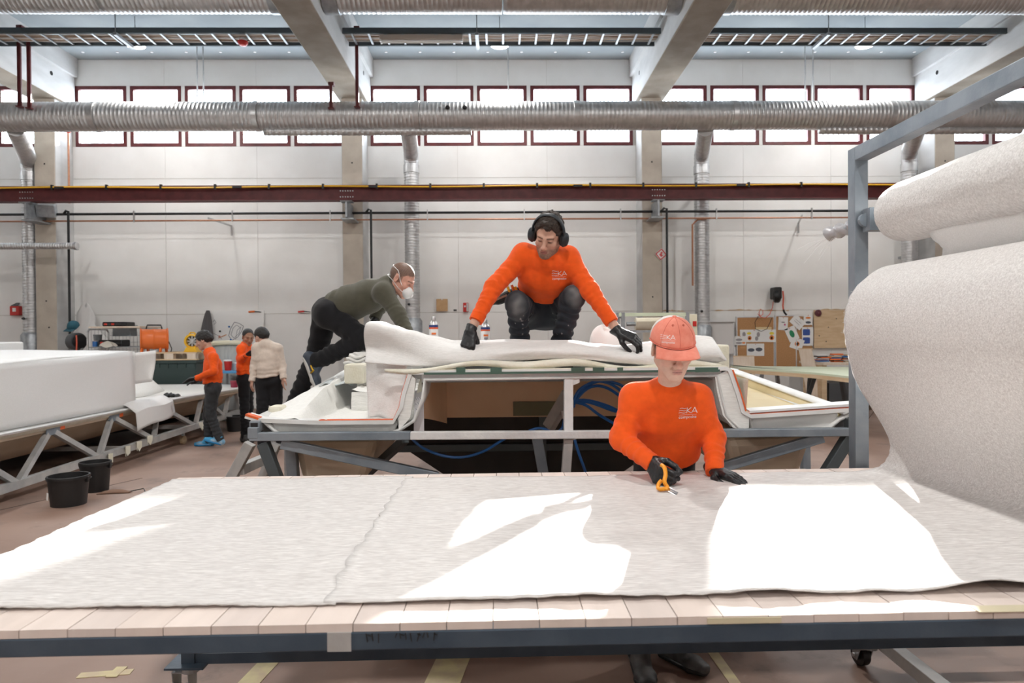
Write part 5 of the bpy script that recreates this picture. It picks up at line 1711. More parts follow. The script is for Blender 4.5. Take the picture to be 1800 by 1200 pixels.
# upper roll
t = thing('upper_roll', 'smaller white fibre mat roll, the upper of the two on the rack', 'mat roll', (1.70, 2.2, 1.93))
roll_mesh(1.70, 2.055, .127, RY0, RY1, 'mat_body', t, .003)
MB().cyl((1.70, .9, 2.055), (1.70, 3.30, 2.06), .022, 14).build('shaft', MT['galv_dark'], t, smooth=True)
q = V((1.70, 3.05, 2.057))
MB().cyl((1.70, 2.87, 2.055), (1.70, 2.90, 2.055), .06, 18).build('end_disc', mat('blue_disc', (.08, .16, .22), .5), t)
MB().grid(lambda u, v: (1.70 + (.03 + .012 * math.sin(v * 17 + u * 9)) * math.cos(u * 2 * PI), 3.16 + .32 * v, 2.06 + (.03 + .01 * math.sin(v * 21)) * math.sin(u * 2 * PI)), 14, 14, True).build('film_wrap', mat('grey_film', (.42, .42, .44), .3), t, smooth='all')
random.seed(9)
for k in range(9):
    p = V((1.70, 3.4 + .02 * k, 2.04))
    d = V((random.uniform(-.13, -.02), random.uniform(0, .1), random.uniform(-.14, .0)))
    MB().tube([p, p + d * .5 + V((0, 0, .01)), p + d], .0012, 4).build('loose_strand', MT['paper'], t)
def flap(u, v):
    y = 1.60 + .99 * u - .03 * math.sin(v * 3)
    return (1.665 + .035 * v + .012 * math.sin(u * 5), y + .02 * math.sin(v * 9), 1.945 - .16 * v + .0)
MB().grid(flap, 20, 8).build('hanging_flap', MT['fibre'], t, smooth='all', solid=.003)
# lower roll and the sheet that runs down onto the table
t = thing('lower_roll', 'big white fibre mat roll, the lower one, with its sheet drawn out over the table', 'mat roll', (1.72, 2.2, 1.3))
roll_mesh(1.72, 1.574, .262, RY0 + .01, RY1 - .01, 'mat_body', t, .004)
MB().cyl((1.72, .9, 1.574), (1.72, 3.12, 1.574), .025, 14).build('shaft', MT['galv_dark'], t, smooth=True)
path = [(1.72 - .02, 1.842), (1.60, 1.818), (1.50, 1.735), (1.463, 1.65), (1.455, 1.57), (1.468, 1.478), (1.505, 1.36), (1.572, 1.24), (1.632, 1.13), (1.652, 1.06), (1.630, 1.0), (1.58, .972), (1.48, .960)]
sp = spline([(a, b, 0) for a, b in path], 6)
nR = len(sp)
nT = 90
xs_t = [1.48 + (SEAM - 1.48) * (i + 1) / nT for i in range(nT)]
tot = nR + nT - 1
def bulge(x, y):
    """near edge of the mat lifts off in a few waves; the seam edge lifts too"""
    k = max(0, 1 - (y - 1.53) / .10)
    w = 0
    for c, wd, h in ((1.13, .16, .022), (.62, .14, .009), (.20, .10, .007), (.86, .07, .006)):
        w += h * math.exp(-((x - c) / wd) ** 2 * 2)
    s = max(0, 1 - (x - SEAM) / .05)
    e = 0
    for c, wd, h in ((2.18, .08, .010), (1.86, .06, .008), (1.68, .06, .006)):
        e += h * math.exp(-((y - c) / wd) ** 2)
    return w * k * k + e * s
def sheet_pt(i, v):
    y = 1.53 + fuzz(i * .05) * .4 + (2.855 - 1.53) * v
    if i < nR:
        x, z = sp[i].x, sp[i].y
        low = max(0, min(1, (1.5 - z) / .5))
        x += .12 * (1 - v) * low + .012 * nz(y * 4, z * 6) * low
        z = max(z, TZ0 + .008 - 0)
        return (x, y + x * TR * low, z)
    x = xs_t[i - nR]
    blend = max(0, (x - 1.2) / .28)
    x2 = x + .12 * (1 - v) * blend
    z = TZ0 + .010 + .0025 * nz(x * 6, y * 7) + .0015 * nz(x * 15, y * 13, 3) + .002 * blend
    return (x2 + (fuzz(v * 9) if i == tot else 0), y + x * TR, z + bulge(x, y))
mb = MB()
nv = 64
mb.grid(lambda u, v: sheet_pt(round(u * tot), v), tot, nv)
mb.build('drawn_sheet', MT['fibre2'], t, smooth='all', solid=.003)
# frayed strands along the roll edge
random.seed(21)
mb = MB()
for k in range(160):
    a = random.uniform(.3 * PI, 1.05 * PI)
    r = .262
    p = V((1.72 + r * math.cos(a), 2.85, 1.574 + r * math.sin(a)))
    d = V((math.cos(a) * random.uniform(-.2, 1), random.uniform(.2, 1), math.sin(a) * random.uniform(-.2, 1))) * random.uniform(.006, .02)
    mb.tube([p, p + d], .0007, 3)
o = mb.build('frayed_strands', MT['paper'], t)
o['kind'] = 'stuff'
# ================================================================ people: smooth blended bodies
def A3(p):
    return np.array([p[0], p[1], p[2]], float)


def wob(p, f, s=0.0):
    """smooth vector noise -1..1 over points p (n,3)"""
    x, y, z = p[:, 0] * f, p[:, 1] * f, p[:, 2] * f
    return (np.sin(x * 1.7 + 2.1 * np.sin(y * 1.3 + z * .7 + s)) + np.sin(y * 2.3 + 1.7 * np.sin(x * .9 - z * 1.4 + s)) + np.sin(z * 2.1 + 1.9 * np.sin(x * 1.1 + y * .8 - s))) / 3


class Body:
    def __init__(s):
        s.p = []
        s.disp = None

    def cap(s, a, b, ra, rb=None, k=.02, op='u'):
        s.p.append(('c', A3(a), A3(b), ra, ra if rb is None else rb, k, op))
        return s

    def ball(s, c, r, k=.02, op='u'):
        return s.cap(c, V(c) + V((0, 0, 1e-4)), r, r, k, op)

    def ell(s, c, axes, r, k=.02, op='u'):
        s.p.append(('e', A3(c), np.array([A3(a) for a in axes]), np.array(r, float), k, op))
        return s

    def ecap(s, a, b, side, ra, rb, k=.03, op='u'):
        """tapered capsule with an oval section: ra, rb = (side radius, front radius)"""
        a, b = V(a), V(b)
        ax = (b - a).normalized()
        sd = V(side)
        sd = (sd - ax * sd.dot(ax)).normalized()
        fr = sd.cross(ax)
        s.p.append(('o', A3(a), A3(b), A3(sd), A3(fr), ra, rb, k, op))
        return s

    def cut(s, o, n):
        """keep only the side against n"""
        s.p.append(('p', A3(o), A3(V(n).normalized()), 0, 'i'))
        return s

    def d1(s, q, P_):
        t = q[0]
        if t == 'c':
            _, a, b, ra, rb, k, op = q
            ab = b - a
            h = np.clip(((P_ - a) @ ab) / (ab @ ab), 0, 1)
            v = P_ - a - h[:, None] * ab
            return np.sqrt((v * v).sum(1)) - (ra + (rb - ra) * h)
        if t == 'e':
            _, c, ax, r, k, op = q
            l = (P_ - c) @ ax.T
            k0 = np.sqrt(((l / r) ** 2).sum(1)) + 1e-9
            k1 = np.sqrt(((l / (r * r)) ** 2).sum(1)) + 1e-9
            return k0 * (k0 - 1) / k1
        if t == 'o':
            _, a, b, sd, fr, ra, rb, k, op = q
            ab = b - a
            L = math.sqrt(ab @ ab)
            ax = ab / L
            v = P_ - a
            w = v @ ax
            h = np.clip(w / L, 0, 1)
            over = w - h * L
            u1 = ra[0] + (rb[0] - ra[0]) * h
            u2 = ra[1] + (rb[1] - ra[1]) * h
            mn = np.minimum(u1, u2)
            lu, lv = v @ sd, v @ fr
            k0 = np.sqrt((lu / u1) ** 2 + (lv / u2) ** 2 + (over / mn) ** 2) + 1e-9
            k1 = np.sqrt((lu / u1 ** 2) ** 2 + (lv / u2 ** 2) ** 2 + (over / mn ** 2) ** 2) + 1e-9
            return k0 * (k0 - 1) / k1
        _, o, n, k, op = q
        return (P_ - o) @ n

    def f(s, P_):
        d = np.full(len(P_), 1e3)
        for q in s.p:
            op, k = q[-1], q[-2]
            e = s.d1(q, P_)
            if op == 'u':
                if k > 0:
                    h = np.maximum(k - np.abs(d - e), 0) / k
                    d = np.minimum(d, e) - h * h * k * .25
                else:
                    d = np.minimum(d, e)
            elif op == 's':
                e = -e
                h = np.maximum(k - np.abs(d - e), 0) / max(k, 1e-6)
                d = np.maximum(d, e) + h * h * k * .25
            else:
                d = np.maximum(d, e)
        if s.disp:
            d = d - s.disp(P_)
        return d

    def bounds(s):
        lo, hi = np.full(3, 1e9), np.full(3, -1e9)
        for q in s.p:
            if q[-1] != 'u':
                continue
            if q[0] == 'c':
                pts, r = (q[1], q[2]), max(q[3], q[4])
            elif q[0] == 'e':
                pts, r = (q[1],), max(q[3])
            else:
                pts, r = (q[1], q[2]), max(max(q[5]), max(q[6]))
            for c in pts:
                lo, hi = np.minimum(lo, c - r), np.maximum(hi, c + r)
        return lo - .02, hi + .02

    def surface(s, h, keep=None, n=8):
        """surface nets on the blocks near the zero level; returns verts, quads"""
        lo, hi = s.bounds()
        B = n * h
        nb = np.ceil((hi - lo) / B).astype(int)
        g = np.stack(np.meshgrid(*[np.arange(k) for k in nb], indexing='ij'), -1).reshape(-1, 3)
        c = lo + (g + .5) * B
        if keep is not None:
            m = keep(c, B)
            g, c = g[m], c[m]
        dc = s.f(c)
        m = np.abs(dc) < B * .866 * 1.35 + .012
        g = g[m]
        N = nb * n + 2
        off = np.stack(np.meshgrid(*[np.arange(n + 1)] * 3, indexing='ij'), -1).reshape(-1, 3)
        keys, poss, quads = [], [], []
        cell = np.stack(np.meshgrid(*[np.arange(n)] * 3, indexing='ij'), -1).reshape(-1, 3)
        def key(i):
            return (i[..., 0] + 1) + (i[..., 1] + 1) * (N[0] + 1) + (i[..., 2] + 1) * (N[0] + 1) * (N[1] + 1)
        CH = 300
        for b0 in range(0, len(g), CH):
            gb = g[b0:b0 + CH]
            idx = gb[:, None, :] * n + off[None]
            val = s.f((lo + idx.reshape(-1, 3) * h)).reshape(len(gb), n + 1, n + 1, n + 1)
            ins = val < 0
            cnt = sum(ins[:, dx:n + dx, dy:n + dy, dz:n + dz].astype(np.int8) for dx in (0, 1) for dy in (0, 1) for dz in (0, 1))
            act = (cnt > 0) & (cnt < 8)
            bi, ix, iy, iz = np.nonzero(act)
            gi = gb[bi] * n + np.stack([ix, iy, iz], 1)
            acc = np.zeros((len(bi), 3))
            num = np.zeros(len(bi))
            cs = [(dx, dy, dz) for dx in (0, 1) for dy in (0, 1) for dz in (0, 1)]
            cv = {q: val[bi, ix + q[0], iy + q[1], iz + q[2]] for q in cs}
            for q in cs:
                for ax in range(3):
                    if q[ax] == 0:
                        r = list(q)
                        r[ax] = 1
                        va, vb = cv[q], cv[tuple(r)]
                        x = (va < 0) != (vb < 0)
                        t = np.where(x, va / np.where(x, va - vb, 1), 0)
                        pt = np.tile(np.array(q, float), (len(bi), 1))
                        pt[:, ax] = t
                        acc += pt * x[:, None]
                        num += x
            poss.append(lo + (gi + acc / num[:, None]) * h)
            keys.append(key(gi))
            for ax in range(3):
                sl = [slice(0, n)] * 3
                s2 = list(sl)
                s2[ax] = slice(1, n + 1)
                va, vb = ins[(slice(None), *sl)], ins[(slice(None), *s2)]
                bi, ix, iy, iz = np.nonzero(va != vb)
                gi = gb[bi] * n + np.stack([ix, iy, iz], 1)
                o1, o2 = np.zeros(3, int), np.zeros(3, int)
                o1[(ax + 1) % 3] = 1
                o2[(ax + 2) % 3] = 1
                qd = np.stack([key(gi), key(gi - o1), key(gi - o1 - o2), key(gi - o2)], 1)
                fl = ~va[bi, ix, iy, iz]
                qd[fl] = qd[fl][:, ::-1]
                quads.append(qd)
        keys, poss, quads = np.concatenate(keys), np.concatenate(poss), np.concatenate(quads)
        o = np.argsort(keys)
        ks, poss = keys[o], poss[o]
        w = np.searchsorted(ks, quads)
        w = np.clip(w, 0, len(ks) - 1)
        ok = (ks[w] == quads).all(1)
        return poss, w[ok]


def body_obj(name, parts, m, parent, paint=None, smooth=True):
    """parts: list of (verts, quads) joined in one mesh"""
    vs, fs, n = [], [], 0
    for v, f in parts:
        vs.append(v)
        fs.append(f + n)
        n += len(v)
    vs, fs = np.concatenate(vs), np.concatenate(fs)
    off = A3(parent_loc(parent))
    me = bpy.data.meshes.new(name)
    me.vertices.add(len(vs))
    me.vertices.foreach_set('co', (vs - off).astype(np.float32).ravel())
    me.loops.add(len(fs) * 4)
    me.loops.foreach_set('vertex_index', fs.astype(np.int32).ravel())
    me.polygons.add(len(fs))
    me.polygons.foreach_set('loop_start', np.arange(0, len(fs) * 4, 4, dtype=np.int32))
    me.polygons.foreach_set('loop_total', np.full(len(fs), 4, dtype=np.int32))
    me.update(calc_edges=True)
    me.validate()
    me.polygons.foreach_set('use_smooth', [True] * len(me.polygons))
    if paint is not None:
        c = me.color_attributes.new('Col', 'FLOAT_COLOR', 'POINT')
        col = np.ones((len(vs), 4), np.float32)
        col[:, :3] = paint(vs)
        c.data.foreach_set('color', col.ravel())
    me.materials.append(m)
    o = bpy.data.objects.new(name, me)
    COL.objects.link(o)
    o.parent = parent
    return o


def frame(fwd, up):
    f = V(fwd).normalized()
    u = V(up)
    u = (u - f * u.dot(f)).normalized()
    r = f.cross(u)          # the head's own right
    return r, f, u


class Head:
    def __init__(s, c, fwd, up, sc=1.0, fem=0.0):
        s.c, s.s = V(c), sc
        s.r, s.f, s.u = frame(fwd, up)
        s.fem = fem

    def w(s, x, y, z):
        return s.c + (s.r * x + s.f * y + s.u * z) * s.s

    def loc(s, P_):
        M = np.array([A3(s.r), A3(s.f), A3(s.u)])
        return (P_ - A3(s.c)) @ M.T / s.s

    @property
    def axes(s):
        return (s.r, s.f, s.u)

    def add(s, S, neck):
        k = s.s
        e = lambda c, r, kk=.02, op='u': S.ell(s.w(*c), s.axes, [x * k for x in r], kk * k, op)
        c = lambda a, b, ra, rb=None, kk=.012, op='u': S.cap(s.w(*a), s.w(*b), ra * k, (ra if rb is None else rb) * k, kk * k, op)
        S.cap(neck, s.w(0, -.022, -.05), .058 - .008 * s.fem, .054 - .008 * s.fem, .03)
        e((0, -.014, .036), (.074, .094, .083))
        e((0, .026, -.03), (.060, .062, .080), .03)
        for sx in (-1, 1):
            c((sx * .053, .0, -.052), (sx * .018, .072, -.096), .017, .015, .03)
            c((sx * .012, .083, .020), (sx * .040, .072, .022), .010, .009, .016)       # brow
            e((sx * .040, .062, -.026), (.022, .020, .020), .022)                          # cheekbone
            e((sx * .031, .096, .001), (.017, .016, .011), .012, 's')                      # socket
            e((sx * .030, .0765, .0), (.0145, .0125, .0115), .004)                           # eyeball
            c((sx * .044, .074, .006), (sx * .018, .083, .0055), .0045, .0045, .004)       # lid
            e((sx * .013, .098, -.040), (.009, .010, .008), .008)                          # nostril wing
            S.ell(s.w(sx * .077, -.008, -.006), [(s.r * 1 + s.f * .35 * -sx).normalized(), s.f, s.u], [.009 * k, .020 * k, .033 * k], .008 * k)
            S.ell(s.w(sx * .086, -.004, -.002), s.axes, [.006 * k, .010 * k, .018 * k], .006 * k, 's')
        c((0, .088, .012), (0, .110, -.030), .009, .0115, .014)                            # nose
        e((0, .112, -.036), (.012, .012, .010), .010)
        e((0, .074, -.100), (.022, .016, .017), .02)                                       # chin
        e((0, .085, -.066), (.026, .012, .016), .014)                                      # mouth mound
        c((-.017, .0905, -.0625), (.017, .0905, -.0625), .0052, .0052, .005)
        c((-.015, .0895, -.0735), (.015, .0895, -.0735), .0062, .0062, .006)
        e((0, .1005, -.0682), (.024, .008, .0016), .003, 's')

    def paint(s, skin, brow=(.03, .02, .015), lips=(.45, .16, .14), stubble=0, eyes=True, hairc=None, hl=.074):
        def fn(P_):
            l = s.loc(P_)
            x, y, z = np.abs(l[:, 0]), l[:, 1], l[:, 2]
            col = np.tile(np.array(skin), (len(P_), 1))
            col *= (1 + .07 * wob(P_, 60))[:, None]
            def mix(m, c):
                m = np.clip(m, 0, 1)[:, None]
                col[:] = col * (1 - m) + np.array(c) * m
            face = (y > .04)
            if hairc is not None:
                zh = np.where(y > .045, hl - .3 * x, np.where(y > -.0, .002 + (y / .045) * (hl - .022), np.where(y > -.03, -.005 + (y + .03) * -.3, -.05)))
                sb = (y > .0) & (y < .030) & (z > -.022) & (x > .05)
                m = np.clip((z - zh) / .010 + .5 + .3 * wob(P_, 130), 0, 1)
                m = np.maximum(m, sb * .7) * (z > -.10) * ~((x > .073) & (y > -.03) & (z < .03))
                mix(m * (.85 + .12 * wob(P_, 260)), hairc)
            cheek = np.exp(-(((x - .042) / .02) ** 2 + ((z + .03) / .02) ** 2)) * face
            mix(cheek * .35, (skin[0] * .98, skin[1] * .72, skin[2] * .72))
            nose = np.exp(-((x / .014) ** 2 + ((z + .034) / .014) ** 2)) * (y > .09)
            mix(nose * .35, (skin[0], skin[1] * .72, skin[2] * .7))
            if stubble:
                b = ((y > -.01) & (z < -.04)) * np.clip((-.045 - z) / .015, 0, 1) * np.clip((y + .02) / .03, 0, 1) * (z > -.135)
                b = b * (1 - np.exp(-((x / .03) ** 2 + ((z + .068) / .010) ** 2)) * .8)
                b = np.maximum(b, np.exp(-((x / .022) ** 2 + ((z + .054) / .006) ** 2)) * face)
                mix(b * stubble * (.8 + .25 * wob(P_, 220)), (.09, .055, .04))
            mix(((x < .022) & (np.abs(z + .068) < .0105) & (y > .078)) * np.clip(1.25 - (x / .021) ** 2, 0, 1) * .75, lips)
            mix(((x < .021) & (np.abs(z + .0682) < .0018) & (y > .07)) * .7, (.12, .04, .04))
            br = np.exp(-(((z - .0205 - .05 * np.minimum(x - .03, 0)) / .0042) ** 2)) * ((x > .012) & (x < .05)) * face
            mix(br * .9, brow)
            if eyes:
                ey = np.exp(-(((x - .030) / .0125) ** 4 + ((z + .0015) / .0052) ** 4)) * (y > .07)
                mix(ey * .9, (.035, .022, .018))
                so = np.exp(-(((x - .030) / .02) ** 2 + ((z - .002) / .013) ** 2)) * face
                mix(so * .25, (skin[0] * .55, skin[1] * .45, skin[2] * .45))
            return col
        return fn


FING = [(.029, .092, (.043, .027, .021)), (.0095, .096, (.047, .031, .022)), (-.0105, .091, (.043, .029, .021)), (-.029, .083, (.034, .021, .019))]


def rotv(v, axis, a):
    return Matrix.Rotation(a, 3, axis) @ v


def hand(S, wr, d, n, right, curls, sc=1.0, fat=0.0, spread=.06, thumb=(.25, .2), thumb_out=.75):
    d = V(d).normalized()
    n = V(n)
    n = (n - d * n.dot(d)).normalized()
    lat = d.cross(n) if right else n.cross(d)
    wr = V(wr)
    tips = []
    S.cap(wr - d * .03 * sc, wr + d * .01 * sc, (.025 + fat) * sc, (.024 + fat) * sc, .012)
    for i, (o, kd, segs) in enumerate(FING):
        kn = wr + (lat * o + d * kd) * sc
        S.cap(wr + (lat * o * .62 + d * .015) * sc, kn, (.0145 + fat) * sc, (.0115 + fat) * sc, .012 * sc)
        dd = (d + lat * (o / .03) * spread).normalized()
        ax = dd.cross(n).normalized()
        ang = 0
        p = kn
        rr = (.0098, .0088, .0078, .0066)
        cu = curls[i + 1]
        for j in range(3):
            ang += cu[j]
            q = p + rotv(dd, ax, ang) * segs[j] * sc
            S.cap(p, q, (rr[j] + fat) * sc, (rr[j + 1] + fat) * sc, .004 * sc)
            p = q
        tips.append(p)
    b = wr + (d * .020 + lat * .020 + n * .006) * sc
    t1 = (d * .62 + lat * thumb_out + n * curls[0][0]).normalized()
    p1 = b + t1 * .044 * sc
    S.cap(b, p1, (.0155 + fat) * sc, (.0125 + fat) * sc, .012 * sc)
    t2 = (d * .9 + lat * (thumb_out * .35 - thumb[0] * .5) + n * curls[0][1]).normalized()
    p2 = p1 + t2 * .035 * sc
    S.cap(p1, p2, (.0118 + fat) * sc, (.0108 + fat) * sc, .005 * sc)
    t3 = (d * 1.0 + lat * (-thumb[1]) + n * curls[0][2]).normalized()
    p3 = p2 + t3 * .027 * sc
    S.cap(p2, p3, (.0108 + fat) * sc, (.0085 + fat) * sc, .004 * sc)
    return tips + [p3]


def cloth_mat(name, c, sheen=.2, c2=None, vcol=None, bump=.25, bscale=420, rough=.9, spec=.25):
    return mat(name, c, rough, c2=c2 or tuple(v * 1.12 for v in c), scale=28, sheen=sheen, bump=bump, bscale=bscale, vcol=vcol, spec=spec)


MT['orange_knit'] = cloth_mat('orange_sweatshirt', (.80, .097, .010), .1)
MT['olive_knit'] = cloth_mat('olive_sweatshirt', (.075, .072, .052), .2)
MT['beige_knit'] = cloth_mat('beige_sweatshirt', (.60, .51, .44), .2)
MT['black_cotton'] = cloth_mat('black_work_cotton', (.010, .010, .012), .1)
MT['navy_cotton'] = cloth_mat('navy_work_cotton', (1, 1, 1), .05, vcol='Col', c2=(.9, .9, .9))
MT['grey_cotton'] = cloth_mat('grey_work_cotton', (.030, .032, .036), .1, c2=(.040, .042, .046))
MT['nitrile'] = mat('black_nitrile', (.010, .011, .013), .42, bump=.1, bscale=90)
MT['skin'] = mat('skin', (1, 1, 1), .5, c2=(.94, .93, .92), scale=90, vcol='Col', sub=.06, bump=.04, bscale=300, spec=.35)
MT['logo'] = mat('white_print', (.82, .80, .80), .7)
MT['hair_black'] = mat('black_hair', (.008, .007, .007), .5, c2=(.02, .017, .015), scale=160, bump=.5, bscale=220)
MT['hair_brown'] = mat('dark_brown_hair', (.018, .011, .008), .55, c2=(.05, .033, .024), scale=150, bump=.8, bscale=160)
MT['hair_grey'] = mat('short_greying_hair', (.11, .085, .07), .7, c2=(.20, .165, .14), scale=200, bump=.5, bscale=300)


def person(name, label, base, J, head, top_m, leg_m, shoe_m, skin, g=1.0, hs=.012, arms=1.0, glove=('R', 'L'), hands=None, hem=.0, hres=.003, cres=.007, bres=.009,
           paint=None, leg_paint=None, shoes=True, belly=0.0, cuff=.02, leg_g=1.0, sleeve_end=.012, rise=.055):
    """J: joints in hall coordinates. One continuous body; clothes, gloves and shoes are its children."""
    t = thing(name, label, 'person', base)
    up = (J['neck'] - J['pelvis']).normalized()
    side = (J['shL'] - J['shR']).normalized()
    frn = side.cross(up).normalized()
    waist = J['pelvis'].lerp(J['chest'], .48)
    # ---- body
    S = Body()
    S.ecap(J['pelvis'], waist, side, (.135 * g, .095 * g), (.115 * g, .085 * g))
    S.ecap(waist, J['chest'], side, (.115 * g, .085 * g), (.14 * g, .095 * g))
    S.ecap(J['chest'], J['chest'].lerp(J['neck'], .7), side, (.14 * g, .095 * g), (.10 * g, .06 * g))
    for q in 'LR':
        S.cap(J['sh' + q], J['neck'], .045 * g, .042 * g, .03)
        S.cap(J['sh' + q], J['el' + q], .046 * g, .037 * g, .03)
        S.cap(J['el' + q], J['wr' + q], .036 * g, .0255, .012)
        S.cap(J['hip' + q], J['kn' + q], .073 * g, .05 * g, .03)
        S.cap(J['kn' + q], J['an' + q], .048 * g, .034, .02)
        dn = J.get('sole' + q, V((0, 0, -1)))
        ff = (J['toe' + q] - J['an' + q])
        ff = (ff - dn * ff.dot(dn)).normalized()
        S.cap(J['an' + q], J['an' + q] + ff * .10 + dn * .055, .030, .018, .02)
    head.add(S, J['neck'])
    for q, hd in (hands or {}).items():
        if q not in glove:
            hand(S, J['wr' + q], *hd[:2], q == 'R', *hd[2:])
    nd = (head.c - J['neck']).normalized()
    o = A3(J['neck'].lerp(head.w(0, -.02, -.06), .25))
    hi = S.surface(hres, lambda c, B: ((c - o) @ A3(nd) > -B * .2) & (np.abs(c - A3(head.c)).max(1) < .30))
    lo_ = S.surface(bres, lambda c, B: ((c - o) @ A3(nd) < B * .6) | (np.abs(c - A3(head.c)).max(1) > .30))
    # hands that are bare get a fine pass of their own
    parts = [lo_, hi]
    pf = paint or head.paint(skin)
    bo = body_obj('body', parts, MT['skin'], t, pf)
    # ---- sweatshirt
    S = Body()
    hemc = J['pelvis'] + up * hem
    S.cap(J['neck'] - nd * .01, J['neck'] + nd * .018, .066, .060, .015)
    S.cut(J['neck'] + nd * .026, nd)
    S.ecap(hemc - up * .0, waist, side, (.158 * g, .118 * g + belly), (.148 * g, .116 * g + belly), .04)
    S.ecap(waist, J['chest'], side, (.148 * g, .114 * g + belly), (.168 * g, .118 * g), .04)
    S.ecap(J['chest'], J['chest'].lerp(J['neck'], .75), side, (.166 * g, .116 * g), (.115 * g, .072 * g), .04)
    S.cut(hemc - up * .012, -up)
    for q in 'LR':
        S.cap(J['sh' + q], J['neck'].lerp(J['chest'], .06), .061 * g * arms, .058 * g, .05)
        S.cap(J['sh' + q], J['el' + q], .061 * g * arms, .053 * g * arms, .055)
        we = J['wr' + q] + (J['el' + q] - J['wr' + q]).normalized() * sleeve_end
        S.cap(J['el' + q], we, .053 * g * arms, .039 * g * arms, .02)
        S.cap(we + (J['el' + q] - we).normalized() * cuff * 1.6, we, .0400 * g * arms, .0385 * g * arms, .006)
    S.cap(J['neck'] - nd * .01, J['neck'] + nd * .012, .064, .060, .012)
    segs = []
    for q in 'LR':
        segs.append((A3(J['sh' + q]), A3(J['el' + q]), A3(J['wr' + q])))
    ap, au, asd, afr = A3(J['pelvis']), A3(up), A3(side), A3(frn)
    def folds(P_):
        d = np.zeros(len(P_))
        for sh_, el_, wr_ in segs:
            for a, b, t0, t1, amp, fr in ((sh_, el_, .30, 1.15, .0050, 5.0), (el_, wr_, -.15, .95, .0048, 6.0)):
                ab = b - a
                L2 = ab @ ab
                tt = ((P_ - a) @ ab) / L2
                v = P_ - a - np.clip(tt, 0, 1)[:, None] * ab
                near = np.clip(1 - (np.sqrt((v * v).sum(1)) - .03) / .06, 0, 1)
                win = np.clip((tt - t0) / .25, 0, 1) * np.clip((t1 - tt) / .25, 0, 1)
                ph = 2 * PI * (tt * fr * math.sqrt(L2) / .28) + 3.6 * wob(P_, 19) + 3 * (v @ afr) / .06
                d += amp * np.sin(ph) * np.abs(np.sin(ph * .5 + 1)) * near * win
        h = (P_ - ap) @ au
        sdd = (P_ - ap) @ asd
        d += .0055 * wob(P_ * np.array([1, 1, 1]) + np.outer(h, au) * .6 + np.outer(sdd, asd) * -.3, 16, 1.3) * np.clip(1 - h / .6, .25, 1)
        lowf = np.clip(1 - h / .22, 0, 1)
        d += .005 * np.sin(h * 95 + 3 * wob(P_, 9)) * lowf
        return d
    S.disp = folds
    top = body_obj('sweatshirt', [S.surface(cres)], top_m, t)
    ring = []
    sdv = nd.cross(frn).normalized()
    fv = sdv.cross(nd)
    MB().tube([J['neck'] + nd * .026 + (sdv * math.cos(a) + fv * math.sin(a)) * .0615 for a in [2 * PI * k / 28 for k in range(29)]], .0065, 8).build('collar', top_m, top, smooth=True)
    for q in 'LR':
        we = J['wr' + q] + (J['el' + q] - J['wr' + q]).normalized() * sleeve_end
        ax = (J['el' + q] - we).normalized()
        r0 = .0400 * g * arms
        MB().lathe([(r0 * .86, -.036 * g), (r0 + .0005, -.033 * g), (r0 + .003, -.008), (r0 * 1.03, cuff), (r0 * .9, cuff)], we, ax, 24).build('cuff', top_m, top, smooth=True)
    # ---- trousers
    S = Body()
    S.ecap(J['pelvis'] + up * (rise - .015), J['pelvis'] - up * .03, side, (.148 * g, .108 * g), (.155 * g, .115 * g), .04)
    S.cut(J['pelvis'] + up * rise, up)
    for q in 'LR':
        lg = g * leg_g
        S.cap(J['pelvis'].lerp(J['hip' + q], .8) , J['hip' + q], .10 * g, .10 * g, .04)
        S.cap(J['hip' + q], J['kn' + q], .096 * lg, .072 * lg, .04)
        S.cap(J['kn' + q], J['an' + q], .070 * lg, .060 * lg, .03)
    lsegs = [(A3(J['hip' + q]), A3(J['kn' + q]), A3(J['an' + q])) for q in 'LR']
    def lfolds(P_):
        d = .005 * wob(P_, 22, .7)
        for a0, b0, c0 in lsegs:
            for a, b, t0, t1, amp, fr in ((a0, b0, .3, 1.1, .005, 4.5), (b0, c0, -.1, 1.1, .006, 5.5)):
                ab = b - a
                L2 = ab @ ab
                tt = ((P_ - a) @ ab) / L2
                v = P_ - a - np.clip(tt, 0, 1)[:, None] * ab
                near = np.clip(1 - (np.sqrt((v * v).sum(1)) - .05) / .07, 0, 1)
                win = np.clip((tt - t0) / .3, 0, 1) * np.clip((t1 - tt) / .3, 0, 1)
                d += amp * np.sin(2 * PI * tt * fr * math.sqrt(L2) / .42 * 1.4 + 2.6 * wob(P_, 13, 2)) * near * win
        return d
    S.disp = lfolds
    lp = leg_paint(J) if leg_paint else None
    tr = body_obj('trousers', [S.surface(cres * 1.15)], leg_m, t, lp)
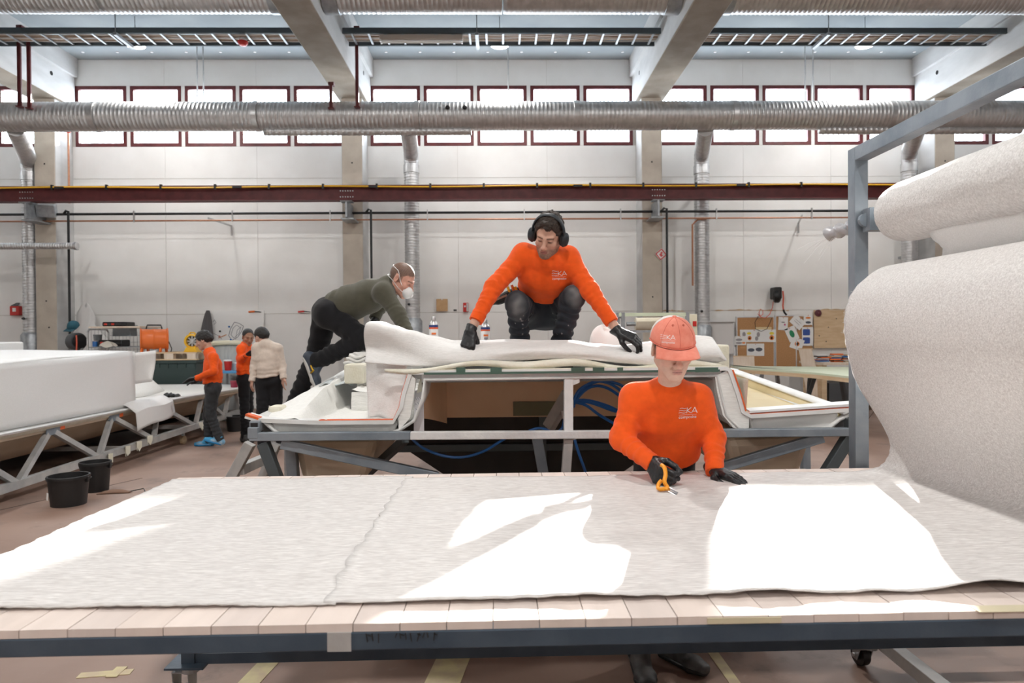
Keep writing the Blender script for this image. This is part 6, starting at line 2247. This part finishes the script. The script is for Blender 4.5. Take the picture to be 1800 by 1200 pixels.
    # ---- shoes
    if shoes:
        for q in 'LR':
            an, toe = J['an' + q], J['toe' + q]
            dn = J.get('sole' + q, V((0, 0, -1)))
            f = (toe - an)
            f = (f - dn * f.dot(dn)).normalized()
            heel = an - f * .045 + dn * .04
            ball_ = an + f * .13 + dn * .052
            tip = an + f * .185 + dn * .056
            S = Body()
            sdv2 = f.cross(dn)
            S.cap(an, heel, .046, .040, .03)
            S.ecap(heel, ball_, sdv2, (.036, .036), (.046, .030), .03)
            S.ecap(ball_, tip, sdv2, (.046, .030), (.036, .024), .02)
            S.cap(an - dn * .03, an + f * .05 + dn * .02, .046, .036, .03)
            S.cut(an + dn * .078, dn)
            S.cut(an - dn * .055, -dn)
            so = body_obj('shoe', [S.surface(.006)], shoe_m[0], t)
            S = Body()
            S.ecap(heel + dn * .028, ball_ + dn * .018, sdv2, (.040, .02), (.050, .02), .02)
            S.ecap(ball_ + dn * .018, tip + dn * .014, sdv2, (.050, .02), (.040, .018), .02)
            S.cut(an + dn * .092, dn)
            body_obj('sole', [S.surface(.007)], shoe_m[1], so)
    # ---- gloves
    for q in glove:
        hd = (hands or {}).get(q)
        if not hd:
            continue
        S = Body()
        hand(S, J['wr' + q], hd[0], hd[1], q == 'R', hd[2], hd[3], fat=.0012, **(hd[4] if len(hd) > 4 else {}))
        wd = (J['el' + q] - J['wr' + q]).normalized()
        S.cap(J['wr' + q], J['wr' + q] + wd * .028, .0285, .0295, .01)
        S.disp = lambda P_: .0010 * wob(P_, 120)
        S.cut(J['wr' + q] + wd * .030, wd)
        body_obj('glove', [S.surface(.0034)], MT['nitrile'], t)
    return t, bo, top, tr


def hair(head, m, parent, thick=.012, front=.06, low=-.02, nape=-.075, curl=0.0, ctop=0, h=.004, side_low=-.005, freq=70):
    S = Body()
    k = head.s
    S.ell(head.w(0, -.016, .038), head.axes, [(.074 + thick) * k, (.094 + thick * .8) * k, (.083 + thick + ctop) * k], 0)
    S.cap(head.w(0, -.07, .0), head.w(0, -.055, nape + .02), (.055 + thick * .6) * k, (.045 + thick * .4) * k, .02)
    if curl:
        S.disp = lambda P_: curl * (wob(P_, freq) + .6 * wob(P_, freq * 1.9, 2))
    fr = head.f
    # face opening: a plane slanting from hairline down past the ear
    S.cut(head.w(0, front, .085), (head.f * .92 - head.u * .38))
    S.cut(head.w(0, 0, low), (-head.u * .80 + head.f * .60))
    S.cut(head.w(0, -.05, nape), -head.u)
    return body_obj('hair', [S.surface(h)], m, parent)


# ---- printed lettering laid onto cloth
def bvh_of(o):
    off = parent_loc(o)
    me = o.data
    return BVHTree.FromPolygons([v.co + off for v in me.vertices], [p.vertices[:] for p in me.polygons])


def ribbon(mb, pts, w):
    for (a, b) in zip(pts[:-1], pts[1:]):
        a, b = V((*a, 0)), V((*b, 0))
        n = max(1, int((b - a).length / .006))
        d = (b - a).normalized()
        s = V((-d.y, d.x, 0)) * w / 2
        a, b = a - d * w * .3, b + d * w * .3
        for i in range(n):
            p, q = a.lerp(b, i / n), a.lerp(b, (i + 1) / n)
            mb.add([p - s, q - s, q + s, p + s], [(0, 1, 2, 3)])


def print_logo(target, parent, centre, right, upv, outward, width, small=True, name='logo_print'):
    """three waves, K, A, a rule and the word below, pressed onto the cloth"""
    bv = target if isinstance(target, BVHTree) else bvh_of(target)
    mb = MB()
    u = width
    wv = lambda y, x0, x1: [(x0 + (x1 - x0) * i / 8, y + .016 * math.sin(i / 8 * 2 * PI)) for i in range(9)]
    w = .024
    for y in (.60, .48, .36):
        ribbon(mb, [(x * u, yy * u) for x, yy in wv(y, 0, .37)], w * u)
    K = [[(.43, .34), (.43, .62)], [(.64, .62), (.45, .47)], [(.45, .47), (.66, .34)]]
    A_ = [[(.70, .34), (.84, .62)], [(.84, .62), (.99, .34)], [(.75, .42), (.94, .42)]]
    for st in K + A_:
        ribbon(mb, [(x * u, y * u) for x, y in st], (w + .008) * u)
    ribbon(mb, [(.02 * u, .25 * u), (.97 * u, .25 * u)], .010 * u)
    if small:
        cu = bpy.data.curves.new('word', 'FONT')
        cu.body = 'composite'
        cu.size = .25 * u
        ob = bpy.data.objects.new('word', cu)
        COL.objects.link(ob)
        dg = bpy.context.evaluated_depsgraph_get()
        me = ob.evaluated_get(dg).to_mesh()
        xs = [v.co.x for v in me.vertices]
        s = .95 * u / (max(xs) - min(xs))
        mb.add([((v.co.x - min(xs)) * s + .02 * u, v.co.y * s + .06 * u, 0) for v in me.vertices], [p.vertices[:] for p in me.polygons])
        ob.evaluated_get(dg).to_mesh_clear()
        bpy.data.objects.remove(ob)
        bpy.data.curves.remove(cu)
    R, U, O = V(right).normalized(), V(upv).normalized(), V(outward).normalized()
    out = []
    for x, y, z in mb.v:
        p = V(centre) + R * (x - u * .5) + U * (y - u * .35)
        h = bv.ray_cast(p + O * .12, -O, .3)
        out.append((h[0] + h[1] * .0018 if h[0] is not None and h[1].dot(O) > 0 else (h[0] + O * .0018 if h[0] is not None else p)))
    mb.v = out
    return mb.build(name, MT['logo'], parent, fixn=False)
# ================================================================ the six people
SK1 = (.60, .36, .27)
SK2 = (.66, .43, .34)
SK3 = (.36, .20, .13)
black_shoe = (mat('black_leather_dusty', (.03, .03, .032), .6, c2=(.10, .10, .10), scale=14), MT['black'])
C0, C1, C2, C3 = (0, 0, 0), (.25, .3, .2), (.6, .7, .4), (.9, 1.0, .6)


def mk(**k):
    return {a: V(b) for a, b in k.items()}


# ---- crouching man with headphones
J = mk(pelvis=P(951, 545, 4.42), chest=P(961, 482, 4.10), neck=P(965, 455, 4.00),
       shR=P(921, 448, 4.05), shL=P(998, 453, 4.05), elR=P(869, 503, 3.97), elL=P(1037, 511, 3.97), wrR=P(827, 581, 3.86), wrL=P(1087, 583, 3.87),
       hipR=P(929, 550, 4.40), hipL=P(973, 550, 4.40), knR=P(909, 533, 4.02), knL=P(1008, 523, 4.02), anR=P(917, 622, 4.20), anL=P(979, 622, 4.20))
J['toeR'] = J['anR'] + V((-.05, -.2, -.05))
J['toeL'] = J['anL'] + V((.05, -.2, -.05))
hd = Head(P(964, 414, 3.93), (-.30, -.79, -.52), (.12, -.35, 1), .96)
def dusty(J_):
    ks = [A3(J_['knR']), A3(J_['knL'])]
    def fn(P_):
        base = np.array((.022, .026, .034))
        c = np.tile(base, (len(P_), 1))
        for k, (kk, hh, an) in enumerate(((ks[0], A3(J_['hipR']), A3(J_['anR'])), (ks[1], A3(J_['hipL']), A3(J_['anL'])))):
            q = kk + np.array([0, -.03, .02 if k else -.02])
            d = np.sqrt((((P_ - q) / np.array([.055, .14, .085])) ** 2).sum(1))
            m = np.clip(1.15 - d, 0, 1) * (.75 + .35 * wob(P_, 45))
            c = c * (1 - m[:, None] * .85) + np.array((.25, .25, .25)) * m[:, None] * .85
            sp = (wob(P_, 95, 3) > .90) * (np.sqrt(((P_ - (kk * .5 + an * .5)) ** 2).sum(1)) < .16)
            c[sp] = (.3, .28, .28)
        return c
    return fn
HR = ((-.16, -.45, -1), (.25, .95, -.35), [(.7, .7, .6), (.85, 1.1, .7), (.9, 1.1, .7), (.95, 1.1, .7), (1.0, 1.1, .7)], 1.06, dict(spread=.02, thumb_out=.35))
HL = ((.80, -.45, -.38), (.05, .5, -.85), [(.4, .6, .5), (.40, .8, .5), (.42, .8, .5), (.46, .8, .5), (.52, .8, .5)], 1.05, dict(spread=.03, thumb_out=.5))
t, bo, top, tr = person('person', 'person in orange sweatshirt and headphones crouching on the mould, smoothing the fibre mat', V((J['pelvis'].x, 4.25, 1.29)), J, hd,
                        MT['orange_knit'], MT['navy_cotton'], black_shoe, SK1, g=1.0, hands={'R': HR, 'L': HL}, hem=.245, rise=.28, leg_paint=dusty, leg_g=.93,
                        paint=hd.paint(SK1, stubble=.75, hairc=(.03, .02, .015)), cres=.006, sleeve_end=.10)
hair(hd, MT['hair_brown'], t, .013, front=.066, curl=.0055, ctop=.012, low=-.004, nape=-.07, freq=75)
S = Body()
S.ell(hd.w(0, .055, .100), hd.axes, [.035, .03, .024], .02)
S.ell(hd.w(-.01, .072, .082), hd.axes, [.022, .016, .018], .012)
S.disp = lambda P_: .005 * (wob(P_, 90) + .6 * wob(P_, 170, 2))
body_obj('forelock', [S.surface(.0035)], MT['hair_brown'], t)
hp_m = mat('dark_blue_grey_headphones', (.018, .024, .030), .5)
band = []
for k in range(25):
    a = PI * k / 24
    band.append(hd.w(-.098 * math.cos(a) * (1 + .04 * math.sin(a)), .012, .0 + .140 * math.sin(a) ** .85 if 0 < k < 24 else .0))
hp = MB()
n = len(band)
hp.grid(lambda u, v: tuple(band[round(u * (n - 1))] + hd.f * (.019 * math.cos(v * 2 * PI)) * hd.s + (band[round(u * (n - 1))] - hd.w(0, .012, .02)).normalized() * .007 * math.sin(v * 2 * PI)), n - 1, 12)
hpo = hp.build('headphones', hp_m, t, smooth=True)
for sx in (-1, 1):
    S = Body()
    S.ell(hd.w(sx * .096, .004, -.008), hd.axes, [.020, .034, .045], .01)
    S.ell(hd.w(sx * .112, .004, -.006), hd.axes, [.014, .029, .038], .012)
    body_obj('ear_cup', [S.surface(.004)], hp_m, hpo)
    S = Body()
    S.ell(hd.w(sx * .082, .004, -.008), hd.axes, [.013, .030, .040], .01)
    body_obj('ear_cushion', [S.surface(.004)], MT['black'], hpo)
print_logo(top, top, P(985, 479, 3.95), (1, .05, .10), (-.08, -.4, .9), (.1, -1, .35), .090)
# tool pouch at his right hip
q = P(888, 522, 4.18)
S = Body()
S.ell(q, (V((.8, 0, .5)).normalized(), V((0, 1, 0)), V((-.5, 0, .8)).normalized()), [.075, .035, .03], .01)
S.ell(q + V((.05, .02, .025)), (V((.8, 0, .5)).normalized(), V((0, 1, 0)), V((-.5, 0, .8)).normalized()), [.05, .035, .03], .01)
S.ell(q + V((-.06, 0, -.03)), (V((.8, 0, .3)).normalized(), V((0, 1, 0)), V((-.3, 0, .8)).normalized()), [.045, .03, .014], .008)
po = body_obj('tool_pouch', [S.surface(.006)], mat('black_pouch', (.014, .013, .013), .7, bump=.3), t)
for k, (dx, dz) in enumerate(((.03, .05), (.055, .06), (.075, .05))):
    MB().cyl(q + V((dx, -.02, dz - .03)), q + V((dx - .015, -.025, dz + .012)), .008, 8).build('tool_handle', yellow_p if k != 1 else orange_p, po)
MB().bar(q + V((-.06, -.036, -.02)), q + V((.01, -.036, .01)), .012, .003, up=(0, 1, 0)).build('pouch_seam', mat('pouch_trim', (.35, .22, .16), .7), po)

# ---- worker in the cap at the cutting table
J = mk(pelvis=P(1166, 850, 3.125), chest=P(1175, 728, 2.96), neck=P(1177, 688, 2.885),
       shR=P(1116, 699, 2.92), shL=P(1226, 701, 2.92), elR=P(1092, 772, 2.90), elL=P(1255, 770, 2.92), wrR=P(1145, 822, 2.74), wrL=P(1256, 828, 2.80),
       hipR=P(1138, 868, 3.15), hipL=P(1190, 868, 3.15), knR=P(1130, 1010, 3.13), knL=P(1186, 1005, 3.16), anR=P(1124, 1149, 3.14), anL=P(1180, 1143, 3.22))
J['anR'].z = J['anL'].z = .088
J['toeR'] = J['anR'] + V((.0, -.2, -.05))
J['toeL'] = J['anL'] + V((.12, -.16, -.05))
hd = Head(P(1182, 611, 2.775), (.03, -.90, -.34), (0, -.2, 1), 1.0, 1.0)
HR = ((.10, -.86, -.30), (.80, .10, -.25), [(.45, .7, .8), (.95, 1.15, .7), (1.0, 1.15, .7), (1.05, 1.15, .7), (1.1, 1.15, .7)], 1.08, dict(spread=.02, thumb_out=.4, thumb=(.25, .3)))
HL = ((.34, -.60, -.10), (-.05, .02, -1), [(.25, .2, .1), (.12, .12, .1), (.12, .12, .1), (.12, .14, .1), (.14, .16, .1)], .95, )
J['wrL'].z = .992
J['wrR'].z = max(J['wrR'].z, 1.035)
t2, bo2, top2, tr2 = person('person', 'person in orange sweatshirt and salmon cap cutting fibre mat with scissors at the table', V((J['pelvis'].x, 3.12, 0)), J, hd,
                            MT['orange_knit'], MT['black_cotton'], black_shoe, SK2, g=.92, hands={'R': HR, 'L': HL}, hem=.19, rise=.22, arms=.98,
                            paint=hd.paint(SK2, lips=(.50, .22, .20), eyes=False), cres=.0055, hres=.0028, belly=.0)
hair(hd, MT['hair_black'], t2, .005, front=.055, low=-.012, nape=-.07)
# cap
capm = cloth_mat('salmon_cap_cotton', (.78, .235, .165), .1, c2=(.84, .30, .22), bump=.2)
capw = cloth_mat('white_cap_mesh', (.72, .66, .64), .1)
CC = (0, -.012, .030)
CR = (.0875, .1075, .098)
def cap_pt(az, el, d=0.0):
    """az: 0 front; el: 0 rim .. pi/2 crown"""
    x = math.sin(az) * math.cos(el)
    y = math.cos(az) * math.cos(el)
    z = math.sin(el)
    sq = 1 + .03 * math.sin(2 * el)
    return hd.w(CC[0] + (CR[0] + d) * x * sq, CC[1] + (CR[1] + d) * y * sq, CC[2] + (CR[2] + d) * z)
mb = MB()
mb.grid(lambda u, v: cap_pt((u - .5) * 2 * 1.75, v * PI / 2), 40, 14)
cap_o = mb.build('cap', capm, t2, smooth='all', solid=.003)
mb = MB()
mb.grid(lambda u, v: cap_pt(1.75 + u * (2 * PI - 3.5), v * PI / 2), 24, 14)
mb.build('back_panel', capw, cap_o, smooth='all', solid=.003)
def brim(u, v):
    a = (u - .5) * 2 * 1.08
    base_ = cap_pt(a, .0, .001)
    L0 = .064 * (math.cos(a * .80) ** .6)
    drop = .016 + .020 * (a / 1.08) ** 2
    return base_ + (hd.f * math.cos(a * .25) + hd.r * math.sin(a) * .25) * L0 * v - hd.u * (drop * v + .004 - .012 * v * (1 - v) )
mb = MB()
mb.grid(brim, 30, 8)
mb.build('brim', capm, cap_o, smooth='all', solid=.004)
seam_m = cloth_mat('cap_stitching', (.62, .165, .115), .1)
for az in (0, .85, -.85, 1.72, -1.72):
    MB().tube([cap_pt(az, k * PI / 2 / 14, .0018) for k in range(14)], .0010, 6).build('seam', seam_m if abs(az) < 1.5 else capw, cap_o, smooth=True)
MB().tube([cap_pt((k / 20 - .5) * 3.5, .02, .003) for k in range(21)], .0022, 6).build('rim_seam', seam_m, cap_o, smooth=True)
MB().lathe([(.009, 0), (.008, .004), (0, .006)], cap_pt(0, PI / 2, .001), hd.u, 12).build('button', capm, cap_o, smooth=True)
for az in (.42, -.42):
    q = cap_pt(az, .98, .003)
    MB().lathe([(.0028, 0), (.0048, .001), (.0052, 0)], q, (q - hd.w(*CC)), 12).build('eyelet', seam_m, cap_o, smooth=True)
me = cap_o.data
bvc = BVHTree.FromPolygons([v.co + parent_loc(cap_o) for v in me.vertices], [p.vertices[:] for p in me.polygons])
print_logo(bvc, cap_o, cap_pt(.54, .38, .004), -hd.r, hd.u + hd.f * -.25, hd.f + hd.r * .22 + hd.u * .25, .056)
print_logo(top2, top2, P(1211, 725, 2.84), (1, .12, .03), (0, -.1, 1), (.25, -1, .1), .082)
# orange scissors held in the right hand
a = P(1163, 822, 2.70)
q1, q2 = P(1169, 857, 2.555), P(1187, 870, 2.50)
q1.z, q2.z = max(q1.z, .975), max(q2.z, .966)
scm = mat('orange_scissor_grip', (.85, .33, .015), .4)
ts = thing('scissors', 'orange-handled scissors held in the black glove, cutting the mat', 'scissors', q2)
dr = (q2 - q1).normalized()
sv = V((.85, -.1, .5)).normalized()
for s, rr in ((1, .013), (-1, .012)):
    pts = [P(1163, 817, 2.62), P(1168, 822, 2.60), P(1170, 834, 2.575), P(1168, 846, 2.56), q1 + sv * .008 * s, q1 + dr * .02]
    if s < 0:
        pts = [P(1163, 844, 2.575), P(1158, 850, 2.57), P(1157, 860, 2.55), P(1163, 866, 2.535), P(1168, 864, 2.54), q1 + dr * .018]
        for p in pts:
            p.z = max(p.z, .973)
    MB().tube(spline(pts, 5), rr * .62, 10).build('grip', scm, ts, smooth=True)
blm = mat('scissor_steel', (.6, .6, .62), .25, .9)
for s in (1, -1):
    nrm = dr.cross(sv)
    e = q2 + dr * .012
    MB().prism([q1 + sv * (.006 * s) - dr * .01, q1 + sv * (.010 * s) + dr * .012, e + sv * .004 * s + V((0, 0, .004 * s)), e], nrm * .0025).build('blade', blm, ts)
MB().cyl(q1 + dr * .012 + dr.cross(sv) * .004, q1 + dr * .012 - dr.cross(sv) * .004, .005, 10).build('pivot_screw', blm, ts)

# ---- kneeling man in olive
J = mk(pelvis=P(583, 545, 5.28), chest=P(650, 520, 5.22), neck=P(686, 502, 5.16),
       shR=P(674, 515, 5.04), shL=P(682, 510, 5.40), elR=P(700, 552, 4.98), elL=P(668, 538, 5.50), wrR=P(720, 592, 4.92), wrL=P(660, 556, 5.45),
       hipR=P(578, 552, 5.17), hipL=P(574, 552, 5.38), knR=P(641, 597, 5.10), knL=P(556, 622, 5.42), anR=P(556, 634, 5.10), anL=P(516, 712, 5.42))
J['toeR'] = P(566, 668, 5.10)
J['soleR'] = V((-.93, 0, -.36)).normalized()
J['toeL'] = J['anL'] + V((.15, 0, -.05))
hd = Head(P(706, 491, 5.13), (.82, -.24, -.52), (.5, -.1, .85), 1.03)
HR = ((.4, -.1, -.8), (-.5, .2, -.4), [(.4, .4, .3), (.3, .3, .2), (.3, .3, .2), (.3, .3, .2), (.3, .3, .2)], 1.0)
HL = ((.15, -.1, -1), (-.7, 0, -.2), [(.4, .4, .3), (.3, .3, .2), (.3, .3, .2), (.3, .3, .2), (.3, .3, .2)], 1.25)
boot = (mat('dark_blue_trainer', (.03, .042, .065), .6, c2=(.05, .065, .09), scale=20), mat('pale_sole', (.5, .5, .48), .6))
t3, bo3, top3, tr3 = person('person', 'person in olive sweatshirt and white dust mask kneeling on the mould steps', V((J['pelvis'].x, 5.2, 1.3)), J, hd,
                            MT['olive_knit'], MT['black_cotton'], boot, SK1, g=1.04, hands={'R': HR, 'L': HL}, hem=.05, arms=1.05, belly=.012, cres=.007,
                            paint=hd.paint((.62, .33, .25), brow=(.12, .07, .05), hairc=(.105, .075, .058), hl=.066))
S = Body()
S.ell(hd.w(0, .090, -.058), hd.axes, [.050, .042, .048], .01)
S.disp = lambda P_: .0012 * wob(P_, 60)
mk_o = body_obj('dust_mask', [S.surface(.004)], mat('white_mask_felt', (.80, .80, .80), .8), t3)
MB().lathe([(.0, .004), (.014, .003), (.016, 0)], hd.w(0, .132, -.062), hd.f, 14).build('valve', MT['white'], mk_o, smooth=True)
for za, zb in ((-.05, .05), (-.07, -.03)):
    for sx in (-1, 1):
        MB().tube([hd.w(sx * .045, .075, za), hd.w(sx * .076, .035, za * .6 + zb * .4), hd.w(sx * .080, -.02, zb), hd.w(sx * .06, -.085, zb + .01), hd.w(0, -.112, zb + .01)], .0022, 5).build('strap', MT['white'], mk_o, smooth=True)
# thigh pocket, gold mark on the trainer, print on his back
q = P(562, 650, 5.03)
for a, b in (((546, 642), (551, 652)), ((551, 652), (545, 656)), ((545, 656), (552, 650))):
    MB().bar(P(*a, 5.045), P(*b, 5.045), .008, .004, up=(0, 1, 0)).build('gold_mark', yellow_p, [c for c in t3.children if c.name.startswith('shoe')][-1])
print_logo(top3, top3, P(648, 484, 5.2), V((1, 0, .12)), V((0, .9, .4)), V((-.15, -.25, 1)), .17, small=False, name='back_print')
# platform under his other foot
fz_ = J['anL'].z - .095
pt = thing('step_platform', 'low step platform under the far leg of the man in olive', 'platform', (J['anL'].x, 5.42, 0))
MB().box((J['anL'].x - .16, 5.25, fz_ - .04), (J['anL'].x + .24, 5.65, fz_)).build('tread', palew, pt)
for x in (-.12, .2):
    for y in (5.28, 5.6):
        MB().box((J['anL'].x + x - .015, y, 0), (J['anL'].x + x + .015, y + .03, fz_ - .04)).build('leg', MT['galv_dark'], pt)

# ---- walking man on the left
D = 9.8
J = mk(pelvis=P(374, 676, D), chest=P(374, 641, D), neck=P(368, 617, D),
       shL=P(375, 628, D - .17), shR=P(371, 626, D + .17), elL=P(376, 652, D - .24), elR=P(371, 651, D + .22), wrL=P(347, 664, D - .20), wrR=P(352, 665, D + .2),
       hipL=P(374, 684, D - .09), hipR=P(374, 684, D + .09), knL=P(370, 728, D - .08), knR=P(366, 728, D + .08), anL=P(386, 768, D - .08), anR=P(367, 775, D + .1))
J['anR'].z = .085
J['anL'].z = .13
J['toeL'] = J['anL'] + V((-.2, 0, -.10))
J['soleL'] = V((-.28, 0, -.96)).normalized()
J['toeR'] = J['anR'] + V((-.2, 0, -.05))
hd = Head(P(358, 598, D), (-.90, -.12, -.36), (-.30, 0, 1), 1.06)
HL = ((-1, -.1, -.22), (-.1, -.4, -.9), [(.2, .1, .1), (.05, .15, .1), (.15, .15, .1), (.25, .2, .1), (.35, .25, .1)], 1.1)
HR = ((-1, 0, -.3), (0, .3, -1), [(.2, .1, .1), (.2, .2, .1), (.2, .2, .1), (.2, .2, .1), (.2, .2, .1)], 1.1)
ov = mat('blue_overshoe_film', (.04, .30, .55), .35, c2=(.45, .55, .62), scale=9, ramp=(.5, .7))
t4, bo4, top4, tr4 = person('person', 'person in orange sweatshirt walking by the long mould in blue overshoes', V((J['pelvis'].x, D, 0)), J, hd, MT['orange_knit'], MT['grey_cotton'],
                            (ov, mat('blue_overshoe_sole', (.01, .22, .50), .4)), (.52, .30, .22), g=1.0, hands={'L': HL, 'R': HR}, hem=.03, cres=.010, hres=.005, bres=.012, belly=.01)
hair(hd, MT['hair_black'], t4, .016, front=.082, low=-.02, nape=-.05, h=.006, curl=.004)

# ---- man in beige, seen from behind
D = 9.5
J = mk(pelvis=P(474, 664, D), chest=P(471, 628, D), neck=P(466, 603, D - .02),
       shL=P(452, 612, D - .02), shR=P(488, 613, D - .03), elL=P(447, 645, D - .02), elR=P(496, 642, D - .02), wrL=P(443, 667, D - .08), wrR=P(498, 663, D - .1),
       hipL=P(463, 672, D), hipR=P(484, 672, D), knL=P(461, 728, D - .05), knR=P(486, 728, D + .03), anL=P(461, 776, D), anR=P(490, 774, D + .05))
for q in 'LR':
    J['an' + q].z = .085
    J['toe' + q] = J['an' + q] + V((-.08, .2, -.05))
hd = Head(P(460, 592, D + .0), (-.72, .45, -.40), (-.25, .05, 1), 1.06)
HB = ((-.1, 0, -1), (.4, .3, 0), [(.2, .3, .2), (.3, .3, .2), (.35, .35, .2), (.4, .35, .2), (.4, .4, .2)], 1.0)
t5, bo5, top5, tr5 = person('person', 'person in beige sweatshirt seen from behind, between the two moulds', V((J['pelvis'].x, D, 0)), J, hd, MT['beige_knit'], MT['black_cotton'],
                            black_shoe, (.56, .33, .25), g=1.06, hands={'L': HB, 'R': HB}, glove=(), hem=.03, cres=.010, hres=.006, bres=.010, belly=.015)
hair(hd, MT['hair_black'], t5, .010, front=.070, low=-.01, nape=-.05, h=.006, curl=.002)
# ---- man in orange half hidden behind him
D = 10.3
J = mk(pelvis=P(431, 660, D), chest=P(431, 628, D), neck=P(432, 606, D),
       shR=P(424, 613, D - .16), shL=P(440, 613, D + .16), elR=P(424, 632, D - .22), elL=P(445, 635, D + .1), wrR=P(434, 624, D - .32), wrL=P(447, 628, D - .12),
       hipR=P(429, 668, D - .07), hipL=P(435, 668, D + .09), knR=P(430, 716, D - .08), knL=P(437, 716, D + .08), anR=P(430, 762, D - .08), anL=P(438, 760, D + .1))
for q in 'LR':
    J['an' + q].z = .085
    J['toe' + q] = J['an' + q] + V((.15, -.12, -.05))
hd = Head(P(436, 592, D - .02), (.55, -.75, -.28), (.1, -.1, 1), 1.0)
HX = ((.8, -.2, .5), (.2, -.3, -.9), [(.3, .4, .3), (.4, .5, .3), (.4, .5, .3), (.5, .5, .3), (.5, .5, .3)], 1.15)
t6, bo6, top6, tr6 = person('person', 'person in orange sweatshirt facing the person in beige, half hidden behind them', V((J['pelvis'].x, D, 0)), J, hd, MT['orange_knit'], MT['black_cotton'],
                            black_shoe, SK3, g=.95, hands={'R': HX, 'L': HX}, hem=.03, cres=.010, hres=.006, bres=.012)
hair(hd, MT['hair_black'], t6, .006, front=.062, low=-.0, nape=-.05, h=.006)
